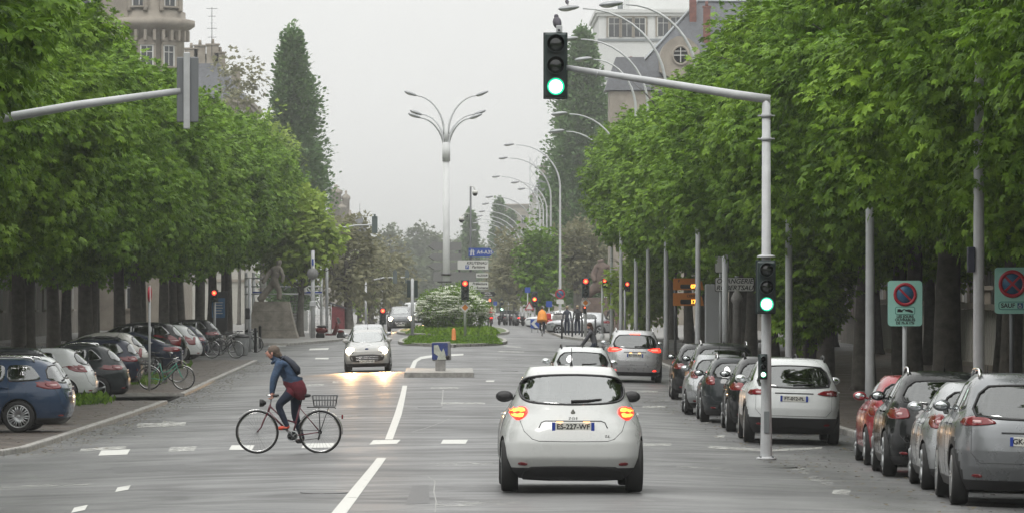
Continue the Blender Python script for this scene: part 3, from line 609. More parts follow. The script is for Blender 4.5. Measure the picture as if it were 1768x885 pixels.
class Car:
    def __init__(s, tab, L, W, H, wr=.32, wbf=.30, wbr=-.31, belt=None):
        s.L, s.W, s.H, s.wr = L, W, H, wr; T = TAB[tab]; s.tab = tab
        s.k = T[:, 0] * H; s.xr = T[:, 1] * L; s.xf = T[:, 2] * L; s.w = T[:, 3] * W / 2; s.n = T[:, 4]
        s.ax = (wbf * L, wbr * L); s.belt = (T[8, 0] + .012) * H if belt is None else belt; s.hood = T[7, 0] * H
    def lv(s, z): 
        z = min(max(z, s.k[0]), s.k[-1]); return [np.interp(z, s.k, a) for a in (s.xr, s.xf, s.w, s.n)]
    def sm(s, z):      # smoothed levels
        e = .02 * s.H; a = s.lv(z - e); b = s.lv(z); c = s.lv(z + e); return [(p + 2*q + r) / 4 for p, q, r in zip(a, b, c)]
    def xs(s, y, z, rear=True):
        xr, xf, w_, n = s.sm(z); xc = (xr + xf) / 2; a = (xf - xr) / 2; t = min(abs(y) / w_, .999); v = a * (1 - t ** n) ** (1 / n)
        return xc - v if rear else xc + v
    def ys(s, x, z):
        xr, xf, w_, n = s.sm(z); xc = (xr + xf) / 2; a = (xf - xr) / 2; t = min(abs(x - xc) / a, .999); return w_ * (1 - t ** n) ** (1 / n)
    def ring(s, z, m, inset=0.0):
        xr, xf, w_, n = s.sm(z); xr += inset; xf -= inset; w_ -= inset; xc = (xr + xf) / 2; a = (xf - xr) / 2; out = []
        for j in range(m):
            t = 2 * math.pi * (j + .5) / m; c, q = math.cos(t), math.sin(t)
            out.append((xc + a * math.copysign(abs(c) ** (2/n), c), w_ * math.copysign(abs(q) ** (2/n), q), z))
        return out
    def shell(s, zs, m, inset=0.0, dome=.025, bottom=True):
        mb = MB(); vs = []; zs = list(zs)
        for z in zs: vs += s.ring(z, m, inset)
        cap = []; top = s.ring(zs[-1], m, inset); cx = sum(p[0] for p in top) / m
        for q in (.93, .82, .62, .35):
            for p in top: vs.append((cx + (p[0] - cx) * q, p[1] * q, zs[-1] + dome * (1 - q * q)))
        k = len(zs) + 4; fs = [(i*m + j, i*m + (j+1) % m, (i+1)*m + (j+1) % m, (i+1)*m + j) for i in range(k-1) for j in range(m)]
        fs.append(tuple((k-1)*m + j for j in range(m)))
        if bottom: fs.append(tuple(reversed(range(m))))
        mb.add(vs, fs, True); return mb
    def patch(s, mb, poly, where, off=.006, rings=5, edge=.012):
        """poly in (y,z) for rear/front or (x,z) for side; draped over the body at a small offset"""
        cu = sum(p[0] for p in poly) / len(poly); cv = sum(p[1] for p in poly) / len(poly); pts = []
        for i in range(len(poly)):                       # densify
            a, b = poly[i], poly[(i+1) % len(poly)]; d = math.hypot(b[0]-a[0], b[1]-a[1]); n = max(1, int(d / .05))
            for j in range(n): pts.append((a[0] + (b[0]-a[0])*j/n, a[1] + (b[1]-a[1])*j/n))
        k = len(pts); vs = []
        def pr(u, v, o):
            if where == 'rear': return (s.xs(u, v) - o, u, v)
            if where == 'front': return (s.xs(u, v, False) + o, u, v)
            sg = 1 if where == 'left' else -1; return (u, sg * (s.ys(u, v) + o), v)
        sc = [(1.0, -.012), (1.0, off)] + [(1 - i / rings, off) for i in range(1, rings)]
        for q, o in sc:
            for u, v in pts: vs.append(pr(cu + (u-cu)*q, cv + (v-cv)*q, o))
        vs.append(pr(cu, cv, off)); K = len(sc)
        fs = [(i*k + j, i*k + (j+1) % k, (i+1)*k + (j+1) % k, (i+1)*k + j) for i in range(K-1) for j in range(k)] + [((K-1)*k + j, (K-1)*k + (j+1) % k, K*k) for j in range(k)]
        mb.add(vs, fs, True); return mb
    def line(s, mb, pts, where, r=.005, off=.0):
        q = []
        for a, b in zip(pts[:-1], pts[1:]):
            n = max(1, int(math.hypot(b[0]-a[0], b[1]-a[1]) / .05))
            q += [(a[0] + (b[0]-a[0])*j/n, a[1] + (b[1]-a[1])*j/n) for j in range(n)]
        q.append(pts[-1])
        if where == 'rear': P = [(s.xs(u, v) - off, u, v) for u, v in q]
        elif where == 'front': P = [(s.xs(u, v, False) + off, u, v) for u, v in q]
        else: P = [(u, (1 if where == 'left' else -1) * (s.ys(u, v) + off), v) for u, v in q]
        mb.tube(P, r, 5); return mb
def smooth_poly(p, it=2):
    for _ in range(it):
        q = []
        for i in range(len(p)):
            a, b = p[i], p[(i+1) % len(p)]; q += [(.75*a[0] + .25*b[0], .75*a[1] + .25*b[1]), (.25*a[0] + .75*b[0], .25*a[1] + .75*b[1])]
        p = q
    return p
def soft_poly(p, f=.13):
    for k in (f, .25):
        q = []
        for i in range(len(p)):
            a, b, c = p[i-1], p[i], p[(i+1) % len(p)]; q += [(b[0] + (a[0]-b[0])*k, b[1] + (a[1]-b[1])*k), (b[0] + (c[0]-b[0])*k, b[1] + (c[1]-b[1])*k)]
        p = q
    return p
def inset_poly(p, d):
    cu = sum(a[0] for a in p) / len(p); cv = sum(a[1] for a in p) / len(p); out = []
    for u, v in p:
        L = math.hypot(u - cu, v - cv); out.append((u - (u-cu)/L*d, v - (v-cv)/L*d))
    return out
def bool_cut(me, cutters):
    for c in cutters:            # one cut at a time; a cut that would destroy the shell is retried a hair aside
        for shift in (0, .0037, -.0061):
            o = link('work', me); k = link('cutter', c); k.location = (shift, shift * .3, shift * .7)
            md = o.modifiers.new('b', 'BOOLEAN'); md.operation = 'DIFFERENCE'; md.solver = 'EXACT'; md.object = k
            dg = bpy.context.evaluated_depsgraph_get(); dg.update(); r = bpy.data.meshes.new_from_object(o.evaluated_get(dg))
            bpy.data.objects.remove(k); bpy.data.objects.remove(o)
            d0 = max(v.co.z for v in me.vertices) - min(v.co.z for v in me.vertices)
            ok = len(r.polygons) > .6 * len(me.polygons) and max(v.co.z for v in r.vertices) - min(v.co.z for v in r.vertices) > .97 * d0
            if ok: me = r; break
        else: print('CUT SKIPPED', c.name)
    return me
def hull(p):
    p = sorted(set((round(a, 5), round(b, 5)) for a, b in p)); cr = lambda o, a, b: (a[0]-o[0])*(b[1]-o[1]) - (a[1]-o[1])*(b[0]-o[0]); lo, up = [], []
    for q in p:
        while len(lo) > 1 and cr(lo[-2], lo[-1], q) <= 0: lo.pop()
        lo.append(q)
    for q in reversed(p):
        while len(up) > 1 and cr(up[-2], up[-1], q) <= 0: up.pop()
        up.append(q)
    return lo[:-1] + up[:-1]
def wheel_mesh(r, wd, spokes=5, style=0):
    t = MB(); pr = [(r*.66, -wd*.46), (r*.8, -wd*.5), (r*.94, -wd*.48), (r, -wd*.36), (r, wd*.36), (r*.94, wd*.48), (r*.8, wd*.5), (r*.66, wd*.46)]
    t.lathe(pr, n=36, axis='Y', caps=False); 
    q = MB()
    q.lathe([(r*.70, wd*.46), (r*.70, wd*.30), (r*.62, wd*.10), (r*.64, -wd*.3), (r*.70, -wd*.46)], n=30, axis='Y', caps=False)
    q.lathe([(r*.72, wd*.44), (r*.72, wd*.49), (r*.66, wd*.5), (r*.655, wd*.44)], n=36, axis='Y', caps=False)
    for i in range(spokes):
        for dlt in ((-.12, .12) if style else (0,)):
            a = 2*math.pi*i/spokes; b = a + dlt*1.6; a2 = a + dlt * .6
            wdt = .016 if style else .032
            p0 = Vector((math.cos(a2)*r*.12, wd*.36, math.sin(a2)*r*.12)); p1 = Vector((math.cos(b)*r*.68, wd*.42, math.sin(b)*r*.68))
            q.tube([p0, (p0+p1)/2 + Vector((0, .008, 0)), p1], [wdt*1.25, wdt, wdt*1.1], 6)
    q.lathe([(r*.16, wd*.2), (r*.16, wd*.41), (r*.1, wd*.45), (.001, wd*.46)], n=14, axis='Y')
    d = MB(); d.lathe([(r*.6, wd*.0), (r*.6, wd*.02), (.001, wd*.02)], n=24, axis='Y')
    return t.mesh('tyre', M_RUB), q.mesh('rim', M_RIM), d.mesh('brake_disc', M_DARK)
BODYC = {}
def body_mesh(c, key, wins, dark_z, clad=False):
    """hollow body: wheel arches, cabin and window openings cut out. wins: list of (kind, polygon)"""
    if key in BODYC: return BODYC[key]
    zs = np.unique(np.round(np.concatenate([c.k, np.linspace(c.k[0], c.k[-1], 30), np.linspace(c.k[5], c.k[8], 9), [dark_z]]), 4))
    me = c.shell(zs, 96).mesh('body', [P_WHITE, M_DARK, M_INT, M_LINER])
    arch = MB()
    for x in c.ax:
        for sg in (1, -1):
            arch.lathe([(c.wr + .045, -.25), (c.wr + .045, .3)], (x, sg * (c.W/2 - .02), c.wr), n=36, axis='Y')
    am = arch.mesh('c', [P_WHITE, M_DARK, M_INT, M_LINER]); am.polygons.foreach_set('material_index', [3] * len(am.polygons))
    cab = c.shell([c.belt - .32, c.belt - .1, c.belt, (c.belt + c.H)/2, c.H * .955], 48, inset=.075, dome=.012).mesh('c', [P_WHITE, M_DARK, M_INT, M_LINER])
    cab.polygons.foreach_set('material_index', [2] * len(cab.polygons))
    cuts = [am, cab]
    for kind, p in wins:
        if kind == 'side': cuts.append(MB().prism(p, -1.3, 1.3, 'Y').mesh('c', [P_WHITE, M_DARK]))
    for kind, p in wins:
        xc = (c.sm((c.belt + c.H)/2)[0] + c.sm((c.belt + c.H)/2)[1]) / 2
        if kind == 'rear': cuts.append(MB().prism(p, -c.L, xc, 'X').mesh('c', [P_WHITE]))
        if kind == 'front': cuts.append(MB().prism(p, xc, c.L, 'X').mesh('c', [P_WHITE]))
    for m_ in cuts[2:]: m_.materials.clear(); [m_.materials.append(q) for q in (P_WHITE, M_DARK, M_INT, M_LINER)]
    r = bool_cut(me, cuts)
    for f in r.polygons:
        z = f.center.z
        if f.material_index == 0 and z < dark_z and abs(f.normal.z) < .9: f.material_index = 1
        if f.normal.z < -.9 and z < .35 * c.H: f.material_index = 1
        if clad and f.material_index == 0:
            for x in c.ax:
                if math.hypot(f.center.x - x, z - c.wr) < c.wr + .13 and abs(f.center.y) > c.W*.4: f.material_index = 1
    r.polygons.foreach_set('use_smooth', [True] * len(r.polygons)); r.set_sharp_from_angle(angle=R(38)); BODYC[key] = r; return r
PAINTED = {}
def painted(me, p, key):
    k = (key, p.name)
    if k not in PAINTED: m = me.copy(); m.materials[0] = p; PAINTED[k] = m
    return PAINTED[k]
SPEC = {   # class: table, L, W, H, wheel radius, axles, options
 'electric_hatch': dict(t='round', L=4.08, W=1.79, H=1.56, wr=.325, ax=(.30, -.335)),
 'small_hatch': dict(t='round', L=3.85, W=1.66, H=1.47, wr=.295, ax=(.30, -.325)),
 'hatch': dict(t='hatch', L=4.2, W=1.77, H=1.47, wr=.315, ax=(.305, -.31)),
 'suv': dict(t='suv', L=4.42, W=1.84, H=1.62, wr=.35, ax=(.305, -.305), clad=True),
 'big_suv': dict(t='suv', L=4.7, W=1.88, H=1.69, wr=.36, ax=(.30, -.29)),
 'wagon': dict(t='wagon', L=4.7, W=1.83, H=1.49, wr=.325, ax=(.305, -.295)),
 'sedan': dict(t='sedan', L=4.6, W=1.79, H=1.46, wr=.315, ax=(.305, -.285)),
 'crossover': dict(t='hatch', L=4.35, W=1.82, H=1.58, wr=.34, ax=(.305, -.305)),
 'van': dict(t='van', L=4.9, W=1.9, H=1.95, wr=.33, ax=(.31, -.29))}
def mirror_poly(p): return [(-a, b) for a, b in reversed(p)]
def make_car(kind, paint_, label, cat='car', px=None, s=None, pos=None, rz=R(90), group=None, tail='block', lit=None, plate='AB-123', plate_z=None, rails=False, glass_=G_CAR, rear_dark=.32, rims=0, heads=None,
             wiper=True, antenna=True, name='parked_car', extras=None, tail_mat=None, occupants=0, dark_z=None, tz=None, mirror_mat=None, detail=True):
    sp = SPEC[kind]; c = Car(sp['t'], sp['L'], sp['W'], sp['H'], sp['wr'], *sp['ax']); H, W, L = c.H, c.W, c.L
    X, Y = pos if pos else at(px, s)
    ca, sa = math.cos(rz), math.sin(rz); zf = gz(X + ca*c.ax[0], Y + sa*c.ax[0]); zr = gz(X + ca*c.ax[1], Y + sa*c.ax[1])
    zl = gz(X - sa*W*.42, Y + ca*W*.42); zr2 = gz(X + sa*W*.42, Y - ca*W*.42); bump_ = .095 if (X - W/2*abs(sa) < -7.8 or X < -8.6) and not (119 < Y < 127) and Y < 180 else 0
    roll = math.atan2(zl - zr2, W*.84); pitch = -math.atan2(zf - zr, c.ax[0] - c.ax[1])
    t = thing(name, label, cat, (X, Y, (zf + zr) / 2 + bump_ + .004), rz, group); t.rotation_euler = (roll * .95, pitch, rz)
    # --- windows
    zb, zt = c.belt, H * .915
    wz = lambda z, ins, rear=True: (c.sm(z)[0] if rear else c.sm(z)[1]) + (ins if rear else -ins)
    ri = {'wagon': .30, 'suv': .34, 'hatch': .42, 'round': .42, 'sedan': .16, 'van': .2}[c.tab]
    fi = .10; mid1, mid2 = c.L * (-.075 if c.tab != 'van' else .05), c.L * (-.235 if c.tab != 'van' else -.16)
    fbx = wz(zb + .03, fi, False); ftx = max(wz(zt, fi, False), mid1 + .12); rbx, rtx = wz(zb + .05, ri), wz(zt, ri + .05)
    sides = [[(mid1 + .035, zb), (fbx - .05, zb + .0), (ftx, zt), (mid1 + .035, zt + .012)], [(mid2 + .03, zb + .01), (mid1 - .035, zb), (mid1 - .035, zt + .012), (mid2 + .03, zt + .01)]]
    if c.tab in ('wagon', 'suv', 'van') or kind == 'crossover': sides.append([(rbx, zb + .05), (mid2 - .04, zb + .01), (mid2 - .04, zt + .008), (rtx, zt - .005)])
    else: sides[1] = [(rbx + (.28 if c.tab != 'sedan' else .2), zb + .03), (mid1 - .035, zb), (mid1 - .035, zt + .012), (rtx + .12, zt)]
    sides[-1] = [(min(u, mid2 - .12) if len(sides) == 3 and i in (0, 3) else u, v) for i, (u, v) in enumerate(sides[-1])]
    if len(sides) == 2: sides[1] = [(min(u, mid1 - .4) if i in (0, 3) else u, v) for i, (u, v) in enumerate(sides[1])]
    sides = [soft_poly(hull(p)) for p in sides]
    hw = c.sm(zb + .05)[2]; hwt = c.sm(zt)[2]
    rz0 = {'round': .70, 'hatch': .70, 'suv': .665, 'wagon': .68, 'sedan': .72, 'van': .55}[c.tab] * H; rz1 = {'sedan': .905}.get(c.tab, .905) * H
    if kind == 'electric_hatch': rear = smooth_poly([(-.60, 1.13), (-.40, 1.092), (0, 1.085), (.40, 1.092), (.60, 1.13), (.655, 1.24), (.62, 1.37), (.48, 1.43), (0, 1.445), (-.48, 1.43), (-.62, 1.37), (-.655, 1.24)], 2)
    else:
        a, b = c.sm(rz0)[2] * .86, c.sm(rz1)[2] * .84; rear = smooth_poly([(-a, rz0 + .02), (-a*.6, rz0 - .01), (0, rz0 - .015), (a*.6, rz0 - .01), (a, rz0 + .02), (b, rz1 - .02), (b*.5, rz1), (0, rz1 + .004), (-b*.5, rz1), (-b, rz1 - .02)], 1)
    a, b = hw * .9, hwt * .88; zw0 = H * (.70 if c.tab != 'van' else .58); front = smooth_poly([(-a, zw0 + .02), (-a*.5, zw0), (a*.5, zw0), (a, zw0 + .02), (b, zt - .0), (b*.5, zt + .02), (-b*.5, zt + .02), (-b, zt - .0)], 1)
    wins = [('side', p) for p in sides] + [('rear', rear), ('front', front)]
    dz_ = dark_z if dark_z else H * .2
    bm_ = body_mesh(c, kind + str(dark_z), wins, dz_, sp.get('clad', False)); body = link('body', painted(bm_, paint_, kind + str(dark_z)), t)
    dk = G_DARK if glass_ is G_DARK else glass_
    for p in sides:
        for w_ in ('left', 'right'):
            mb = MB(); c.patch(mb, inset_poly(p, -.012), w_, .002, 4); mb.build('side_window', dk, t)
    fr = MB(); c.patch(fr, inset_poly(rear, -.014), 'rear', .003, 6); rw = fr.build('rear_window', dk, t)
    q = MB(); c.line(q, inset_poly(rear, -.004) + [inset_poly(rear, -.004)[0]], 'rear', .016, -.004); q.build('window_seal', M_DARK, rw)
    fr = MB(); c.patch(fr, inset_poly(front, -.014), 'front', .003, 6); fr.build('windscreen', glass('windscreen_glass', (.4, .44, .43), .3), t)
    # --- wheels
    tm, rm, bd = wheel_mesh(c.wr, .21, 5 if rims == 0 else 10, rims)
    for x in c.ax:
        for sg in (1, -1):
            wh = link('wheel', tm, t, (x, sg * (W/2 - .125), c.wr), (0, R(17 * x), 0 if sg > 0 else math.pi)); link('rim', rm, wh); link('brake_disc', bd, wh)
    # --- mirrors
    mz = zb + .06; mxx = wz(zb, .30, False)
    for sg in (1, -1):
        yy = c.ys(mxx, zb)
        m = MB(); m.ball((0, 0, 0), (.075, .115, .075), 14); m.tube([(0, -sg*.08, -.02), (.02, -sg*(.2), -.06)], .022, 6)
        mo = m.build('side_mirror', mirror_mat or paint_, t, (mxx, sg * (yy + .15), mz)); g = MB(); g.ball((-.062, 0, 0), (.02, .085, .048), 12); g.build('mirror_glass', M_MIRR if mirror_mat is None else M_DARK, mo)
    # --- rear lamps
    TM = tail_mat or M_TAIL; zl_ = tz if tz else H * .60; hwz = c.sm(zl_)[2]
    shapes = {'block': [(.62*hwz, zl_ - .07), (.97*hwz, zl_ - .10), (.975*hwz, zl_ + .09), (.66*hwz, zl_ + .08)],
              'wedge': [(.42*hwz, zl_ + .02), (.70*hwz, zl_ - .07), (.97*hwz, zl_ - .08), (.975*hwz, zl_ + .07), (.75*hwz, zl_ + .07)],
              'slim': [(.45*hwz, zl_ - .02), (.95*hwz, zl_ - .07), (.975*hwz, zl_ + .05), (.62*hwz, zl_ + .055)],
              'tall': [(.80*hwz, zl_ - .20), (.965*hwz, zl_ - .22), (.93*hwz, zl_ + .20), (.86*hwz, zl_ + .22)],
              'diamond': [(.553, .985), (.60, .925), (.68, .885), (.745, .93), (.79, .99), (.765, 1.045), (.62, 1.065), (.565, 1.04)],
              'square': [(.72*hwz, zl_ - .1), (.965*hwz, zl_ - .1), (.955*hwz, zl_ + .1), (.74*hwz, zl_ + .1)]}
    p = shapes[tail]
    for side, pp in ((1, p), (-1, mirror_poly(p))):
        mb = MB(); c.patch(mb, smooth_poly(pp, 1) if tail == 'diamond' else soft_poly(pp, .16), 'rear', .012, 5)
        # wrap round the corner onto the flank
        zc = sum(v for u, v in p) / len(p); hh = .07 if tail != 'tall' else .17
        xr_ = c.sm(zc)[0]; wrap = [(xr_ + .10, zc - hh), (xr_ + (.30 if tail != 'tall' else .2), zc - hh * .3), (xr_ + (.30 if tail != 'tall' else .2), zc + hh * .6), (xr_ + .10, zc + hh)]
        if tail != 'diamond': c.patch(mb, smooth_poly(wrap, 1), 'left' if side > 0 else 'right', .008, 3)
        tl = mb.build('taillight', M_TAILON if lit in ('brake', 'tail', 'amber') else TM, t)
        if lit in ('brake', 'tail', 'amber'):
            cu = sum(a for a, b in pp) / len(pp); cv = sum(b for a, b in pp) / len(pp); k = MB()
            if tail == 'diamond':
                c.patch(k, smooth_poly([(side*a, b) for a, b in [(.585, .995), (.765, .985), (.77, 1.03), (.62, 1.05), (.585, 1.03)]], 1), 'rear', .018, 3); c.patch(k, smooth_poly([(side*a, b) for a, b in [(.60, .965), (.62, .925), (.74, .935), (.765, .972), (.60, .982)]], 1), 'rear', .018, 3)
            else:
                wd_ = (max(a for a, b in pp) - min(a for a, b in pp)) * .34; c.patch(k, smooth_poly([(cu - wd_, cv - .028), (cu + wd_, cv - .035), (cu + wd_, cv + .03), (cu - wd_, cv + .028)], 1), 'rear', .018, 3)
            k.build('lamp', M_BRAKE if lit == 'amber' else M_BRAKER, tl)
        elif detail:
            k = MB(); cu = sum(a for a, b in pp) / len(pp); cv = sum(b for a, b in pp) / len(pp)
            c.patch(k, [(cu - .05, cv - .022), (cu + .05, cv - .022), (cu + .05, cv + .012), (cu - .05, cv + .012)], 'rear', .016, 2); k.build('reversing_lamp', pm('clear_lens', (.5, .3, .3), .15, coat=1), tl)
    if lit == 'brake' or lit == 'amber':
        k = MB(); zz = H * .925 if kind != 'electric_hatch' else 1.455
        if kind != 'electric_hatch': c.patch(k, [(-.16, zz - .015), (.16, zz - .015), (.16, zz + .015), (-.16, zz + .015)], 'rear', .012, 2); k.build('brake_lamp', M_BRAKER, t)
    for side in (1, -1):                                     # low reflectors
        k = MB(); c.patch(k, smooth_poly([(side*.56*W/1.79, H*.215), (side*.68*W/1.79, H*.22), (side*.67*W/1.79, H*.245), (side*.56*W/1.79, H*.24)], 1), 'rear', .012, 2); k.build('reflector', M_TAIL if lit != 'brake' else M_TAILON, t)
    # --- plate
    pz = plate_z if plate_z else H * .52
    k = MB(); xq = min(c.xs(.26, pz + .055), c.xs(0, pz)) - .012; k.box((xq, 0, pz), (.014, .52, .11), bev=.004); pl = k.build('licence_plate', M_PLATE, t)
    k = MB(); k.box((xq - .008, .24, pz), (.004, .04, .108)); k.box((xq - .008, -.24, pz), (.004, .04, .108)); k.build('blue_band', M_PLB, pl)
    if plate: text(plate, .088, M_TXT, pl, (xq - .0085, 0, pz), (R(90), 0, R(-90)), bold=.002)
    # --- front
    hz = H * .50
    for side in (1, -1):
        hp = [(side*.50*W/1.8, hz - .06), (side*.80*W/1.8, hz - .07), (side*.86*W/1.8, hz + .08), (side*.56*W/1.8, hz + .03)]
        if kind == 'small_hatch': hp = [(side*.46, hz - .07), (side*.70, hz - .06), (side*.79, hz + .10), (side*.66, hz + .115), (side*.5, hz + .02)]
        k = MB(); c.patch(k, smooth_poly(hp, 1), 'front', .012, 4); hl = k.build('headlight', M_HEAD, t)
        if heads:
            k = MB(); cu, cv = side*.635*W/1.8, hz + .01; rr_ = .15
            k.ball((c.xs(cu, cv, False) + .01, cu, cv), (.07, rr_, rr_ * .85), 16); k.build('bulb', M_HEADON, hl)
            ld = bpy.data.lights.new('headlamp_beam', 'SPOT'); ld.energy = heads; ld.spot_size = R(70); ld.spot_blend = .8; ld.color = (1, .55, .22); ld.shadow_soft_size = .08
            lo = bpy.data.objects.new('headlamp_beam', ld); COL.objects.link(lo); lo.parent = t; lo.location = (c.xs(cu, cv, False) + .16, cu, cv); lo.rotation_euler = (0, R(-90 + 24), 0)
    k = MB(); c.patch(k, smooth_poly([(-.42, H*.24), (.42, H*.24), (.52, H*.33), (.46, H*.42), (-.46, H*.42), (-.52, H*.33)], 1), 'front', .008, 4); gr = k.build('grille', M_DARK, t)
    k = MB(); 
    for zz in (.28, .32, .36): c.line(k, [(-.42, H*zz), (.42, H*zz)], 'front', .007, .012)
    k.build('grille_bar', M_CHR, gr)
    k = MB(); xq = c.xs(0, H*.26, False) + .02; k.box((xq, 0, H*.25), (.014, .52, .11), bev=.004); fp = k.build('licence_plate', M_PLATE, t)
    if plate: text(plate, .1, M_TXT, fp, (xq + .0085, 0, H*.25), (R(90), 0, R(90)), bold=.002)
    # --- seams, handles, trim
    tw = .80 * c.sm(H*.6)[2]
    def seam(pts, where, r=.004):
        k = MB(); c.line(k, pts, where, r); k.build('panel_seam', M_SEAM, t)
    if kind == 'electric_hatch':
        seam([(-.66, .92), (-.60, .76), (-.50, .665), (-.42, .64), (0, .635), (.42, .64), (.50, .665), (.60, .76), (.66, .92)], 'rear')
        seam([(-.42, .80), (-.39, .865), (-.34, .885), (.34, .885), (.39, .865), (.42, .80)], 'rear', .0075)
    else:
        seam([(-tw, H*.66), (-tw, H*.40), (-tw*.86, H*.33), (tw*.86, H*.33), (tw, H*.40), (tw, H*.66)], 'rear'); seam([(-.36, pz + .1), (.36, pz + .1)], 'rear', .012)
    for w_ in ('left', 'right'):
        seam([(mid1, zb), (mid1, H*.22)], w_, .0035); seam([(fbx - .1, zb), (fbx - .02, H*.5), (fbx - .05, H*.22)], w_, .0035); seam([(mid2 - .05, zb), (mid2 - .1, H*.5), (c.ax[1] + c.wr + .1, H*.28)], w_, .0035)
    for w_, sg in (('left', 1), ('right', -1)):
        for hx in (mid1 + .2 - .35, mid2 + .05 - .12):
            k = MB(); k.tube([(hx, sg*(c.ys(hx, H*.6) + .012), H*.605), (hx + .08, sg*(c.ys(hx, H*.6) + .025), H*.608), (hx + .16, sg*(c.ys(hx, H*.6) + .012), H*.61)], .013, 6); k.build('door_handle', paint_, t)
    if rails:
        for sg in (1, -1):
            x0, x1 = c.sm(H*.955)[0] + .2, c.sm(H*.955)[1] - .2; yy = c.sm(H*.955)[2] * .93
            k = MB(); k.tube([(x0, sg*yy, H*.955), (x0 + .07, sg*yy, H*1.0 + .015), (x0 + .25, sg*yy, H + .035), ((x0+x1)/2, sg*yy, H + .045), (x1 - .25, sg*yy, H + .03), (x1 - .05, sg*yy, H*.99), (x1, sg*yy, H*.955)], .02, 8); k.build('roof_rail', M_CHR if rails == 'chrome' else M_DARK, t)
    if wiper:
        k = MB(); z0 = rear[0][1] if kind != 'electric_hatch' else 1.11; zz = rz0 + .04 if kind != 'electric_hatch' else 1.125
        k.tube([(c.xs(.0, zz) - .02, .02, zz), (c.xs(-.2, zz + .015) - .025, -.2, zz + .012), (c.xs(-.36, zz + .03) - .02, -.36, zz + .03)], [.02, .014, .007], 6); k.build('rear_wiper', M_DARK, t)
    if antenna:
        k = MB(); xa = c.sm(H*.985)[0] + .25; k.tube([(xa, 0, H), (xa - .03, 0, H + .05), (xa - .12, 0, H + .22)], [.02, .006, .004], 6); k.build('antenna', M_DARK, t)
    # --- inside
    for x0, ys_ in ((c.L*.03, (.36, -.36)), (c.L*-.17, (.40, 0, -.40))):
        for y in ys_:
            k = MB(); k.box((x0 - .06, y, zb - .14), (.14, .42, .5), bev=.05); k.box((x0 - .10, y, zb + .20), (.09, .24, .16), bev=.04); k.build('seat', M_SEAT, t)
    k = MB(); k.box((c.sm(zb)[1] - .48, 0, zb - .12), (.35, W*.72, .2), bev=.06); k.build('dashboard', M_INT, t)
    for i in range(occupants):
        y = (.36, -.36)[i]; k = MB(); k.ball((c.L*.02, y, zb + .10), (.11, .095, .13), 12); k.ball((c.L*.01, y, zb - .14), (.16, .25, .2), 12); k.build('driver_figure' if i == 0 else 'passenger_figure', pm('occupant', (.035, .03, .03), .8), t)
    if extras: extras(c, t)
    return t
def zoe_extras(c, t):
    for y in (.165, -.165):
        k = MB(); k.box((c.xs(y, .885) - .022, y, .872), (.02, .085, .018), bev=.005); k.build('plate_lamp', M_PLAMP, t)
        ld = bpy.data.lights.new('plate_lamp_light', 'POINT'); ld.energy = .12; ld.color = (1, .5, .2); ld.shadow_soft_size = .02
        lo = bpy.data.objects.new('plate_lamp_light', ld); COL.objects.link(lo); lo.parent = t; lo.location = (c.xs(y, .87) - .05, y, .855)
    k = MB(); k.prism(smooth_poly([(0, .045), (.022, 0), (0, -.045), (-.022, 0)][::1], 0), 0, .008, 'X'); o = k.build('emblem', M_CHR, t, (c.xs(0, .99) - .014, 0, .99)); o.scale = (1, 1.3, 1.0)
    text('ZOE', .05, M_DARK, t, (c.xs(0, .915) - .006, 0, .915), (R(90), 0, R(-90)), space=1.3, name='badge')
    text('Z.E.', .04, M_DARK, t, (c.xs(-.42, .70) - .006, -.42, .70), (R(90), 0, R(-90)), name='badge')
    # black lower valance between the round bumper corners
    k = MB(); c.patch(k, smooth_poly([(-.60, .15), (.60, .15), (.64, .20), (.57, .30), (.50, .335), (-.50, .335), (-.57, .30), (-.64, .20)], 1), 'rear', .006, 4); k.build('rear_valance', M_DARK, t)
make_car('electric_hatch', P_WHITE2, 'white rounded electric hatchback with glowing amber-red tail lamps, waiting in the foreground lane', px=982, s=136, rz=R(90), tail='diamond', lit='amber', plate='ES-227-WF', plate_z=.815,
         glass_=G_ZOE, name='car', mirror_mat=M_DARK, extras=zoe_extras, rims=1, occupants=1)
make_car('wagon', P_WHITE, 'white estate with dark rear glass, mostly hidden behind the foreground hatchback', px=1000, s=66, tail='tall', glass_=G_DARK, name='car', rails='dark', plate='DK-408-TB')
def suv_extras(c, t):
    for y in (.14, -.14):
        k = MB(); k.box((c.xs(y, 1.0) - .03, y, .955), (.02, .08, .025), bev=.004); k.build('plate_lamp', pm('strong_plate_lamp', (1, .7, .4), .3, emit=(1, .5, .15), es=3), t)
make_car('big_suv', paint('light_silver', (.5, .5, .51), .4), 'silver four-wheel-drive car with red brake lamps lit, farther along the right lane', px=1090, s=52.5, tail='wedge', lit='brake', name='car', rails='chrome', plate='BZ-204-RM', plate_z=.88, glass_=G_DARK, extras=suv_extras, tz=1.06)
def pug_extras(c, t):
    k = MB(); k.ball((c.xs(0, .80, False) + .01, 0, .80), (.012, .07, .04), 10); k.build('emblem', pm('badge_blue', (.02, .04, .12), .3), t)
    k = MB(); c.patch(k, smooth_poly([(-.52, .36), (.52, .36), (.62, .50), (.58, .60), (.36, .565), (-.36, .565), (-.58, .60), (-.62, .50)], 1), 'front', .010, 4); k.build('air_intake', M_DARK, t)
make_car('small_hatch', paint('greyish_white', (.36, .36, .35)), 'small white hatchback coming towards the camera with both headlights on', px=636, s=48.5, rz=R(-90), heads=1100, name='car', plate='CH-379-VE', occupants=2, tail='square', extras=pug_extras, wiper=False)
make_car('hatch', P_SILVER, 'silver-grey hatchback driving directly behind the small white oncoming hatchback', px=636, s=43.5, rz=R(-90), name='car', tail='square', plate='AM-115-PC')
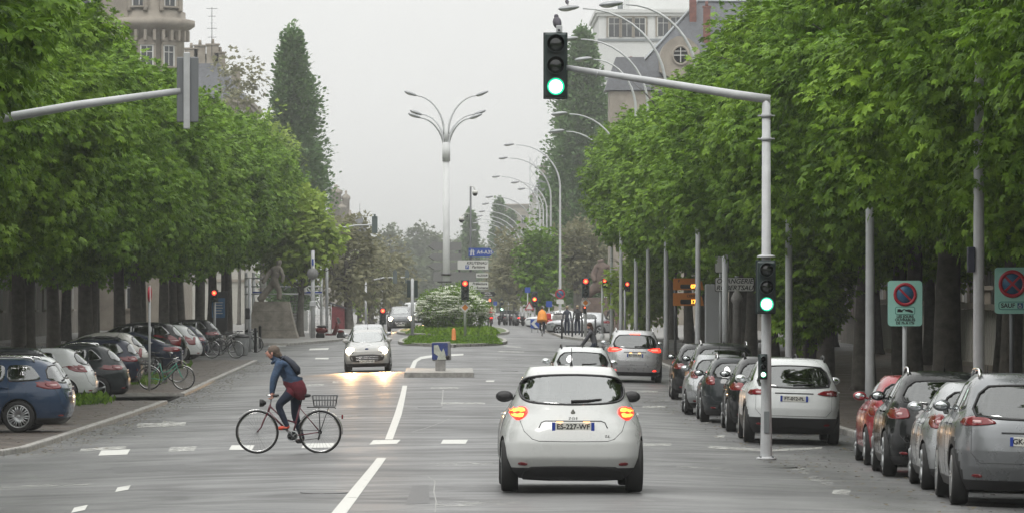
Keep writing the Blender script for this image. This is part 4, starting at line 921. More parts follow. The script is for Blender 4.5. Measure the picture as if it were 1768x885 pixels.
make_car('big_suv', P_GREY, 'grey people carrier with headlights on, coming from the far crossing', px=693, s=25.5, rz=R(-90), heads=400, name='car', tail='tall', plate='BX-612-LN', cat='minivan')
make_car('van', P_WHITE, 'white van with headlights on following the grey people carrier', px=716, s=20.5, rz=R(-90), heads=400, name='van', tail='tall', plate='', cat='van')
make_car('hatch', P_SILVER, 'silver hatchback parked beyond the orange-clad cyclist', px=1000, s=27.5, rz=R(178), name='parked_car', plate='')
make_car('hatch', P_WHITE, 'white hatchback turning on the far right side of the crossing', px=955, s=23, rz=R(175), name='car', plate='')
# --- right kerb: parallel parked, rears towards the camera
GR = 'cars parked along the right kerb'
def rp(kind, p, xl, s, label, rot=1.6, **k):
    """xl: photo column of the rear left corner"""
    W = SPEC[kind]['W']; L = SPEC[kind]['L']; D = F / s + L/2; X = (xl - HX) / s + W/2 * .97 + math.sin(R(rot)) * L/2
    return make_car(kind, p, label, pos=(X, D), rz=R(90 - rot), group=GR, **k)
rp('suv', paint('mid_silver', (.2, .21, .22), .5), 1650, 144, 'silver-grey sport utility car with slim red tail lamps and bright rails, nearest on the right', tail='slim', rails='chrome', plate='GK-518-VW', tz=1.03, plate_z=.80, rims=1, glass_=G_CAR, rot=2.6)
rp('hatch', P_SILVER, 1597, 130, 'silver hatchback with round red tail lamp parked ahead of the grey sport utility car', tail='square', plate='DT-650-FH', tz=.93, rot=2.6)
rp('crossover', P_BLACK, 1530, 118, 'black crossover with chrome roof rails between the silver and the red car', tail='block', rails='chrome', plate='EN-773-QA', rot=2.2)
rp('hatch', P_RED, 1497, 108, 'dark red hatchback at the far end of the nearest parked group', tail='block', plate='FA-249-KD', rot=2.2)
rp('suv', P_WHITE, 1287, 92, 'white sport utility car with black lower body parked behind the traffic signal mast', tail='slim', rails='dark', plate='FT-062-PL', tz=.97, plate_z=.86, glass_=G_DARK, tail_mat=M_TAIL, dark_z=.50, rims=1)
rp('crossover', P_BLACK, 1256, 84, 'black crossover squeezed in ahead of the white sport utility car', tail='block', rails='dark', plate='CP-311-TD')
rp('wagon', P_DGREY, 1211, 77.5, 'dark grey estate with tall red tail lamps, third parked car beyond the signal mast', tail='square', tz=.95, rails='chrome', plate='DB-907-JH', glass_=G_CAR)
rp('small_hatch', P_SILVER, 1183, 72, 'small silver hatchback with a rounded red tail lamp in the parked row', tail='square', tz=.98, plate='AW-446-SK')
rp('big_suv', P_BLACK, 1188, 66.5, 'large black sport utility car whose roof shows above the silver hatchback', tail='tall', rails='chrome', plate='EQ-284-ZA', glass_=G_DARK)
rp('crossover', P_BLACK, 1160, 62, 'black car with a folded mirror, farthest of the cars parked on the right', tail='block', plate='BC-530-NX')
# --- left: nose-in between the trees, flanks towards the camera
GL = 'cars parked nose-in on the left'
def lp(kind, p, xr, s, label, rot=0, **k):
    W = SPEC[kind]['W']; L = SPEC[kind]['L']; X = (xr - HX) / s - L/2; D = F / s + W/2
    return make_car(kind, p, label, pos=(X, D), rz=R(180 + rot), group=GL, **k)
lp('wagon', P_BLUE, 118, 85, 'blue estate with chrome window trim and ten-spoke wheels, nearest parked car on the left', tail='block', rails='chrome', rims=1, plate='EE-190-RG', tz=.97, rot=-3)
lp('wagon', P_WHITE, 122, 79.5, 'white estate hidden behind the blue estate, only its tail showing', tail='tall', plate='DL-562-AM', rails='dark')
lp('crossover', P_DGREY, 110, 71, 'dark grey crossover parked behind the white estate', tail='block', plate='CZ-771-EB', tail_mat=M_TAIL)
lp('hatch', P_WHITE, 163, 65, 'white compact hatchback with a square red tail lamp under the leaning trunk', tail='square', rims=1, plate='BN-338-WQ', tz=.93)
lp('crossover', P_DGREY, 220, 61.5, 'dark grey crossover with six-spoke wheel and wide red tail lamp beside the white hatchback', tail='wedge', rails='chrome', plate='FD-604-HC')
lp('wagon', P_NAVY, 243, 56.5, 'dark navy estate between the dark grey crossover and the light beige car', tail='block', rails='dark', plate='EV-425-TT')
lp('crossover', P_BEIGE, 257, 53, 'light beige car with its red tail lamp beside the slim sign post', tail='tall', plate='CT-816-YL')
lp('sedan', P_NAVY, 313, 49.5, 'dark blue saloon parked behind the green bicycle', tail='block', plate='AY-093-GB')
lp('big_suv', P_BLACK, 320, 46, 'tall black sport utility car beyond the dark blue saloon', tail='tall', plate='DX-257-MF', glass_=G_DARK)
lp('hatch', P_WHITE, 347, 43, 'white hatchback with a tall red tail lamp near the far end of the left row', tail='tall', plate='BK-641-DS')
lp('hatch', P_NAVY, 359, 41, 'dark blue hatchback, last car of the left row before the parked bicycles', tail='block', plate='')
lp('crossover', P_BLACK, 384, 38, 'black hooded small car half hidden behind the parked bicycles', tail='block', plate='')
# ================================================================ BUILDINGS
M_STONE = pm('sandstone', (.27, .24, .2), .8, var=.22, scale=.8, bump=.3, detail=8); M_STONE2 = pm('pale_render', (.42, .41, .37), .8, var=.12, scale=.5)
M_WHITE = pm('white_render', (.6, .61, .6), .7, var=.06, scale=.3); M_SLATE = pm('slate', (.06, .065, .075), .5, var=.3, scale=3, bump=.3); M_BRICK = pm('chimney_brick', (.17, .065, .05), .8, var=.25, scale=3)
M_FRAME = pm('window_frame', (.55, .55, .52), .5); M_PANE = pm('window_pane', (.03, .035, .04), .08, spec=.7); M_ZINC = pm('zinc', (.25, .27, .28), .4, .5)
M_POLE = pm('galvanised_steel', (.46, .47, .48), .5, .0, var=.12, scale=2.5); M_POLED = pm('dark_steel', (.10, .105, .11), .5, .4); M_LAMPH = pm('lamp_housing', (.28, .29, .3), .35, .4); M_LAMPG = pm('lamp_glass', (.45, .45, .42), .15, coat=1)
M_CONC = pm('concrete', (.26, .25, .24), .8, var=.25, scale=3, bump=.3); M_IRON = pm('wrought_iron', (.02, .022, .022), .5, .5)
def window_mesh(w_, h_, key, sill=True, cross=True, cap=False):
    k = 'win' + key
    if k in PAINTED: return PAINTED[k]
    mb = MB(); mb.mat(1).box((0, .02, 0), (w_, .05, h_))
    mb.mat(0)
    for x in (-w_/2, w_/2): mb.box((x, -.02, 0), (.1, .12, h_ + .1))
    mb.box((0, -.02, h_/2), (w_ + .1, .12, .1)); mb.box((0, -.03, 0), (.05, .05, h_ - .1))
    if cross: mb.box((0, -.035, h_*.18), (w_ - .1, .045, .05))
    mb.mat(2)
    if sill: mb.box((0, -.1, -h_/2 - .08), (w_ + .4, .28, .12))
    mb.box((0, -.06, h_/2 + .16), (w_ + .4, .16, .22))
    for x in (-w_/2 - .14, w_/2 + .14): mb.box((x, -.04, 0), (.18, .1, h_ + .1))
    if cap: mb.prism([(-w_/2 - .3, h_/2 + .28), (w_/2 + .3, h_/2 + .28), (0, h_/2 + .75)], -.16, .0)
    PAINTED[k] = mb.mesh('window', [M_FRAME, M_PANE, M_STONE]); return PAINTED[k]
def windows(par, face, fixed, u0, u1, z0, z1, du, dz_, wm):
    """face 'cam' looks towards -Y, 'east' towards +X, 'west' towards -X"""
    n = max(1, int((u1 - u0) / du)); m = max(1, int((z1 - z0) / dz_)); g = (u1 - u0) / n
    for i in range(n):
        for j in range(m):
            u = u0 + g * (i + .5); z = z0 + dz_ * (j + .5)
            loc = {'cam': (u, fixed, z), 'east': (fixed, u, z), 'west': (fixed, u, z)}[face]; rz = {'cam': 0, 'east': R(90), 'west': R(-90)}[face]
            link('window', wm, par, loc, (0, 0, rz))
def block(mb, x0, x1, y0, y1, z0, z1): mb.box(((x0+x1)/2, (y0+y1)/2, (z0+z1)/2), (x1-x0, y1-y0, z1-z0))
def hall(name, label, x0, x1, y0, y1, h, mat, faces, du=3.6, dz_=4.0, roof=3.0, zbase=0.3, wsz=(1.25, 2.1), chim=0, cat='building', bands=True, roofmat=None, wcap=False, inset=1.6):
    t = thing(name, label, cat, ((x0+x1)/2, (y0+y1)/2, 0)); ox, oy = (x0+x1)/2, (y0+y1)/2
    X0, X1, Y0, Y1 = x0-ox, x1-ox, y0-oy, y1-oy
    mb = MB(); block(mb, X0, X1, Y0, Y1, -1, h); mb.build('wall', mat, t)
    if bands:
        mb = MB(); fl = int(h / dz_)
        for i in range(1, fl): z = zbase + dz_ * i; block(mb, X0 - .12, X1 + .12, Y0 - .12, Y1 + .12, z - .12, z + .12)
        mb.build('string_course', M_STONE, t)
    mb = MB(); block(mb, X0 - .45, X1 + .45, Y0 - .45, Y1 + .45, h - .1, h + .28); block(mb, X0 - .25, X1 + .25, Y0 - .25, Y1 + .25, h - .45, h - .11); mb.build('cornice', M_STONE if mat is not M_WHITE else M_WHITE, t)
    if roof:
        i_ = inset; vs = [(X0, Y0, h + .29), (X1, Y0, h + .29), (X1, Y1, h + .29), (X0, Y1, h + .29), (X0 + i_, Y0 + i_, h + roof), (X1 - i_, Y0 + i_, h + roof), (X1 - i_, Y1 - i_, h + roof), (X0 + i_, Y1 - i_, h + roof)]
        mb = MB(); mb.add(vs, [(0, 1, 5, 4), (1, 2, 6, 5), (2, 3, 7, 6), (3, 0, 4, 7), (4, 5, 6, 7), (3, 2, 1, 0)]); rf = mb.build('roof', roofmat or M_SLATE, t)
        for c_ in range(chim):
            q = MB(); cx = X0 + (X1 - X0) * (c_ + .5) / chim; q.box((cx, Y0 + i_ + .6, h + roof + .7), (1.4, .7, 2.2)); q.box((cx, Y0 + i_ + .6, h + roof + 1.86), (1.6, .9, .16))
            for k in (-.4, 0, .4): q.lathe([(.13, 0), (.11, .4)], (cx + k, Y0 + i_ + .6, h + roof + 1.95), 8)
            q.build('chimney', M_BRICK if c_ % 2 else M_STONE, rf)
    wm = window_mesh(*wsz, '%g_%g_%d' % (*wsz, wcap), cap=wcap)
    for f in faces:
        z0 = zbase + .6
        if f == 'cam': windows(t, 'cam', Y0 - .03, X0 + .8, X1 - .8, z0, h - .3, du, dz_, wm)
        if f == 'east': windows(t, 'east', X1 + .03, Y0 + .8, Y1 - .8, z0, h - .3, du, dz_, wm)
        if f == 'west': windows(t, 'west', X0 - .03, Y0 + .8, Y1 - .8, z0, h - .3, du, dz_, wm)
    return t
hall('stone_building', 'long pale stone building glimpsed between the left tree trunks', -60, -24.5, 205, 300, 13, pm('shaded_sandstone', (.15, .135, .115), .85, var=.25, scale=.8, bump=.3), ('east',), du=6, dz_=4.2)  # sandstone with the shade behind the trees put into its colour
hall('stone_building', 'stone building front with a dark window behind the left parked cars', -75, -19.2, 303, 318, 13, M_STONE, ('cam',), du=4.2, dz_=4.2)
hall('stone_building', 'long grey stone building front standing behind the right tree row', 21, 50, 95, 330, 15, pm('shaded_sandstone', (.15, .135, .115), .85, var=.25, scale=.8, bump=.3), ('west',), du=8.5, dz_=4.6, wsz=(1.6, 2.8))  # same darkened copy of the sandstone, tree shade in the colour
# corner house with the bay tower, top left
t = hall('corner_house', 'tall sandstone corner house with a rounded bay and balcony above the left trees', -46, -24.2, 322, 346, 29, M_STONE, ('cam',), du=3.4, dz_=4.3, wsz=(1.3, 2.4), roof=5)
mb = MB(); r = 2.7; cx, cy = -22.9 + 35.1, 324.5 - 334
mb.lathe([(r, -1), (r, 22.2), (r + .35, 22.6), (r + .8, 22.9), (r + .8, 23.3), (r + .1, 23.45), (r + .1, 23.9), (r - .1, 24.0), (r - .1, 29.5), (r + .5, 29.9), (r + .5, 30.3), (.05, 34)], (cx, cy, 0), 28); mb.build('bay_tower', M_STONE, t)
for k in range(13):
    a = R(-165 + k * 12.5); q = MB(); q.box((cx + (r + .3) * math.cos(a), cy + (r + .3) * math.sin(a), 22.1), (.5, .22, .8), rz=a, bev=.03); q.build('bracket', M_STONE, t)
q = MB(); q.lathe([(r + .02, 18.9), (r + .22, 19.0), (r + .22, 19.3), (r + .02, 19.4)], (cx, cy, 0), 28, caps=False); q.build('string_course', M_STONE, t)
for a in (-125, -88, -52): link('window', window_mesh(.9, 1.5, 'low', cap=True), t, (cx + r * math.cos(R(a)), cy + r * math.sin(R(a)), 20.6), (0, 0, R(a + 90)))
for a in (-150, -115, -90, -65, -30):
    q = MB(); q.lathe([(.2, 0), (.16, .2), (.2, .5), (.14, 3.8), (.22, 4.4)], (cx + (r + .12) * math.cos(R(a)), cy + (r + .12) * math.sin(R(a)), 23.9), 10); q.build('column', M_STONE, t)
for a in (-100, -50):
    link('window', window_mesh(1.0, 2.6, 'bay'), t, (cx + (r + .0) * math.cos(R(a)), cy + (r + .0) * math.sin(R(a)), 25.6), (0, 0, R(a + 90)))
# steep slate roof with chimneys and aerial
t = hall('slate_roofed_house', 'house with a steep slate roof, stone chimneys and a tall aerial left of the poplar', -48, -18.8, 392, 415, 20.3, M_STONE2, (), roof=4.6, inset=3.3, chim=0)
for px, py, w_, hh in ((330, 85, 1.2, 3), (345, 80, 1.0, 2.6), (367, 78, 1.1, 3.2), (380, 92, .9, 2.2), (407, 122, .8, 2.2)):
    x = (px - HX) / 19.0 + 33.4; z = CAMH + (HY - py) / 19.0; q = MB(); q.box((x, -8.5, z - hh/2), (w_, .8, hh)); q.box((x, -8.5, z + .06), (w_ + .2, 1.0, .12)); q.lathe([(.16, 0), (.12, .45)], (x, -8.5, z + .12), 8); q.build('chimney', M_STONE, t)
x = (366 - HX) / 19.0 + 33.4; z = CAMH + (HY - 78) / 19.0; q = MB(); q.tube([(x, -8.9, z - 1), (x, -8.9, z + 3.4)], .035, 6)
for dz_, w_ in ((3.3, .5), (2.6, .35), (1.5, .45), (.7, .4)): q.tube([(x - w_, -8.9, z + dz_), (x + w_, -8.9, z + dz_)], .022, 5)
for k in range(4): q.tube([(x - .3 + .2*k, -9.1, z + 2.0), (x - .3 + .2*k, -8.7, z + 2.0)], .018, 5)
q.build('aerial', M_POLED, t)
# far gables left, fading into the haze
hall('far_house', 'pale far house front beyond the left poplar', -40, -19.9, 655, 690, 21, M_WHITE, ('cam', 'east'), du=4.5, dz_=4, roof=4, wsz=(1.3, 2.2))
t = hall('far_church', 'far ornate grey gabled building with stepped turrets', -38, -19.4, 725, 760, 17, M_STONE, ('cam', 'east'), du=4, dz_=5, roof=5, wsz=(1.4, 2.8))
for px, top, r in ((583, 322, .9), (593, 348, .8), (600, 332, .6), (606, 365, .9)):
    x = (px - HX) / 10.2 + 28.7; z = CAMH + (HY - top) / 10.2; q = MB(); q.lathe([(r, 10), (r, z - 1.6), (r * 1.25, z - 1.4), (r * 1.25, z - 1.0), (r * .3, z - .5), (r * .35, z)], (x, -17.8, 0), 10); q.build('turret', M_STONE, t)
t = hall('turret_house', 'far house with a pointed conical slate turret at the end of the left side', -36, -18.5, 880, 905, 14, M_STONE2, ('cam', 'east'), du=4, dz_=4.5, roof=3)
q = MB(); x = (622 - HX) / 8.5 + 27.2; q.lathe([(2.0, 0), (2.0, 14.8)], (x, -13, 0), 14); q.build('turret', M_STONE2, t); q = MB(); q.lathe([(2.5, 14.8), (.9, 18.6), (.05, 20.6), (.03, 22.2)], (x, -13, 0), 14); q.build('turret_roof', M_SLATE, t)
hall('far_house', 'low pale far house beside the conical turret', -34, -16.9, 930, 950, 13, M_STONE2, ('cam', 'east'), du=4, dz_=4, roof=3)
# right: modern white block, mansion with oval window, far grey blocks
t = hall('apartment_block', 'white modern apartment block with a set-back top floor, upper right', 15.9, 34, 478, 500, 34.2, M_WHITE, (), roof=0, bands=False)
q = MB(); block(q, -5.5, 9, -6, 11, 34.4, 37.5); q.build('penthouse', M_WHITE, t); q = MB(); block(q, -9.2, 9.2, -11.15, 11.2, 31.0, 31.25); block(q, -9.2, 9.2, -11.15, 11.2, 26.8, 27.0); q.build('string_course', M_ZINC, t)
wmod = window_mesh(1.25, 2.1, 'mod', sill=False)
for x in (-7.4, -6.0, -4.6, -2.0, -.6): link('window', wmod, t, (x, -11.05, 32.5 if x < -3 else 32.6))
for x in (-6.5, -4.5, -2.2, -.4): link('window', wmod, t, (x, -11.05, 24.6))
for x in (-6.5, -3): q = MB(); q.lathe([(.3, 0), (.3, .9), (.4, 1.0)], (x, -5, 34.45), 8); q.build('chimney', M_ZINC, t)
t = thing('mansion', 'stone mansion with steep slate roof, brick chimneys and an oval window, upper right', 'building', (19.5, 380, 0))
q = MB(); block(q, -4.3, 12, -6, 10, -1, 21.2); q.build('wall', M_STONE, t)
q = MB(); block(q, -4.7, 12.3, -6.4, 10.4, 21.2, 21.6); q.build('cornice', M_STONE, t)
q = MB(); q.add([(-4.5, -6.2, 21.6), (12, -6.2, 21.6), (12, 10, 21.6), (-4.5, 10, 21.6), (1.8, 1, 28.6), (9, 1, 28.6)], [(0, 1, 5, 4), (1, 2, 5), (2, 3, 4, 5), (3, 0, 4), (3, 2, 1, 0)]); rf = q.build('roof', M_SLATE, t)
q = MB(); q.tube([(-4.5, -6.2, 21.7), (1.8, 1, 28.7)], .12, 6); q.tube([(1.8, 1, 28.7), (9, 1, 28.7)], .12, 6); q.build('roof_ridge', M_ZINC, rf)
for x, y, z, b in ((1.3, -.6, 28.9, M_BRICK), (2.4, -2.6, 27.4, M_BRICK), (-4.2, -3, 22.6, M_BRICK)):
    q = MB(); q.box((x, y, z - 1.2), (.6, .6, 3.4)); q.box((x, y, z + .55), (.75, .75, .14)); q.lathe([(.15, 0), (.12, .4)], (x, y, z + .62), 8); q.build('chimney', b, rf)
q = MB(); q.prism(smooth_poly([(-1.9, 21.6), (1.7, 21.6), (1.7, 23.6), (1.2, 24.6), (-.1, 25.3), (-1.4, 24.6), (-1.9, 23.6)], 1), -7.0, -3.0); q.build('dormer', M_STONE, t)
q = MB(); q.lathe([(.78, -.02), (.78, .12), (.6, .14), (.6, -.02), (.78, -.02)], (-.1, -7.1, 23.5), 24, 'Y', (1, 1.15), caps=False); q.build('oval_window_surround', M_STONE, t)
q = MB(); q.lathe([(.6, .0), (.001, .0)], (-.1, -7.06, 23.5), 24, 'Y', (1, 1.15)); ow = q.build('oval_window', M_PANE, t)
q = MB(); q.box((-.1, -7.09, 23.5), (.07, .04, 1.3)); q.box((-.1, -7.09, 23.5), (1.15, .035, .07)); q.box((-.1, -7.09, 23.85), (1.0, .03, .05)); q.build('glazing_bar', M_FRAME, ow)
q = MB(); q.add([(-6.6, -7.2, 20.5), (-2.4, -7.2, 20.5), (-2.4, -3, 20.5), (-6.6, -3, 20.5), (-5.6, -6, 23.4), (-3.2, -6, 23.4), (-3.2, -4, 23.4), (-5.6, -4, 23.4)], [(0, 1, 5, 4), (1, 2, 6, 5), (2, 3, 7, 6), (3, 0, 4, 7), (4, 5, 6, 7), (3, 2, 1, 0)]); q.build('side_roof', M_SLATE, t)
q = MB(); block(q, -6.2, -2.6, -6.9, -3, -1, 20.4); q.build('side_wall', M_STONE, t)
link('window', window_mesh(1.1, 1.9, 'man'), t, (-2.0, -6.05, 19.6)); link('window', window_mesh(1.1, 1.9, 'man'), t, (-.4, -6.05, 19.6))
hall('far_block', 'flat grey far block beyond the far right lamps', 12.6, 22, 1090, 1120, 26.5, M_STONE, ('cam', 'west'), du=4, dz_=4, roof=0)
hall('far_block', 'far house with a dark flat roof left of the lattice mast', 11.2, 20, 1210, 1240, 22, M_STONE2, ('cam',), du=4, dz_=4, roof=2)
hall('far_house', 'tall narrow far house just left of the right-hand poplar', 15.2, 24, 845, 870, 23, M_STONE2, ('cam', 'west'), du=3.5, dz_=4, roof=4, chim=2)
hall('far_house', 'far stone house half behind the right-hand poplar', 15.6, 26, 700, 730, 19, M_STONE, ('cam', 'west'), du=3.5, dz_=4, roof=4)
t = thing('lattice_mast', 'thin lattice mast rising beside the right-hand poplar', 'mast', (*at(921, 9.2), 0)); q = MB(); hh = zpx(272, 9.2)
for a in (0, 1, 2, 3):
    x, y = ((-.8, -.8), (.8, -.8), (.8, .8), (-.8, .8))[a]; q.tube([(x, y, 0), (x * .8, y * .8, hh)], .09, 5)
for i in range(14):
    z0, z1 = hh * i / 14, hh * (i + 1) / 14; q.tube([(-.75, -.75, z0), (.75, -.75, z1)], .05, 4); q.tube([(.75, -.75, z0), (-.75, -.75, z1)], .05, 4)
q.build('lattice', M_POLE, t)
# unseen street behind and beside the camera, added to darken reflections
for a in (('stone_building', 'unseen long stone house front added behind the camera, closing the street', -62, 62, -95, -80, 17, M_STONE, ()), ('stone_building', 'unseen stone house added beside the camera on the left', -44, -23, -70, 48, 16, M_STONE, ()), ('stone_building', 'unseen stone house added beside the camera on the right', 23, 44, -70, 82, 16, M_STONE, ())): hall(*a)
for i, (x, y) in enumerate(((-13, -8), (-13, -20), (-13, -33), (-13, -46), (-13, -60), (13, -8), (13, -20), (13, -33), (13, -46), (13, -60), (-14, 22), (-14, 36), (14, 22), (14, 38), (4, -62), (-4, -62))):
    av_tree(x, y, i + 120, 'unseen avenue tree added behind or beside the camera', 'unseen avenue trees added behind the camera')
# ================================================================ STREET FURNITURE
def gthing(name, label, cat, px, s, rz=0, group=None, up=0.0):
    x, y = at(px, s); return thing(name, label, cat, (x, y, gz(x, y) + up), rz, group)
def lz(t, py, s): return zpx(py, s) - t.location.z            # local height of a photo row
M_GLENS = pm('green_signal_light', (.3, 1, .7), .3, emit=(.8, 1.0, .86), es=3.5); M_GGLOW = pm('green_signal_reflector', (0, .3, .18), .3, emit=(0.0, .75, .36), es=1.5)
M_RLENS = pm('red_signal_light', (1, .3, .1), .3, emit=(1, .22, .07), es=3.2); M_RGLOW = pm('red_signal_reflector', (.4, .02, .02), .3, emit=(1, .03, .03), es=2.0)
M_ALENS = pm('amber_signal_light', (1, .5, .1), .3, emit=(1, .42, .06), es=3.2)
M_OFF = pm('unlit_signal_lens', (.012, .02, .018), .15, coat=1); M_SIG = pm('signal_housing', (.02, .035, .035), .45)
def signal(par, loc, w_, h_, lit='g', n=3, bracket=None, rz=0.0, depth=.22, name='signal_head'):
    """signal head hung at loc (its centre), facing the camera"""
    mb = MB(); mb.box((0, 0, 0), (w_, depth, h_), bev=.03); mb.box((0, depth*.42, 0), (w_ + .04, .02, h_ + .04), bev=.008); hd = mb.build(name, M_SIG, par, loc, (0, 0, rz))
    r = min(w_ * .42, h_ / n * .42)
    for i in range(n):
        z = h_/2 - h_/n * (i + .5); on = (lit == 'r' and i == 0) or (lit == 'a' and i == 1) or (lit == 'g' and i == n - 1)
        v = MB(); v.lathe([(r, 0), (r * 1.02, -.16), (r * .98, -.16), (r * .96, 0)], (0, -depth/2, z), 18, 'Y', caps=False); v.build('visor', M_SIG, hd)
        v = MB(); v.lathe([(r * .95, -.012), (r * .6, -.02), (.001, -.024)], (0, -depth/2, z), 20, 'Y')
        L_ = v.build('lens', (M_GGLOW if lit == 'g' else M_RGLOW) if on else M_OFF, hd)
        if on:
            v = MB(); rr_ = r * (.76 if lit == 'g' else .6); v.lathe([(rr_, -.026), (rr_ * .6, -.034), (.001, -.036)], (0, -depth/2, z), 20, 'Y'); v.build('lamp', {'g': M_GLENS, 'r': M_RLENS, 'a': M_ALENS}[lit], L_)
    return hd
# the front mast, its arm reaching over the road
S0 = 104.6; t = gthing('traffic_signal_mast', 'tall grey steel signal mast with a long arm and three green lights', 'traffic light', 1323, S0)
H_ = lz(t, 172, S0); mb = MB(); mb.tube([(0, 0, -.1), (0, 0, .02), (0, 0, 1.0), (0, 0, H_ + .05)], [.105, .1, .085, .068], 16); mb.lathe([(.17, 0), (.17, .03), (.11, .05)], (0, 0, 0), 16); mb.build('mast', M_POLE, t)
for k in range(4): q = MB(); q.lathe([(.018, .03), (.018, .055), (.001, .06)], (.14*math.cos(.78+1.57*k), .14*math.sin(.78+1.57*k), 0), 6); q.build('bolt', M_POLED, t)
q = MB(); q.box((0, -.098, .62), (.09, .012, .36), bev=.005); q.build('access_door', M_ZINC, t)
ax = (972 - 1323) / S0; mb = MB(); mb.tube([(.06, 0, H_), (-.5, 0, H_ + .08), (ax * .5, 0, H_ + .27), (ax, 0, lz(t, 116, S0))], [.075, .072, .062, .045], 14); mb.tube([(ax*.83, 0, H_ + .42), (ax*.835, 0, H_ + .425)], .062, 12); mb.build('arm', M_POLE, t)
for z in (lz(t, 200, S0), lz(t, 240, S0)):
    mb = MB(); mb.lathe([(.085, -.03), (.085, .03)], (0, 0, z), 14); mb.tube([(-.14, -.0, z), (.14, 0, z)], .014, 6); mb.build('clamp', M_POLE, t)
hd = signal(t, ((959 - 1323) / S0, -.1, lz(t, 114, S0)), .36, 1.06, 'g'); mb = MB(); mb.box((.06, 0, .6), (.1, .1, .12), bev=.01); mb.build('mount', M_POLE, hd)
signal(t, ((1321 - 1323) / S0, -.22, lz(t, 495, S0)), .29, .84, 'g'); signal(t, ((1316 - 1323) / S0, -.17, lz(t, 632, S0)), .115, .38, 'g', depth=.12)
mb = MB(); mb.lathe([(.16, 0), (.14, .03), (.001, .06)], (0, 0, lz(t, 444, S0)), 12); mb.build('cap', M_POLE, t)
def bird(px, py, s, label, k=1.0, rz=R(100), dep=0.0):
    x, y = at(px, s); mb = MB(); M = Matrix.Rotation(R(-50), 3, 'Y')
    b = bmesh.new(); mb.ball((0, 0, .11), (.12*k, .07*k, .065*k), 14, M); mb.ball((.07*k, 0, .215), (.042*k, .038*k, .04*k), 12); mb.tube([(.105*k, 0, .213), (.14*k, 0, .205)], [.012, .003], 6)
    mb.tube([(-.06*k, 0, .06), (-.16*k, 0, -.03)], [.04*k, .018*k], 8, flat=.5); b.free()
    me = mb.mesh('pigeon', pm('pigeon_feathers', (.05, .045, .06), .6, var=.5, scale=12)); o = link('pigeon', me, None, (x, y + dep, zpx(py, s)), (0, 0, rz)); tag(o, label, 'bird')
    l = MB()
    for q in (-.02, .02): l.tube([(0, q, .07), (0, q, 0)], .006, 5)
    l.build('leg', pm('pigeon_leg', (.3, .1, .08), .6), o) if 0 else None
    return o
bird(962, 51, S0, 'dark pigeon perched on top of the overhanging green signal', 1.05)
# left mast seen from behind
S1 = 110; t = gthing('traffic_signal_mast', 'grey signal arm seen from behind, reaching out of the left trees', 'traffic light', -45, S1)
Hh = lz(t, 213, S1); mb = MB(); mb.tube([(0, 0, -.1), (0, 0, Hh)], [.1, .07], 14); mb.build('mast', M_POLE, t)
ex = (312 + 45) / S1; mb = MB(); mb.tube([(0, 0, Hh), (ex*.5, 0, (Hh + lz(t, 157, S1))/2 + .03), (ex, 0, lz(t, 157, S1))], [.075, .065, .05], 12); mb.build('arm', M_POLE, t)
x_ = (324 + 45) / S1; mb = MB(); mb.box((x_, 0, lz(t, 155, S1)), (.34, .05, 1.02), bev=.015); mb.box((x_, .12, lz(t, 155, S1)), (.26, .18, .98), bev=.02); mb.build('backing_board', pm('board_grey', (.17, .18, .19), .6), t)
mb = MB(); mb.box((x_ - .01, -.06, lz(t, 157, S1)), (.1, .07, 1.2), bev=.015); mb.build('bracket', M_POLE, t)
# ---------------------------------------------------------------- lamp posts
def lamp_head(par, loc, rz, k=1.0):
    mb = MB(); mb.ball((0, 0, 0), (.44*k, .17*k, .11*k), 16); o = mb.build('lamp_head', M_LAMPH, par, loc, (0, R(-6), rz)); g = MB(); g.ball((-.08*k, 0, -.035*k), (.30*k, .14*k, .10*k), 14); g.build('lamp_glass', M_LAMPG, o); return o
def street_lamp(px, s, hx, hy, label, pr=.085, group='lamp posts along the right side'):
    t = gthing('street_lamp', label, 'street lamp', px, s, 0, group); zt = lz(t, hy, s); dx = (hx - px) / s; zb = zt - abs(dx) * .55
    P = [(0, 0, -.1), (0, 0, 1.2), (0, 0, zb - 1.2)]; Rr = [pr * 1.5, pr * 1.15, pr * .8]
    for i in range(1, 11):
        a = i / 10; P.append((dx * .93 * (1 - math.cos(a * math.pi/2 * .96)) , 0, zb - 1.2 + (zt - zb + 1.2) * math.sin(a * math.pi/2) )); Rr.append(pr * (.75 - .4 * a))
    mb = MB(); mb.tube(P, Rr, 12); mb.build('post', M_POLE, t)
    lamp_head(t, (dx * .93 - (.35 if dx < 0 else -.35), 0, zt + .02), 0 if dx < 0 else math.pi); return t
ORD = ['nearest', 'second', 'third', 'fourth', 'fifth', 'sixth', 'seventh', 'eighth', 'ninth', 'tenth', 'eleventh', 'twelfth', 'thirteenth', 'fourteenth', 'fifteenth', 'sixteenth', 'seventeenth', 'eighteenth', 'nineteenth', 'farthest']
LAMPS = [(1690, 103, 1330, -700), (1502, 82, 1215, -500), (1362, 66, 1130, -330), (1205, 48.5, 1062, 8), (1150, 42, 985, 15), (1119, 38.4, 986, 68), (1098, 35.8, 1014, 103), (1072, 33, 970, 197), (1056, 31, 966, 227),
         (967, 21, 880, 250), (951, 19, 870, 273), (932, 16.9, 857, 305), (924, 16, 845, 340), (915, 15, 838, 352), (905, 13.8, 832, 365), (899, 13.1, 828, 373), (895, 12.6, 825, 379), (889, 12, 821, 385), (878, 10.6, 818, 398), (868, 9.4, 814, 410)]
for i, (px, s, hx, hy) in enumerate(LAMPS):
    tail_ = {0: 'beside the turquoise sign', 3: 'head level with the white block', 4: 'with a pigeon on its head'}.get(i, 'in the row on the right')
    street_lamp(px, s, hx, hy, f'grey curved street lamp, {ORD[i]} from the camera, {tail_}', pr=.1 if i > 8 else .085)
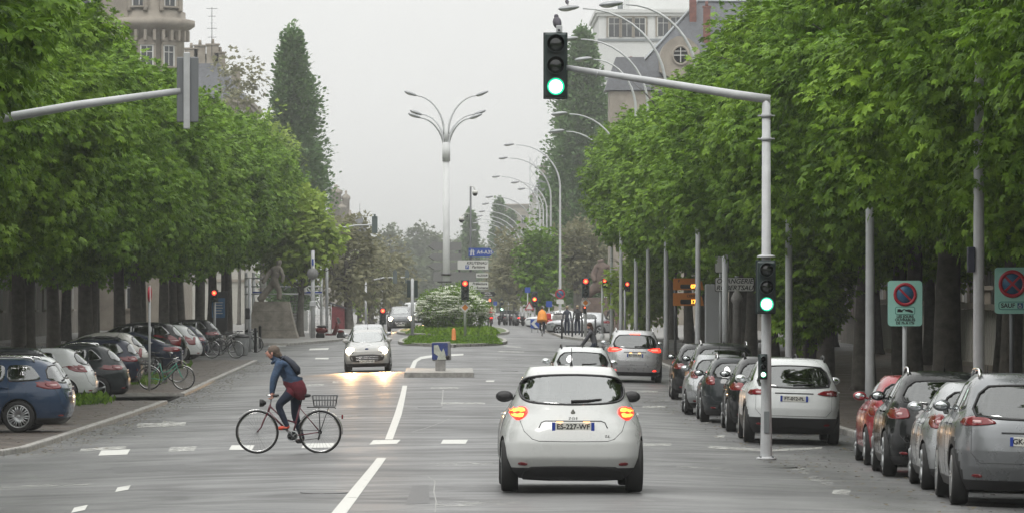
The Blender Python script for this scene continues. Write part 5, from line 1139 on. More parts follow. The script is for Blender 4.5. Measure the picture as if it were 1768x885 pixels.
bird(979, 8, 42, 'small dark pigeon on the head of the curved lamp above the signal arm', 1.1)
for px, s, hx, hy, lab in ((944, 17.5, 892, 315, 'far lamp post with a low curved arm before the lattice mast'), (938, 17, 904, 326, 'short far lamp post tucked under the curved arms'), (1270, 46, 1290, 520, None)):
    if lab: street_lamp(px, s, hx, hy, lab, pr=.09, group='lamp posts on the far right side')
for px, s, top, lab in ((1252, 52, 440, 'plain grey post in front of the white direction sign'), (1040, 31, 484, 'thin grey pedestrian signal post beside the brown statue'), (1079, 32, 500, 'grey pedestrian signal post right of the brown statue')):
    t = gthing('steel_post', lab, 'post', px, s); mb = MB(); mb.tube([(0, 0, -.1), (0, 0, lz(t, top, s))], .1 if s > 40 else .06, 12); mb.lathe([(.12, 0), (.12, .4)], n=12); mb.build('post', M_POLE, t)
    if s < 40: signal(t, (.12, -.1, lz(t, top + 4 if px == 1040 else top - 6, s)), .28, .5, 'r', 2)
# central six-armed mast
SM = 27.5; t = gthing('lamp_mast', 'tall grey mast with six curved lamp arms on the grassy island', 'street lamp', 770.5, SM, up=.14)
zt = lz(t, 218, SM); z2 = lz(t, 246, SM); z3 = lz(t, 277, SM); mb = MB(); mb.tube([(0, 0, 0), (0, 0, z3)], [.235, .2], 20); mb.tube([(0, 0, z3 - .05), (0, 0, z2)], .25, 20); mb.tube([(0, 0, z2), (0, 0, zt)], [.15, .13], 16); mb.build('mast', pm('light_paint', (.56, .57, .57), .5, var=.08, scale=1), t)
mb = MB(); mb.tube([(-.55, -.3, lz(t, 486, SM)), (.35, -.3, lz(t, 486, SM))], .04, 6); mb.lathe([(.33, -.5), (.33, -.4)], (0, 0, lz(t, 486, SM)), 14); mb.lathe([(.33, .4), (.33, .5)], (0, 0, lz(t, 486, SM)), 14); mb.build('band', M_DARK, t)
for hx, hy, dy, z0 in ((707, 162, 0, 232), (834, 162, 0, 232), (719, 193, 1.6, 252), (829, 193, 1.6, 252), (716, 202, -1.6, 262), (820, 203, -1.6, 262)):
    dx = (hx - 770.5) / SM; zz = lz(t, hy, SM); zb = lz(t, z0, SM); P = []
    for i in range(10): a = i / 9; P.append((dx * .82 * (1 - math.cos(a * 1.5)) + math.copysign(.12, dx), dy * (1 - math.cos(a * 1.5)), zb + (zz - zb - .1) * math.sin(a * 1.5)))
    mb = MB(); mb.tube(P, [.07 - .003 * i for i in range(10)], 8); mb.build('lamp_arm', M_POLE, t); o = lamp_head(t, (P[-1][0] + math.copysign(.36, dx), P[-1][1] + dy * .1, P[-1][2] + .12), 0, .98); o.rotation_euler = (0, R(20 if dx < 0 else -20), 0)
# camera mast
SCM = 24; t = gthing('camera_mast', 'thin dark mast with two dome surveillance cameras behind the direction signs', 'camera mast', 812.5, SCM); mb = MB(); mb.tube([(0, 0, 0), (0, 0, lz(t, 322, SCM))], [.1, .07], 10); mb.build('mast', M_POLED, t)
for dx, py in ((.32, 334), (-.65, 380)):
    mb = MB(); z = lz(t, py, SCM); mb.tube([(0, 0, z + .45), (dx * .6, 0, z + .5), (dx, 0, z + .25)], .035, 6); mb.lathe([(.14, .22), (.2, .12), (.2, 0)], (dx, 0, z), 12); c_ = mb.build('camera_housing', M_FRAME, t); g = MB(); g.ball((dx, 0, z), (.19, .19, .2), 12); g.build('camera_dome', pm('smoked_dome', (.03, .03, .03), .1), c_)
# ---------------------------------------------------------------- signs
M_SGRY = pm('sign_back_grey', (.2, .2, .2), .6); M_SWH = pm('sign_white', (.6, .6, .58), .5); M_SBL = pm('sign_blue', (.015, .06, .32), .45); M_SBK = pm('sign_black', (.012, .012, .012), .5); M_SRED = pm('sign_red', (.38, .012, .03), .45)
M_TURQ = pm('sign_turquoise', (.33, .62, .54), .5, var=.04, scale=1.5); M_SB2 = pm('sign_ring_blue', (.018, .1, .2), .45); M_ORG = pm('sign_orange', (.62, .2, .02), .5)
M_LEDA = pm('led_amber', (1, .4, .05), .4, emit=(1, .42, .05), es=3.0)
def rounded(w_, h_, r=.06): 
    p = []
    for cx, cy, a0 in ((w_/2 - r, h_/2 - r, 0), (-w_/2 + r, h_/2 - r, 90), (-w_/2 + r, -h_/2 + r, 180), (w_/2 - r, -h_/2 + r, 270)):
        for k in range(4): a = R(a0 + 30 * k); p.append((cx + r * math.cos(a), cy + r * math.sin(a)))
    return p
def plate(par, x, z, w_, h_, mat, y=-.06, th=.025, r=.05, name='sign_plate', poly=None, rz=0):
    mb = MB(); mb.prism(poly or rounded(w_, h_, min(r, h_*.3)), -th/2, th/2); return mb.build(name, mat, par, (x, y, z), (0, 0, rz))
def disc(par, x, z, r, mat, y, name='disc', th=.006, inner=0.0):
    mb = MB()
    if inner: mb.lathe([(r, -th), (r, 0), (inner, 0), (inner, -th), (r, -th)], n=32, axis='Y', caps=False)
    else: mb.lathe([(r, 0), (r, -th), (.001, -th)], n=32, axis='Y')
    return mb.build(name, mat, par, (x, y, z))
def noparking(par, x, z, r, y, cross=False):
    d = disc(par, x, z, r, M_SB2, y, 'blue_disc'); disc(d, 0, 0, r, M_SRED, -.007, 'red_ring', inner=r * .74)
    for s_ in ((1, -1) if cross else (1,)):
        mb = MB(); mb.box((0, -.0105, 0), (r * 1.6, .003 + .001 * s_, r * .17), M=Matrix.Rotation(R(45 * s_), 3, 'Y')); mb.build('red_bar', M_SRED, d)
    return d
# turquoise parking signs
S2 = 86; t = gthing('parking_sign', 'turquoise no-parking sign with a tow-away pictogram and opening-day lines', 'sign', 1562, S2); mb = MB(); mb.tube([(0, 0, 0), (0, 0, lz(t, 486, S2))], .045, 10); mb.build('post', M_POLE, t)
zc = lz(t, 523, S2); p = plate(t, 0, zc, .69, .91, M_TURQ, r=.06); noparking(p, 0, .18, .235, -.014)
mb = MB(); mb.prism(rounded(.40, .16, .04), -.002, .002); b = mb.build('pictogram_border', pm('sign_green_line', (.03, .2, .16), .5), p, (0, -.015, -.145)); mb = MB(); mb.prism(rounded(.375, .135, .03), -.001, .001); mb.build('pictogram_field', M_TURQ, b, (0, -.004, 0))
mb = MB(); mb.prism([(-.16, -.03), (-.05, -.03), (-.05, .0), (0, .02), (0, -.01), (.05, -.02), (.15, -.045), (.165, -.02), (.13, .01), (.08, .03), (.03, .02), (-.02, .035), (-.07, .01), (-.1, .035), (-.15, .03)], -.001, .001); mb.build('tow_truck_pictogram', M_SBK, b, (0, -.007, 0))
for i, (tx, sz) in enumerate((('LES JOURS', .075), ('OUVRABLES', .075), ('DE 7h À 19h', .07))): text(tx, sz, M_SBK, p, (0, -.016, -.265 - i * .065), bold=.002)
S3 = 96; t = gthing('parking_sign', 'turquoise no-stopping sign with a red cross and the word SAUF at the right edge', 'sign', 1747, S3); mb = MB(); mb.tube([(0, 0, 0), (0, 0, lz(t, 466, S3))], .045, 10); mb.build('post', M_POLED, t)
zc = lz(t, 501, S3); p = plate(t, 0, zc, .63, .83, M_TURQ, r=.06); noparking(p, 0, .12, .25, -.014, True)
mb = MB(); mb.prism(rounded(.5, .15, .05), -.002, .002); b = mb.build('text_border', pm('sign_green_line', (.03, .2, .16), .5), p, (0, -.015, -.27)); mb = MB(); mb.prism(rounded(.475, .125, .04), -.001, .001); mb.build('text_field', M_TURQ, b, (0, -.004, 0))
text('SAUF', .11, M_SBK, b, (-.08, -.006, 0), bold=.003); mb = MB(); mb.box((.14, -.008, 0), (.1, .003, .1)); bb = mb.build('wheelchair_square', M_SB2, b)
mb = MB(); mb.lathe([(.028, 0), (.028, -.002), (.018, -.002), (.018, 0), (.028, 0)], (.135, -.0105, -.015), 16, 'Y', caps=False); mb.box((.135, -.0115, .02), (.012, .002, .04)); mb.build('wheelchair_pictogram', M_SWH, bb)
# small box and cover on the nearest lamp posts
for px, s, py, lab in ((1676, 103, 448, 'small dark control box strapped to the nearest right lamp post'),):
    x, y = at(px, s); mb = MB(); mb.box((0, 0, 0), (.13, .12, .42), bev=.02); mb.tube([(0, .03, .12), (.14, .12, .12)], .015, 6); o = mb.build('control_box', pm('box_navy', (.03, .035, .06), .5), None, (x, y - .05, zpx(py, s))); tag(o, lab, 'box')
# white direction sign, parking displays, advertising column
S4 = 50; t = gthing('direction_sign', 'white framed direction sign reading ORANGERIE ROBERTSAU behind a grey post', 'sign', 1272, S4)
for py0, py1, w_, xc in ((478, 503, 1.36, 1268), (441, 471, .5, 1246)):
    zc = lz(t, (py0 + py1) / 2, S4); p = plate(t, (xc - 1272) / S4, zc, w_, (py1 - py0) / S4, M_SBK, r=.06); q = plate(p, 0, 0, w_ - .05, (py1 - py0) / S4 - .05, M_SWH, y=-.015, th=.01)
    if w_ > 1: text('ORANGERIE', .23, M_SBK, q, (-.0, -.008, .11), shear=.25, bold=.004); text('ROBERTSAU', .23, M_SBK, q, (0, -.008, -.12), shear=.25, bold=.004)
mb = MB(); mb.tube([(0, .05, 0), (0, .05, lz(t, 476, S4))], .07, 10); mb.lathe([(.1, 0), (.16, -.2)], (0, .05, lz(t, 508, S4)), 10); mb.tube([(-.55, .05, 1.0), (-.55, .05, lz(t, 441, S4))], .05, 8); mb.build('post', M_POLE, t)
S5 = 40; t = gthing('parking_display', 'orange car park display boards with glowing amber figures behind silver posts', 'display board', 1188, S5)
for py0, py1, txt in ((480, 500, '07'), (505, 527, '17')):
    zc = lz(t, (py0 + py1) / 2, S5); hh = (py1 - py0) / S5; p = plate(t, 0, zc, 1.3, hh, M_ORG, r=.12, poly=[(-.65, -hh/2), (.68, -hh/2), (.60, .1), (.42, hh/2), (-.65, hh/2)])
    q = plate(p, .02, -hh*.2, .72, hh*.36, M_SBK, y=-.018, th=.01, name='display_window'); text(txt, hh*.42, M_LEDA, q, (.2, -.008, 0), bold=.012, name='amber_digits')
    text('CENTRE' if txt == '17' else 'P', .15, M_SBK, p, (.22 if txt == '17' else -.4, -.016, hh*.26), bold=.003)
mb = MB(); mb.tube([(-.55, .05, 0), (-.55, .05, lz(t, 478, S5))], .06, 8); mb.tube([(.5, .05, 0), (.5, .05, lz(t, 478, S5))], .06, 8); mb.build('frame', M_POLED, t)
S6 = 46; t = gthing('advertising_panel', 'blank pale grey back of an advertising panel beyond the parked cars', 'panel', 1235, S6); mb = MB(); mb.box((0, 0, lz(t, 545, S6)), (.78, .22, 2.4), bev=.05); mb.build('panel', pm('panel_grey', (.34, .35, .36), .5), t); mb = MB(); mb.box((0, 0, .3), (.4, .16, .8)); mb.build('foot', M_POLED, t)
t = gthing('bollard_light', 'dark round-topped stone post below the white direction sign', 'post', 1272, 52); mb = MB(); mb.lathe([(.16, 0), (.13, 2.6), (.2, 2.7), (.2, 2.78), (.12, 2.95), (.001, 3.1)], n=16); mb.build('shaft', M_CONC, t)
# signs and signal on the island
S7 = 27; t = gthing('direction_signpost', 'signpost with grey arrow panels and white and blue direction signs', 'sign', 800, S7, up=.14)
mb = MB(); mb.tube([(-.25, .1, 0), (-.25, .1, lz(t, 420, S7))], .07, 8); mb.tube([(.48, .1, 0), (.48, .1, lz(t, 426, S7))], .07, 8); mb.build('post', M_POLED, t)
for y0, y1, x0, x1 in ((418, 432, 739, 797), (437, 449, 739, 797), (453, 465, 739, 797)):
    hh = (y1 - y0) / S7; xa, xb = (x0 - 800) / S7, (x1 - 800) / S7; w_ = xb - xa
    p = plate(t, (xa + xb)/2, lz(t, (y0 + y1)/2, S7), w_, hh, M_SGRY, poly=[(-w_/2, 0), (-w_/2 + .35, hh/2), (w_/2, hh/2), (w_/2, -hh/2), (-w_/2 + .35, -hh/2)], name='arrow_panel')
    mb = MB(); mb.prism([(-w_/2 - .01, 0), (-w_/2 + .34, -hh/2 - .01), (-w_/2 + .41, -hh/2), (-w_/2 + .06, 0)], -.02, .01); mb.build('arrow_edge', M_SBK, p)
for y0, y1, x0, x1 in ((469, 486, 748, 822), (491, 501, 748, 812)):
    p = plate(t, ((x0 + x1)/2 - 800) / S7, lz(t, (y0 + y1)/2, S7), (x1 - x0) / S7, (y1 - y0) / S7, M_SGRY, y=.0, name='sign_back')
def dsign(y0, y1, x0, x1, mat, lines, tm, arrow=0, size=.25, y=-.1):
    hh = (y1 - y0) / S7; w_ = (x1 - x0) / S7; poly = [(-w_/2, -hh/2), (w_/2 - .3, -hh/2), (w_/2, 0), (w_/2 - .3, hh/2), (-w_/2, hh/2)] if arrow else None
    p = plate(t, ((x0 + x1)/2 - 800) / S7, lz(t, (y0 + y1)/2, S7), w_, hh, mat, y=y, poly=poly)
    for i, (tx, dx) in enumerate(lines): text(tx, size, tm, p, (dx, -.016, (len(lines) - 1) * .12 - i * .25 if len(lines) > 1 else 0), shear=.2 if mat is not M_SBL else 0, bold=.006)
    return p
p = dsign(428, 443, 809, 853, M_SBL, [('A4-A35', .22)], M_SWH, 1, .32)
mb = MB()
for k in (-.09, .09): mb.prism([(k - .05, -.2), (k + .05, -.2), (k * .55 + .02, .2), (k * .55 - .02, .2)], -.018, -.014)
mb.box((0, -.016, .06), (.36, .006, .04)); mb.build('motorway_pictogram', M_SWH, p, (-.58, 0, 0))
p = dsign(449, 465, 790, 843, M_SWH, [('KRUTENAU', .25), ('Parkings', .35)], M_SBK, 0, .25)
q = MB(); q.box((-.37, -.017, -.13), (.22, .006, .24)); sq = q.build('parking_square', M_SBL, p); text('P', .22, M_SWH, sq, (-.37, -.022, -.13), bold=.006)
dsign(471, 479, 822, 843, M_SWH, [('ALZOUR', 0)], M_SBK, 0, .17); dsign(486, 499, 808, 843, M_SWH, [('Préfecture', .1), ('Romane', .25)], M_SBK, 0, .22)
S8 = 22; t = gthing('direction_sign', 'small black arrow sign with two white lines above the far road', 'sign', 843, S8); p = plate(t, 0, lz(t, 507, S8), 1.15, .36, M_SBK, poly=[(-.58, -.18), (.45, -.18), (.6, 0), (.45, .18), (-.58, .18)]); text('HÔTEL', .15, M_SWH, p, (-.05, -.016, .08), bold=.004); text('DE POLICE' if 0 else 'DES POSTES', .12, M_SWH, p, (-.02, -.016, -.08), bold=.004)
mb = MB(); mb.tube([(0, .05, 0), (0, .05, lz(t, 505, S8))], .06, 8); mb.build('post', M_POLED, t)
# island signal with diamond
S9 = 32; t = gthing('traffic_signal', 'red traffic light on a thin grey post in front of the flowering shrub', 'traffic light', 803, S9, up=.14); mb = MB(); mb.tube([(0, 0, 0), (0, 0, lz(t, 484, S9))], .075, 12); mb.build('post', M_POLE, t); signal(t, (0, -.2, lz(t, 500, S9)), .38, 1.05, 'r')
def diamond(t, x, z, k):
    p = plate(t, x, z, k, k, M_SWH, y=-.09, poly=[(-k/2, 0), (0, -k/2), (k/2, 0), (0, k/2)], name='priority_sign'); plate(p, 0, 0, k, k, M_SBK, y=-.014, th=.003, poly=[(-k*.45, 0), (0, -k*.45), (k*.45, 0), (0, k*.45)], name='black_border'); plate(p, 0, 0, k, k, M_SWH, y=-.017, th=.003, poly=[(-k*.42, 0), (0, -k*.42), (k*.42, 0), (0, k*.42)], name='white_field'); plate(p, 0, 0, k, k, M_ORG, y=-.02, th=.003, poly=[(-k*.28, 0), (0, -k*.28), (k*.28, 0), (0, k*.28)], name='orange_field')
diamond(t, 0, lz(t, 530, S9), .62)
t = gthing('traffic_signal', 'red traffic light with an orange diamond sign before the brown statue', 'traffic light', 1011, 30); mb = MB(); mb.tube([(0, 0, 0), (0, 0, lz(t, 480, 30))], .08, 12); mb.build('post', M_POLE, t); signal(t, (0, -.2, lz(t, 496, 30)), .4, 1.1, 'r'); diamond(t, 0, lz(t, 522, 30), .6); signal(t, (-.05, -.15, lz(t, 534, 30)), .16, .4, 'r', depth=.12)
def sgnl(px, s, py, lit, lab, n=3, h_=1.0, arm=None):
    t = gthing('traffic_signal', lab, 'traffic light', px, s); z = lz(t, py, s)
    if arm is None: mb = MB(); mb.tube([(0, .2, 0), (0, .2, z + h_ * .5)], .07, 8); mb.build('post', M_POLE, t)
    else: mb = MB(); mb.tube([(arm, .2, 0), (arm, .2, z - .1)], .09, 8); mb.tube([(arm, .2, z - .1), (0, .2, z + .15)], [.07, .05], 8); mb.build('post', M_POLE, t)
    signal(t, (0, 0, z), .5 if s < 24 else .36, h_ * (1.25 if s < 24 else 1), lit, n); return t
sgnl(867, 17, 526, 'g', 'left of the two far green lights on the right roadway'); sgnl(891, 16.5, 530, 'g', 'right of the two far green lights before the scooters'); sgnl(845, 17, 525, 'r', 'small far red light beside the flowering shrub'); sgnl(923, 21, 516, 'a', 'far amber light left of the orange-clad cyclist')
sgnl(757, 25, 508, 'a', 'amber light showing left of the lamp mast above the shrub', 1, .4); sgnl(661, 22, 545, 'r', 'small far red light left of the oncoming vehicles'); sgnl(370, 34, 510, 'r', 'red pedestrian light seen between the left tree trunks', 2, .6)
for px, s, py, ax_, lab in ((647, 28.5, 388, -2.9, 'dark signal seen from behind, hanging on an arm before the misty trees'), (682, 21, 478, -2.4, 'left of the two far overhead signals seen from behind'), (703, 20, 478, -2.2, 'right of the two far overhead signals seen from behind')):
    t = gthing('traffic_signal_mast', lab, 'traffic light', px, s); z = lz(t, py, s); mb = MB(); mb.tube([(ax_, 0, 0), (ax_, 0, z - .35)], .09, 8); mb.tube([(ax_, 0, z - .35), (ax_*.4, 0, z - .05), (0, 0, z)], [.07, .055, .04], 8); mb.build('mast', M_POLED if s > 30 else M_POLE, t); mb = MB(); mb.box((0, .05, z), (.34, .2, 1.02), bev=.02); mb.box((0, -.06, z + .56), (.12, .1, .16)); mb.build('signal_back', pm('board_grey_green', (.09, .115, .115), .6), t)
t = gthing('traffic_signal', 'grey post with two signal heads seen from behind, left of the shrub', 'traffic light', 712, 31, up=.1); mb = MB(); mb.tube([(0, 0, 0), (0, 0, lz(t, 480, 31))], .09, 10); mb.build('post', M_POLE, t)
for x in (-.2, .2): mb = MB(); mb.box((x, .05, lz(t, 498, 31)), (.2, .2, .95), bev=.02); mb.build('signal_back', M_SIG, t)
# keep-right box on the refuge, worn
SR = 52; t = gthing('keep_right_sign', 'weathered blue box sign with a peeling white arrow on the refuge island', 'sign', 760.5, 51.5, up=.16); mb = MB(); mb.box((0, 0, .16), (.34, .3, .42), bev=.02); mb.build('foot', M_CONC, t)
mb = MB(); mb.box((.03, 0, .66), (.64, .28, .62), bev=.03, M=Matrix.Rotation(R(-3), 3, 'Y')); b = mb.build('box', M_SGRY, t)
plate(b, -.02, .66, .53, .56, pm('worn_blue', (.02, .04, .17), .5, var=.4, scale=9), y=-.15, th=.02, r=.04, name='blue_face'); mb = MB(); mb.prism([(-.2, .2), (-.06, .22), (0, .06), (.06, -.02), (.12, .1), (.17, -.04), (.22, -.28), (-.1, -.29), (-.06, -.16), (-.2, -.06)], -.003, .003); mb.build('peeled_arrow', pm('peeled_white', (.42, .44, .38), .7, var=.2, scale=8), b, (-.02, -.163, .66))
mb = MB(); mb.lathe([(.07, 0), (.07, -.03), (.02, -.035)], (.24, -.165, .46), 14, 'Y'); mb.build('lock', M_SBK, b)
t = gthing('marker_post', 'short orange reflective marker post on the tip of the grassy island', 'bollard', 783.5, 34, up=.14); mb = MB(); mb.lathe([(.13, 0), (.12, .02), (.10, .5), (.06, .6), (.001, .62)], n=16); mb.build('post', pm('orange_plastic', (.75, .25, .07), .5, var=.15, scale=20), t)
# other signs round the far crossing
t = gthing('no_parking_sign', 'round red and blue no-parking sign at the foot of a tall lamp', 'sign', 967, 25); mb = MB(); mb.tube([(0, 0, 0), (0, 0, lz(t, 500, 25))], .05, 8); mb.build('post', M_POLE, t); noparking(t, 0, lz(t, 507, 25), .34, -.07); plate(t, 0, lz(t, 520, 25), .5, .3, M_SWH)
t = gthing('chevron_sign', 'blue and white chevron board behind the island at the crossing', 'sign', 923.5, 26, up=.1); mb = MB(); mb.box((0, .03, .5), (.58, .04, .62), bev=.01); b = mb.build('board', M_SBL, t); mb = MB(); mb.prism([(-.26, 0), (.02, .28), (.24, .28), (-.02, 0), (.24, -.28), (.02, -.28)], -.004, .004); mb.build('white_chevron', M_SWH, b, (.0, .0, .5)); mb = MB(); mb.tube([(-.2, .05, -.1), (-.2, .05, .3)], .02, 6); mb.tube([(.2, .05, -.1), (.2, .05, .3)], .02, 6); mb.build('leg', M_POLED, t)
for px, s, py, lab, mt in ((911, 21, 500, 'small blue sign above the far pavement', M_SBL), (948, 23, 524, 'small blue sign left of the tall lamp foot', M_SBL), (855, 15, 523, 'small far blue sign right of the shrub', M_SBL)):
    t = gthing('small_sign', lab, 'sign', px, s); mb = MB(); mb.tube([(0, 0, 0), (0, 0, lz(t, py, s))], .04, 8); mb.build('post', M_POLE, t); plate(t, 0, lz(t, py, s), .45, .45, mt)
t = gthing('warning_sign', 'triangular red-edged warning sign beside the far amber light', 'sign', 914, 22); mb = MB(); mb.tube([(0, 0, 0), (0, 0, lz(t, 524, 22))], .04, 8); mb.build('post', M_POLE, t); p = plate(t, 0, lz(t, 528, 22), 1, 1, M_SRED, poly=[(-.4, -.3), (.4, -.3), (0, .4)]); plate(p, 0, 0, 1, 1, M_SWH, y=-.015, th=.004, poly=[(-.27, -.22), (.27, -.22), (0, .25)], name='white_field')
# left side: thin post with edge-on sign, info panel, bins, bollards
t = gthing('sign_post', 'slim grey post with a sign seen edge-on between the left parked cars', 'sign', 258, 58, up=.09); mb = MB(); mb.tube([(0, 0, 0), (0, 0, lz(t, 492, 58))], .035, 8); mb.build('post', M_POLE, t); d = disc(t, 0, lz(t, 507, 58), .24, M_SRED, 0, 'red_sign', th=.02); d.rotation_euler = (0, 0, R(80))
t = gthing('information_panel', 'blue poster in a dark free-standing frame behind the left trees', 'panel', 378, 31, up=.1); mb = MB(); mb.box((0, 0, 1.55), (.95, .16, 2.2), bev=.03); mb.build('frame', M_DARK, t); p = plate(t, -.02, 1.75, .72, 1.1, pm('poster_blue', (.06, .16, .32), .4, var=.3, scale=2.5), y=-.09, name='poster')
for i, w_ in enumerate((.5, .42, .5, .36, .46)): mb = MB(); mb.box((0, -.016, .3 - i * .15), (w_, .004, .05)); mb.build('poster_line', M_SWH, p)
def bin_(px, s, lab, mat):
    t = gthing('litter_bin', lab, 'bin', px, s, up=.1); mb = MB(); mb.tube([(0, 0, 0), (0, 0, .1), (0, 0, .75), (0, 0, .8)], [.2, .27, .31, .31], 14); mb.build('bin', mat, t); mb = MB(); mb.lathe([(.33, .78), (.33, .84), (.2, .92), (.001, .94)], n=14); mb.build('lid', M_DARK, t)
bin_(434, 36, 'light grey litter bin on the corner beyond the parked bicycles', pm('bin_grey', (.4, .42, .41), .6, var=.15, scale=6)); bin_(418, 40, 'second grey litter bin standing before the corner post', pm('bin_grey_dark', (.26, .27, .27), .6, var=.2, scale=6))
for px, s, h_, lab in ((441, 38, 1.1, 'dark bollard right of the two litter bins'), (449, 36, 1.1, 'dark bollard nearest the statue pedestal')):
    t = gthing('bollard', lab, 'bollard', px, s, up=.1); mb = MB(); mb.lathe([(.07, 0), (.06, h_ - .1), (.075, h_ - .08), (.05, h_), (.001, h_ + .02)], n=12); mb.build('post', M_IRON, t)
t = gthing('corner_post', 'grey signal post with small box at the left street corner', 'post', 431, 38, up=.1); mb = MB(); mb.tube([(0, 0, 0), (0, 0, lz(t, 480, 38))], .075, 10); mb.build('post', M_POLE, t); mb = MB(); mb.box((-.08, -.1, 1.75), (.2, .2, .5), bev=.03); mb.build('box', M_DARK, t)
t = gthing('sign_post', 'thick grey post carrying round sign backs before the fenced works', 'sign', 540, 31, up=.1); mb = MB(); mb.tube([(0, 0, -.2), (0, 0, lz(t, 432, 31))], [.13, .1], 12); mb.build('post', M_POLE, t); disc(t, 0, lz(t, 472, 31), .32, M_SGRY, -.14, 'sign_back', th=.03); mb = MB(); mb.box((0, -.1, lz(t, 452, 31)), (.1, .1, .35)); mb.build('blue_tab', M_SBL, t); mb = MB(); mb.box((0, -.1, lz(t, 524, 31)), (.36, .1, .3), bev=.1); mb.build('bracket', M_POLE, t)
# scaffold gantry
SG = 28; t = gthing('scaffold', 'silver scaffold gantry standing behind the stone statue', 'scaffold', 490, SG, up=.1)
X_ = lambda px: (px - 490) / SG
mb = MB()
for px in (424, 437, 516, 554):
    for y in (0, 1.6): mb.tube([(X_(px), y, 0), (X_(px), y, lz(t, 446 if px > 500 else 470, SG))], .06, 8)
mb.build('upright', pm('scaffold_steel', (.5, .51, .51), .4, .4), t)
mb = MB()
for py in (480, 494, 507): mb.tube([(X_(422), -.05, lz(t, py, SG)), (X_(557), -.05, lz(t, py, SG))], .05, 6)
for a, b in (((516, 480), (490, 500)), ((516, 482), (552, 532)), ((520, 482), (556, 528))): mb.tube([(X_(a[0]), -.07, lz(t, a[1], SG)), (X_(b[0]), -.07, lz(t, b[1], SG))], .045, 6)
mb.build('beam', MATS['scaffold_steel'], t)
for x0, x1 in ((436, 452), (520, 556)): mb = MB(); mb.box(((X_(x0) + X_(x1))/2, -.12, lz(t, 504, SG)), (X_(x1) - X_(x0), .02, .1)); mb.build('blue_banner', pm('banner_blue', (.03, .06, .3), .6), t)
for px, py, w_, h_ in ((524, 499, .42, .34), (455, 489, .36, .34)): mb = MB(); mb.box((X_(px), -.2, lz(t, py, SG)), (w_, .1, h_), bev=.04); mb.build('box', M_FRAME, t)
# site fence panels
pitch = 0
for i, (px0, px1, s) in enumerate(((448, 500, 30), (500, 535, 29.5), (535, 572, 29))):
    w_ = (px1 - px0) / s; t = gthing('site_fence', ['wire fence panel in front of the statue pedestal', 'wire fence panel between the statue and the round sign post', 'wire fence panel nearest the red hut'][i], 'fence', (px0 + px1) / 2, s, group='wire fence panels round the works', up=.1)
    mb = MB(); mb.tube([(-w_/2, 0, .1), (-w_/2, 0, 1.9), (w_/2, 0, 1.9), (w_/2, 0, .1)], .028, 6); mb.tube([(-w_/2, 0, .2), (w_/2, 0, .2)], .02, 5)
    mb.build('frame', M_POLE, t); mb = MB()
    for k in range(1, int(w_ / .16)): mb.tube([(-w_/2 + k * .16, 0, .2), (-w_/2 + k * .16, 0, 1.88)], .008, 4, caps=False)
    for k in range(1, 9): mb.tube([(-w_/2, 0, .2 + k * .19), (w_/2, 0, .2 + k * .19)], .007, 4, caps=False)
    mb.build('mesh', M_POLE, t)
t = gthing('site_board', 'white board leaning inside the wire fence', 'board', 523, 28.5, up=.1); plate(t, 0, .9, .6, 1.2, M_SWH, name='board'); mb = MB(); mb.tube([(-.25, .05, 0), (-.25, .3, 1.2)], .02, 5); mb.build('prop', M_POLED, t)
t = gthing('red_hut', 'small dark red hut beyond the fenced works', 'hut', 584, 24, up=.1); mb = MB(); mb.box((0, 0, .85), (.95, 1.8, 1.7)); mb.build('wall', pm('red_boards', (.14, .02, .025), .7, var=.2, scale=3), t); mb = MB(); mb.prism([(-.62, 1.9), (.6, 1.5), (.6, 1.6), (-.62, 2.0)], -1.0, 1.0); mb.build('roof', M_SLATE, t)
# stone balustrade fence on the right
t = thing('stone_fence', 'tall pale stone railing running behind the right trees', 'fence', (19.6, 0, 0))
mb = MB(); y = 96.0
rows_ = []
while y < 200:
    z = gz(19.6, y); mb.box((0, y, z + 1.25), (.14, .2, 2.0)); y += .62
tag(mb.build('baluster', M_STONE2, t), kind='stuff'); mb = MB()
for a in range(96, 200, 8):
    z = gz(19.6, a + 4); mb.box((0, a + 4, z + 2.4), (.3, 8, .22)); mb.box((.0, a + 4, z + .15), (.34, 8, .3))
mb.build('rail', M_STONE, t)
for a in range(96, 200, 13): mb = MB(); mb.box((0, a, gz(19.6, a) + 1.5), (.5, .5, 3.0), bev=.04); mb.box((0, a, gz(19.6, a) + 3.08), (.65, .65, .16)); mb.build('pier', M_STONE, t)
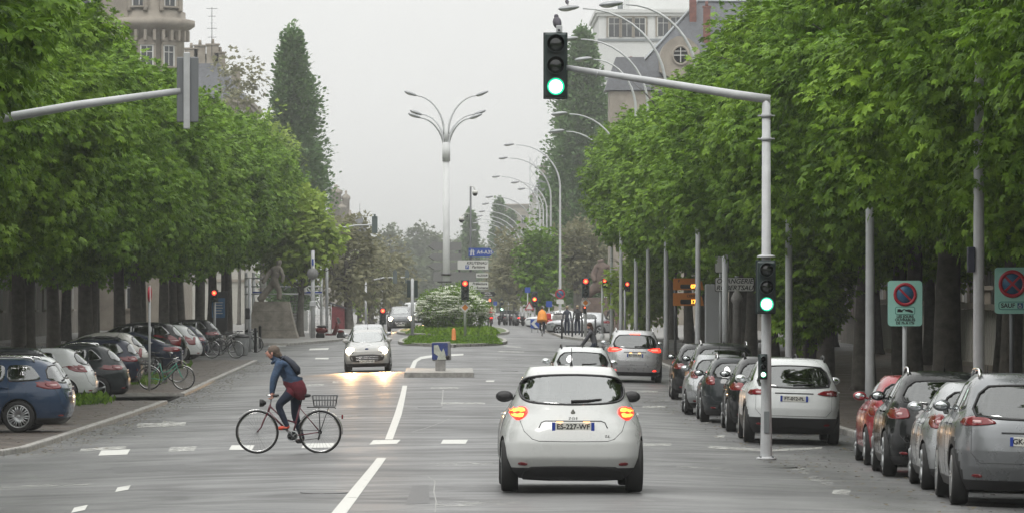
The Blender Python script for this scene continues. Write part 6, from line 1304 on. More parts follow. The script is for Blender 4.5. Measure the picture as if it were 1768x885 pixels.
# ================================================================ PEOPLE, STATUES, BICYCLES
M_SKIN = pm('skin', (.5, .25, .19), .55); M_DENIM = pm('denim_jacket', (.035, .065, .12), .85, var=.45, scale=12, bump=1.0, detail=8); M_JEANS = pm('dark_jeans', (.012, .019, .04), .85, var=.25, scale=9); M_BURG = pm('burgundy_knit', (.11, .012, .022), .9, var=.2, scale=30)
M_HAIR = pm('greying_hair', (.12, .09, .07), .8, var=.4, scale=40, bump=.5); M_SHOE = pm('red_shoe', (.6, .07, .03), .5); M_BOOT = pm('dark_shoe', (.05, .02, .02), .6); M_BAG = pm('dark_bag', (.02, .025, .04), .7)
def skin(name, J, B, mats, parent, sub=2, loc=None):
    """J: name -> (x, y, z, radius); B: (a, b, material index); grown as one surface, zones coloured by the nearest bone"""
    names = list(J); idx = {n: i for i, n in enumerate(names)}; me = bpy.data.meshes.new(name)
    me.from_pydata([J[n][:3] for n in names], [(idx[b[0]], idx[b[1]]) for b in B], []); bm = bmesh.new(); bm.from_mesh(me); L = bm.verts.layers.skin.verify(); bm.verts.ensure_lookup_table()
    for n in names:
        v = bm.verts[idx[n]]; r = J[n][3]; v[L].radius = (r, r) if not isinstance(r, tuple) else r; v[L].use_root = n == names[0]
    bm.to_mesh(me); bm.free(); o = link(name, me); m = o.modifiers.new('s', 'SKIN'); m.use_smooth_shade = True; m.branch_smoothing = .3; q = o.modifiers.new('u', 'SUBSURF'); q.levels = sub; q.render_levels = sub
    dg = bpy.context.evaluated_depsgraph_get(); r = bpy.data.meshes.new_from_object(o.evaluated_get(dg)); bpy.data.objects.remove(o); r.name = name
    r.materials.clear(); [r.materials.append(x) for x in mats]
    A = np.array([J[b[0]][:3] for b in B]); D = np.array([J[b[1]][:3] for b in B]) - A; Rr = np.array([(max(J[b[0]][3]) if isinstance(J[b[0]][3], tuple) else J[b[0]][3]) for b in B]); LL = (D * D).sum(1) + 1e-9
    for f in r.polygons:
        p = np.array(f.center); t = np.clip(((p - A) * D).sum(1) / LL, 0, 1); d = np.linalg.norm(A + D * t[:, None] - p, axis=1) - Rr * .5; f.material_index = B[int(d.argmin())][2]; f.use_smooth = True
    return link(name, r, parent, loc)
def hand(J, B, wrist, dirv, side, up, pre, mi, curl=.6):
    d = Vector(dirv).normalized(); u = Vector(up).normalized(); s_ = d.cross(u).normalized() * side; w = Vector(wrist[:3])
    pm_ = w + d * .05; J[pre + 'palm'] = (*pm_, (.034, .02)); B.append((pre + 'wrist', pre + 'palm', mi)); k = w + d * .085
    J[pre + 'kn'] = (*k, (.036, .017)); B.append((pre + 'palm', pre + 'kn', mi))
    for i, L in enumerate((.075, .085, .078, .06)):
        o = (i - 1.5) * .02; a = k + s_ * o + d * .018; b = a + (d * (1 - curl) - u * curl) * L * .5; c = b + (-u * .9 - d * curl * .5) * L * .5
        for n, p, r in (('f%da' % i, a, .010), ('f%db' % i, b, .0095), ('f%dc' % i, c, .008)): J[pre + n] = (*p, r)
        B += [(pre + 'kn', pre + 'f%da' % i, mi), (pre + 'f%da' % i, pre + 'f%db' % i, mi), (pre + 'f%db' % i, pre + 'f%dc' % i, mi)]
    a = w + d * .03 + s_ * .035; b = a + (d * .6 + s_ * .5 - u * .3) * .045; J[pre + 'th1'] = (*a, .013); J[pre + 'th2'] = (*b, .010); B += [(pre + 'palm', pre + 'th1', mi), (pre + 'th1', pre + 'th2', mi)]
# ---------------------------------------------------------------- bicycle (x forward, rear hub above the origin)
M_TYR = M_RUB; M_SPK = pm('spoke_steel', (.45, .46, .47), .3, .9)
def bicycle(label, pos, rz, frame, lady=True, basket=True, group=None, name='bicycle', bump_=0.0, lean=0.0):
    t = thing(name, label, 'bicycle', (pos[0], pos[1], gz(*pos) + bump_ + .003), rz, group); t.rotation_euler = (lean, 0, rz); WR = .345; wb = 1.05
    for i, x in enumerate((0, wb)):
        mb = MB(); mb.tube([(WR * math.cos(a), 0, WR * math.sin(a)) for a in np.linspace(0, 2*math.pi, 48, endpoint=False)], .016, 8, closed=True); wh = mb.build('wheel', M_TYR, t, (x, 0, WR))
        mb = MB(); mb.tube([((WR-.024) * math.cos(a), 0, (WR-.024) * math.sin(a)) for a in np.linspace(0, 2*math.pi, 40, endpoint=False)], .011, 6, closed=True); mb.lathe([(.02, -.045), (.02, .045)], (0, 0, 0), 10, 'Y'); mb.build('rim', M_CHR, wh)
        mb = MB()
        for k in range(28):
            a = 2*math.pi*k/28; mb.tube([(.018*math.cos(a+.6), (-.03, .03)[k % 2], .018*math.sin(a+.6)), ((WR-.03)*math.cos(a), 0, (WR-.03)*math.sin(a))], .0022, 3, caps=False)
        mb.build('spokes', M_SPK, wh)
        mb = MB(); a0, a1 = (20, 185) if i == 0 else (35, 150); mb.tube([((WR+.03)*math.cos(R(a)), 0, (WR+.03)*math.sin(R(a))) for a in np.linspace(a0, a1, 18)], .022, 6, flat=.35); mb.build('mudguard', M_CHR, t, (x, 0, WR))
    BB = Vector((.46, 0, .28)); ST = Vector((.33, 0, .80)); HT = Vector((.83, 0, .80)); HB = Vector((.875, 0, .66))
    mb = MB(); mb.tube([BB, ST], .016, 8); mb.tube([HT, HB], .019, 8); mb.tube([HB + Vector((-.01, 0, .03)), BB + Vector((.02, 0, .02))], .018, 8)
    if lady: mb.tube([HT + Vector((0, 0, -.03)), (.6, 0, .56), (.40, 0, .50)], .015, 8)
    else: mb.tube([HT + Vector((0, 0, -.03)), ST + Vector((.01, 0, -.04))], .015, 8)
    for y in (.05, -.05):
        mb.tube([BB, (0, y, WR)], .010, 6); mb.tube([ST + Vector((.0, 0, -.06)), (0, y, WR)], .008, 6); mb.tube([HB, (.93, y, .56), (.985, y, .42), (wb, y, WR)], [.013, .013, .011, .009], 6)
    mb.build('frame', frame, t)
    mb = MB(); mb.tube([HT, HT + Vector((-.02, 0, .14)), HT + Vector((.03, 0, .17))], .013, 8)
    for s_ in (1, -1): mb.tube([HT + Vector((.03, 0, .165)), HT + Vector((.05, s_*.12, .165)), HT + Vector((.02, s_*.26, .155)), HT + Vector((-.12, s_*.29, .15))], .012, 8)
    hb = mb.build('handlebar', M_CHR, t)
    for s_ in (1, -1): mb = MB(); mb.tube([HT + Vector((-.02, s_*.275, .152)), HT + Vector((-.13, s_*.292, .15))], .018, 8); mb.build('grip', M_DARK, hb)
    mb = MB(); mb.lathe([(.02, 0), (.06, .05), (.065, .1), (.06, .11)], (HT.x + .07, 0, HT.z + .03), 12, 'X'); mb.build('headlamp', M_DARK, t)
    mb = MB(); mb.tube([ST, ST + Vector((-.03, 0, .12))], .012, 8); mb.ball(ST + Vector((-.09, 0, .155)), (.09, .085, .035), 12); mb.ball(ST + Vector((.05, 0, .155)), (.10, .032, .025), 12); mb.build('saddle', M_DARK, t)
    mb = MB(); mb.lathe([(.09, -.005), (.09, .005), (.075, .005), (.075, -.005)], (BB.x, .05, BB.z), 24, 'Y')
    for k in range(5): a = 2*math.pi*k/5; mb.tube([(BB.x, .05, BB.z), (BB.x + .08*math.cos(a), .05, BB.z + .08*math.sin(a))], .007, 4)
    mb.tube([BB + Vector((0, .055, 0)), BB + Vector((.115, .075, .115))], .011, 6); mb.tube([BB + Vector((0, -.055, 0)), BB + Vector((-.115, -.075, -.115))], .011, 6); cr = mb.build('crankset', M_SPK, t)
    for sx_, y, z in ((.115, .12, .115), (-.115, -.12, -.115)): mb = MB(); mb.box((BB.x + sx_, y, BB.z + z), (.09, .09, .022), bev=.006); mb.build('pedal', M_DARK, cr)
    mb = MB(); mb.tube([(BB.x, .05, BB.z + .09), (0, .05, WR + .035)], .005, 4); mb.tube([(BB.x, .05, BB.z - .09), (.0, .05, WR - .1), (0, .05, WR - .05)], .005, 4); mb.lathe([(.035, -.01), (.035, .01)], (0, .05, WR), 12, 'Y'); mb.tube([(0, .06, WR), (.03, .065, WR - .13)], .014, 6); mb.build('chain', M_DARK, t)
    mb = MB()
    for y in (.06, -.06): mb.tube([(.22, y, .76), (-.24, y, .755), (-.26, y, .74)], .008, 6); mb.tube([(-.14, y, .755), (0, y, WR)], .006, 5); mb.tube([(.02, y, .755), (0, y, WR)], .006, 5)
    for x in (.2, .0, -.2): mb.tube([(x, -.06, .757), (x, .06, .757)], .006, 5)
    mb.build('luggage_rack', M_DARK, t)
    if basket:
        mb = MB(); x0, x1, z0, z1 = -.26, .10, .78, .955
        for z, e in ((z0, 0), (z0 + .1, .01), (z1, .03)): mb.tube([(x0 - e, -.14 - e, z), (x1 + e, -.14 - e, z), (x1 + e, .14 + e, z), (x0 - e, .14 + e, z)], .006, 5, closed=True)
        for k in range(9):
            x = x0 + (x1 - x0) * k / 8
            for y in (-1, 1): mb.tube([(x, y*.14, z0), (x + (k-4)*.004, y*.17, z1)], .0035, 4)
        for k in range(6):
            y = -.14 + .28 * k / 5
            for x, e in ((x0, -.03), (x1, .03)): mb.tube([(x, y, z0), (x + e, y*1.15, z1)], .0035, 4)
        for k in range(6): y = -.14 + .28 * k / 5; mb.tube([(x0, y, z0), (x1, y, z0)], .0035, 4)
        mb.build('basket', M_POLED, t)
    mb = MB(); mb.box((-.37, 0, .60), (.03, .05, .07), bev=.008); mb.build('rear_lamp', M_TAIL, t)
    return t
SC1 = 103.5
bx, by_ = at(552.7, SC1); bicycle('burgundy step-through bicycle with a wire basket, ridden across the road', (bx, by_), math.pi, pm('burgundy_frame', (.12, .015, .03), .35, coat=.6))
def cyclist():
    x, y = at(552.7, SC1); t = thing('person', 'cyclist in a denim jacket standing on the pedals, burgundy knit round the hips', 'person', (x, y, gz(x, y)), math.pi)
    J = {'pelvis': (.42, 0, 1.10, (.15, .13)), 'waist': (.47, 0, 1.23, (.165, .15)), 'chest': (.575, 0, 1.40, (.185, .17)), 'upper': (.655, 0, 1.49, (.14, .15)), 'neck': (.74, 0, 1.555, .058), 'jaw': (.80, 0, 1.605, .078), 'head': (.825, 0, 1.675, (.092, .085)), 'crown': (.80, 0, 1.735, .06)}
    B = [('pelvis', 'waist', 1), ('waist', 'chest', 0), ('chest', 'upper', 0), ('upper', 'neck', 0), ('neck', 'jaw', 2), ('jaw', 'head', 2), ('head', 'crown', 2)]
    J['nose'] = (.902, 0, 1.668, .013); J['nose2'] = (.917, 0, 1.652, .011); B += [('head', 'nose', 2), ('nose', 'nose2', 2)]
    for s_, p in ((1, 'l'), (-1, 'r')):
        J[p + 'sh'] = (.675, s_*.17, 1.475, .082); J[p + 'el'] = (.77, s_*.25, 1.235, .062); J[p + 'wrist'] = (.80, s_*.272, 1.02, .04)
        B += [('upper', p + 'sh', 0), (p + 'sh', p + 'el', 0), (p + 'el', p + 'wrist', 0)]
        hand(J, B, J[p + 'wrist'], (-.12, 0, -1), s_, (-1, 0, .1), p, 2, .75)
    # near leg on the raised front pedal, far leg stretched down
    J['lh'] = (.44, .10, 1.03, .105); J['lk'] = (.70, .13, .80, .072); J['la'] = (.555, .125, .475, .046); J['lheel'] = (.52, .125, .425, .04); J['ltoe'] = (.70, .125, .415, .036)
    J['rh'] = (.41, -.10, 1.02, .105); J['rk'] = (.42, -.12, .62, .072); J['ra'] = (.31, -.12, .27, .045); J['rheel'] = (.28, -.12, .22, .04); J['rtoe'] = (.42, -.12, .185, .036)
    B += [('pelvis', 'lh', 1), ('lh', 'lk', 3), ('lk', 'la', 3), ('la', 'lheel', 4), ('lheel', 'ltoe', 4), ('pelvis', 'rh', 1), ('rh', 'rk', 3), ('rk', 'ra', 3), ('ra', 'rheel', 5), ('rheel', 'rtoe', 5)]
    b = skin('body', J, B, [M_DENIM, M_BURG, M_SKIN, M_JEANS, M_SHOE, M_BOOT], t)
    h = MB(); h.ball((.775, 0, 1.70), (.105, .092, .10), 18); h.ball((.725, 0, 1.65), (.07, .075, .085), 14); h.tube([(.69, 0, 1.66), (.655, 0, 1.60), (.65, 0, 1.52)], [.045, .035, .012], 10); h.build('hair', M_HAIR, t)
    for s_ in (1, -1):
        e = MB(); e.ball((.905, s_*.032, 1.69), (.011, .013, .010), 10); e.build('eye', M_DARK, t); e = MB(); e.ball((.80, s_*.088, 1.655), (.018, .012, .03), 10); e.build('ear', M_SKIN, t)
    e = MB(); e.ball((.893, 0, 1.617), (.012, .026, .008), 10); e.build('mouth', pm('lips', (.35, .1, .09), .6), t)
    g = MB(); M = Matrix.Rotation(R(38), 3, 'Y'); g.tube([(.66, 0, 1.60), (.57, .02, 1.575), (.47, .02, 1.49), (.385, .02, 1.385), (.35, .02, 1.31)], [.04, .09, .115, .12, .05], 12, flat=.55); g.build('shoulder_bag', M_BAG, t)
    g = MB(); vs = [(.46 + (.165 + .01*math.sin(4*a))*math.cos(a), (.16)*math.sin(a), z + .045*math.cos(a)) for z in (1.30, 1.23, 1.165) for a in [2*math.pi*j/24 for j in range(24)]]; g.add(vs, [(i*24 + j, i*24 + (j+1) % 24, (i+1)*24 + (j+1) % 24, (i+1)*24 + j) for i in range(2) for j in range(24)], True); g.build('jacket_hem', M_DENIM, t)
    g = MB(); g.tube([(.70, .07, 1.545), (.745, .085, 1.53), (.79, .05, 1.51), (.80, 0, 1.50), (.79, -.05, 1.51), (.745, -.085, 1.53), (.70, -.07, 1.545)], .026, 8); g.build('collar', M_DENIM, t)
    g = MB(); g.tube([(.58, .19, 1.36), (.66, .16, 1.55), (.58, .02, 1.62)], .018, 6, flat=.4); g.build('bag_strap', M_BAG, t)
    # knit tied round the hips, falling over the seat
    k = MB(); prof = []; rings = [(1.215, .165, .150, .455), (1.14, .185, .172, .43), (1.05, .185, .175, .405), (.96, .155, .155, .385), (.885, .10, .11, .36)]
    vs = []; n = 24
    for z, a, b_, cx in rings:
        for j in range(n): th = 2*math.pi*j/n; vs.append((cx + a*math.cos(th)*(1 + .03*math.sin(5*th)), b_*math.sin(th), z + (.07*max(0, math.cos(th)) if z < 1.1 else 0)))
    k.add(vs, [(i*n + j, i*n + (j+1) % n, (i+1)*n + (j+1) % n, (i+1)*n + j) for i in range(len(rings)-1) for j in range(n)], True); k.build('hip_wrap', M_BURG, t)
cyclist()
# ---------------------------------------------------------------- other people
def person(label, px, s, rz, pose='stand', top=M_BAG, legs=M_JEANS, h=1.75, hair=M_HAIR, up=.12, walk=.18, extra=None, pos=None):
    x, y = pos or at(px, s); t = thing('person', label, 'person', (x, y, gz(x, y) + up), rz); k = h / 1.75; w = walk
    if pose == 'ride':
        J = {'pelvis': (.28, 0, .98, .15), 'waist': (.33, 0, 1.14, .13), 'chest': (.40, 0, 1.33, .16), 'upper': (.45, 0, 1.46, .13), 'neck': (.48, 0, 1.54, .055), 'jaw': (.51, 0, 1.60, .07), 'head': (.515, 0, 1.68, .09), 'crown': (.50, 0, 1.74, .06),
             'lh': (.30, .1, .96, .10), 'lk': (.62, .12, .80, .07), 'la': (.54, .12, .44, .045), 'lt': (.66, .12, .40, .035), 'rh': (.30, -.1, .96, .10), 'rk': (.55, -.12, .62, .07), 'ra': (.35, -.12, .24, .045), 'rt': (.47, -.12, .18, .035)}
        for s_, p in ((1, 'l'), (-1, 'r')): J[p + 'sh'] = (.45, s_*.17, 1.45, .065); J[p + 'el'] = (.60, s_*.24, 1.22, .05); J[p + 'w'] = (.76, s_*.28, 1.0, .035)
    else:
        J = {'pelvis': (0, 0, .95, (.15, .12)), 'waist': (0, 0, 1.10, (.14, .11)), 'chest': (0, 0, 1.30, (.17, .13)), 'upper': (.0, 0, 1.42, (.13, .11)), 'neck': (.01, 0, 1.50, .055), 'jaw': (.03, 0, 1.56, .068), 'head': (.03, 0, 1.64, .09), 'crown': (.02, 0, 1.70, .06),
             'lh': (0, .09, .90, .10), 'lk': (w*.6 + .03, .10, .50, .07), 'la': (w*.7, .10, .09, .045), 'lt': (w*.7 + .15, .10, .04, .035), 'rh': (0, -.09, .90, .10), 'rk': (-w*.3 + .03, -.10, .50, .07), 'ra': (-w, -.10, .10, .045), 'rt': (-w + .15, -.10, .04, .035)}
        for s_, p in ((1, 'l'), (-1, 'r')): J[p + 'sh'] = (0, s_*.18, 1.41, .065); J[p + 'el'] = (-.04 - s_*w*.3, s_*.24, 1.14, .048); J[p + 'w'] = (.06 - s_*w*.5, s_*.24, .90, .034)
        if pose == 'phone': J['lel'] = (.08, .22, 1.12, .048); J['lw'] = (.28, .10, 1.28, .034)
    for p in 'lr': d = (Vector(J[p + 'w'][:3]) - Vector(J[p + 'el'][:3])).normalized() * .11; J[p + 'hand'] = (J[p + 'w'][0] + d.x, J[p + 'w'][1] + d.y, J[p + 'w'][2] + d.z, .032)
    if k != 1: J = {n: (a*k, b*k, c*k, tuple(q*k for q in r) if isinstance(r, tuple) else r*k) for n, (a, b, c, r) in J.items()}
    B = [('pelvis', 'waist', 0), ('waist', 'chest', 0), ('chest', 'upper', 0), ('upper', 'neck', 0), ('neck', 'jaw', 2), ('jaw', 'head', 2), ('head', 'crown', 2)]
    for p in 'lr': B += [('upper', p + 'sh', 0), (p + 'sh', p + 'el', 0), (p + 'el', p + 'w', 0), (p + 'w', p + 'hand', 2), ('pelvis', p + 'h', 1), (p + 'h', p + 'k', 1), (p + 'k', p + 'a', 1), (p + 'a', p + 't', 3)]
    skin('body', J, B, [top, legs, M_SKIN, M_BOOT], t, 1)
    hx_, _, hz_, _ = J['head']; m = MB(); m.ball((hx_ - .025*k, 0, hz_ + .035*k), (.10*k, .095*k, .09*k), 14); m.build('hair', hair, t)
    if extra: extra(t, k, J)
    return t
M_NAVYC = pm('navy_coat', (.05, .055, .075), .85); M_GREYC = pm('grey_coat', (.09, .09, .1), .9); M_BLKC = pm('black_coat', (.03, .03, .033), .85); M_ORC = pm('orange_poncho', (.75, .27, .03), .6, var=.15, scale=4, bump=.3); M_BEI = pm('light_hair', (.3, .24, .15), .8)
def pack(t, k, J):
    m = MB(); m.box((-.2, 0, 1.22), (.16, .3, .42), bev=.06); m.build('backpack', M_BLKC, t)
def poncho(t, k, J):
    m = MB(); m.tube([(.44, 0, 1.56), (.42, 0, 1.45), (.38, 0, 1.2), (.34, 0, .98), (.30, 0, .86)], [.10, .22, .28, .31, .33], 20); m.build('poncho', M_ORC, t)
def satchel(t, k, J):
    m = MB(); m.box((.1, -.22, .95), (.3, .1, .25), bev=.03); m.tube([(.05, -.2, 1.05), (0, 0, 1.45), (0, .12, 1.4)], .02, 5); m.build('satchel', M_STONE2, t)
person('waiting pedestrian with fair hair and dark jacket, left of two at the bollards', 979, 29.2, R(80), top=M_NAVYC, hair=M_BEI, walk=.04)
person('waiting pedestrian with a black backpack, right of two at the bollards', 997, 29, R(95), top=M_BLKC, hair=M_BEI, walk=.05, extra=pack, h=1.8)
person('pedestrian in dark clothes with a pale satchel beside the brown statue', 1055, 27, R(-80), top=M_BLKC, legs=M_BLKC, walk=.05, extra=satchel)
person('pedestrian in black coat and light trousers under the right trees', 1404, 48, R(-100), top=M_BLKC, legs=pm('light_trousers', (.4, .4, .4), .8), walk=.12)
ox, oy = at(935.5, 28.5); bicycle('dark bicycle under the orange-clad cyclist', (ox, oy - .5), R(88), M_BLKC, basket=False); person('cyclist in a bright orange poncho riding away across the far crossing', 0, 0, R(88), 'ride', top=M_ORC, legs=M_NAVYC, up=0, extra=poncho, pos=(ox, oy - .5))
rx, ry = at(1042, 49); bicycle('small dark bicycle ridden beside the silver four-wheel-drive car', (rx, ry), R(172), M_BLKC, basket=False); person('long-haired rider in a grey pullover between the white estate and silver car', 0, 0, R(172), 'ride', top=M_GREYC, up=.0, pos=(rx, ry), hair=pm('brown_hair', (.06, .03, .02), .8),
       extra=lambda t, k, J: MB().tube([(.47, 0, 1.72), (.42, 0, 1.6), (.40, 0, 1.42)], [.06, .075, .03], 10).build('long_hair', pm('brown_hair', (.06, .03, .02), .8), t))
t = thing('carrier_box', 'dark open carrier box in front of the long-haired rider', 'box', (rx - 1.05, ry, gz(rx, ry) + .36)); m = MB(); m.box((0, 0, .3), (.5, .5, .6)); m.build('box', M_BLKC, t); m = MB(); m.tube([(-.27, -.26, .62), (.27, -.26, .62), (.27, .26, .62), (-.27, .26, .62)], .02, 6, closed=True); m.build('rim', M_GREYC, t); m = MB(); m.box((0, 0, -.18), (.3, .3, .36)); m.build('bracket', M_DARK, t)
# parked bicycles on the left
def parked(label, px, s, rz, frame, lady=True, basket=False): 
    x, y = at(px, s); return bicycle(label, (x, y), rz, frame, lady, basket, 'bicycles parked on the left verge', 'bicycle', .09, R(4))
parked('light green bicycle leaning by the slim sign post', 258, 57, R(-8), pm('green_frame', (.08, .35, .25), .4, coat=.5), True, True)
parked('dark bicycle parked behind the light green one', 250, 53.5, R(12), M_BLKC, False)
parked('dark bicycle parked beside the black hooded car', 366, 41, R(-12), M_BLKC)
parked('black bicycle on the corner by the last left tree trunk', 402, 38, R(14), pm('black_frame', (.02, .02, .02), .4), True, True)
parked('dark grey bicycle among the bicycles at the left corner', 378, 39.5, R(25), M_GREYC, False)
# ---------------------------------------------------------------- scooters
def scooter(label, px, s, rz, col, rider=False, group='scooters beyond the crossing'):
    x, y = at(px, s); t = thing('motor_scooter', label, 'scooter', (x, y, gz(x, y) + .02), rz, group)
    for xx in (0, 1.25): m = MB(); m.lathe([(.17, -.05), (.24, -.05), (.26, -.02), (.26, .02), (.24, .05), (.17, .05)], (xx, 0, .26), 18, 'Y'); m.lathe([(.17, -.03), (.17, .03)], (xx, 0, .26), 14, 'Y'); m.build('wheel', M_RUB, t)
    m = MB(); m.ball((.08, 0, .58), (.38, .15, .19), 14); m.box((.58, 0, .33), (.5, .26, .09), bev=.03); m.tube([(.82, 0, .34), (1.02, 0, .8), (1.0, 0, 1.0)], [.13, .12, .06], 10); m.ball((1.22, 0, .5), (.2, .08, .1), 10); m.build('fairing', paint(col[0], col[1]), t)
    m = MB(); m.ball((.12, 0, .78), (.36, .14, .07), 12); m.build('seat', M_DARK, t); m = MB(); m.tube([(1.0, .3, 1.05), (1.02, 0, 1.0), (1.0, -.3, 1.05)], .02, 6); m.build('handlebar', M_DARK, t)
    m = MB(); m.box((-.3, 0, .66), (.03, .2, .07), bev=.01); m.build('taillight', M_TAILON if 'red lamp' in label or 'ridden' in label else M_TAIL, t)
    m = MB(); m.box((1.1, 0, 1.12), (.02, .36, .34), bev=.01, M=Matrix.Rotation(R(-20), 3, 'Y')); m.build('windshield', glass('scooter_screen', (.6, .62, .62), .15), t); return t
scooter('far scooter ridden by the red-jacketed rider', 848, 21.5, R(92), ('scooter_red', (.25, .02, .02)))
x_, y_ = at(848, 21.5); person('scooter rider in a red jacket at the far right of the shrub', 0, 0, R(92), 'ride', top=pm('red_jacket', (.45, .03, .03), .7), pos=(x_, y_), up=.0, hair=M_BLKC)
for i, px in enumerate((862, 872, 882, 894, 903)): scooter(['dark scooter, leftmost in the far parked scooter row', 'grey scooter, second from the left in the far scooter row', 'silver scooter in the middle of the far scooter row', 'dark scooter with a red lamp beneath the right green light', 'dark scooter, rightmost in the far parked row'][i], px, 20.5, R(70 + 12 * i), (('sc_dark', (.02, .02, .025)), ('sc_grey', (.2, .2, .2)))[i % 2])
scooter('dark red scooter at the corner beside the red hut', 553, 31, R(-20), ('sc_red', (.1, .01, .01)), group='scooters at the left corner')
t = thing('moped_box_bike', 'red delivery scooter behind the orange-clad cyclist', 'scooter', (*at(949, 25.5), gz(*at(949, 25.5)) + .1))
m = MB(); m.ball((0, 0, .6), (.3, .2, .25), 12); m.box((-.1, 0, 1.0), (.4, .4, .4), bev=.05); m.build('body', paint('post_red', (.5, .02, .02)), t)
for xx in (-.5, .5): m = MB(); m.lathe([(.18, -.04), (.27, -.04), (.27, .04), (.18, .04)], (xx, 0, .27), 16, 'Y'); m.lathe([(.18, -.02), (.18, .02)], (xx, 0, .27), 12, 'Y'); m.build('wheel', M_RUB, t)
m = MB(); m.tube([(.5, 0, .3), (.35, 0, 1.0), (.25, -.25, 1.05)], .03, 6); m.tube([(-.5, 0, .3), (.0, 0, .5), (.4, 0, .4)], .05, 6); m.build('fork', M_DARK, t)
for px in (970, 988, 1005, 1028): 
    t = gthing('bollard', {970: 'bollard left of the fair-haired pedestrian', 988: 'bollard between the two waiting pedestrians', 1005: 'bollard right of the backpack-wearing pedestrian', 1028: 'bollard left of the brown statue pedestal'}[px], 'bollard', px, 30 if px < 1010 else 29, group='bollards at the right corner'); m = MB(); m.lathe([(.055, 0), (.05, 1.0), (.07, 1.02), (.05, 1.12), (.001, 1.15)], n=10); m.build('post', M_GREYC, t)
t = gthing('litter_bin', 'squat grey bin at the foot of the tall lamp behind the pedestrians', 'bin', 967, 27, up=.1); m = MB(); m.tube([(0, 0, 0), (0, 0, 1.1), (0, 0, 1.2)], [.45, .5, .42], 12); m.build('bin', M_CONC, t); m = MB(); m.lathe([(.44, 1.2), (.44, 1.26), (.001, 1.3)], n=12); m.build('lid', M_DARK, t)
# ---------------------------------------------------------------- statues
M_ST1 = pm('weathered_stone', (.21, .19, .16), .9, var=.35, scale=2.5, bump=.8, detail=8); M_ST2 = pm('red_brown_stone', (.14, .105, .09), .9, var=.35, scale=2.5, bump=.8, detail=8)
def plinth(t, mat, w0, w1, h, lay=4):
    m = MB(); n = lay
    for i in range(n):
        z0, z1 = h * i / n, h * (i + 1) / n - .02; a = w0 + (w1 - w0) * (i / n) ** .8; b = w0 + (w1 - w0) * ((i + 1) / n) ** .8
        m.add([(-a/2, -a/2, z0), (a/2, -a/2, z0), (a/2, a/2, z0), (-a/2, a/2, z0), (-b/2, -b/2, z1), (b/2, -b/2, z1), (b/2, b/2, z1), (-b/2, b/2, z1)], [(0, 1, 5, 4), (1, 2, 6, 5), (2, 3, 7, 6), (3, 0, 4, 7), (4, 5, 6, 7), (3, 2, 1, 0)])
        m.box((0, 0, z1 + .0), (b - .06, b - .06, .06))
    m.build('pedestal', mat, t)
x, y = at(470, 31); t = thing('stone_statue', 'weathered stone statue group of a leaning figure on a stepped pedestal, left corner', 'statue', (x, y, gz(x, y) + .1)); plinth(t, M_ST1, 3.0, 1.95, 2.1)
J = {'pelvis': (.1, 0, 3.15, .26), 'waist': (.12, 0, 3.4, .24), 'chest': (.2, 0, 3.7, .3), 'upper': (.28, 0, 3.95, .22), 'neck': (.34, 0, 4.1, .12), 'head': (.4, 0, 4.28, .19), 'crown': (.38, 0, 4.42, .13), 'lsh': (.45, -.1, 3.92, .15), 'lel': (.62, -.2, 3.5, .12), 'lw': (.55, -.25, 3.15, .1),
     'rsh': (-.02, .1, 3.85, .16), 'rel': (-.3, 0, 3.5, .15), 'rw': (-.55, -.1, 3.1, .13), 'lh': (.25, -.1, 3.05, .2), 'lk': (.42, -.2, 2.65, .16), 'la': (.38, -.2, 2.2, .14), 'rh': (-.05, .1, 3.0, .22), 'rk': (-.3, 0, 2.7, .2), 'ra': (-.62, .0, 2.25, .22), 'drape': (-.8, 0, 2.15, .2)}
B = [('pelvis', 'waist', 0), ('waist', 'chest', 0), ('chest', 'upper', 0), ('upper', 'neck', 0), ('neck', 'head', 0), ('head', 'crown', 0), ('upper', 'lsh', 0), ('lsh', 'lel', 0), ('lel', 'lw', 0), ('upper', 'rsh', 0), ('rsh', 'rel', 0), ('rel', 'rw', 0), ('pelvis', 'lh', 0), ('lh', 'lk', 0), ('lk', 'la', 0), ('pelvis', 'rh', 0), ('rh', 'rk', 0), ('rk', 'ra', 0), ('ra', 'drape', 0)]
skin('carved_figure', J, B, [M_ST1], t)
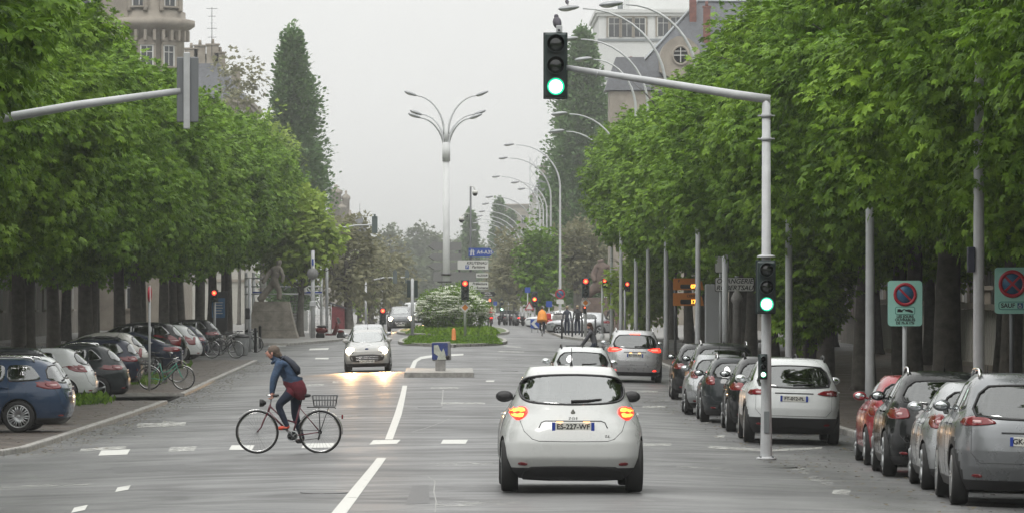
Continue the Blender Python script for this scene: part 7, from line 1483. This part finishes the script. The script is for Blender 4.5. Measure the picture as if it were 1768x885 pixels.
x, y = at(1040, 26); t = thing('stone_statue', 'reddish brown stone statue group with diagonal forms on a tall pedestal, right corner', 'statue', (x, y, gz(x, y) + .1)); plinth(t, M_ST2, 3.4, 2.6, 2.3)
J = {'pelvis': (-.2, 0, 3.1, .42), 'waist': (-.1, 0, 3.6, .4), 'chest': (0, 0, 4.1, .45), 'upper': (.05, 0, 4.45, .33), 'neck': (-.05, 0, 4.65, .18), 'head': (-.12, 0, 4.85, .24), 'lsh': (.35, 0, 4.3, .27), 'lel': (.7, -.1, 3.75, .25), 'lw': (1.0, -.1, 3.2, .24), 'l2': (1.2, -.1, 2.6, .22), 'rsh': (-.35, 0, 4.3, .26), 'rel': (-.62, -.1, 3.75, .22), 'rw': (-.45, -.35, 3.3, .18),
     'lh': (.2, 0, 2.9, .35), 'lk': (.5, -.1, 2.6, .3), 'la': (.7, -.1, 2.3, .26), 'rh': (-.5, 0, 2.9, .38), 'rk': (-.9, 0, 2.6, .32), 'ra': (-1.0, 0, 2.35, .3)}
B = [('pelvis', 'waist', 0), ('waist', 'chest', 0), ('chest', 'upper', 0), ('upper', 'neck', 0), ('neck', 'head', 0), ('upper', 'lsh', 0), ('lsh', 'lel', 0), ('lel', 'lw', 0), ('lw', 'l2', 0), ('upper', 'rsh', 0), ('rsh', 'rel', 0), ('rel', 'rw', 0), ('pelvis', 'lh', 0), ('lh', 'lk', 0), ('lk', 'la', 0), ('pelvis', 'rh', 0), ('rh', 'rk', 0), ('rk', 'ra', 0)]
skin('carved_figure', J, B, [M_ST2], t)
# ================================================================ HAZE
hz_m = bpy.data.materials.new('haze_air'); hz_m.use_nodes = True; n_ = hz_m.node_tree; n_.nodes.clear(); o_ = n_.nodes.new('ShaderNodeOutputMaterial'); v_ = n_.nodes.new('ShaderNodeVolumePrincipled')
v_.inputs['Color'].default_value = (.73, .74, .735, 1); v_.inputs['Density'].default_value = .0004; v_.inputs['Anisotropy'].default_value = .0; n_.links.new(v_.outputs[0], o_.inputs['Volume'])
mb = MB(); mb.box((0, 2850, 24), (8400, 6700, 54)); hz = mb.build('haze', hz_m); tag(hz, kind='stuff')
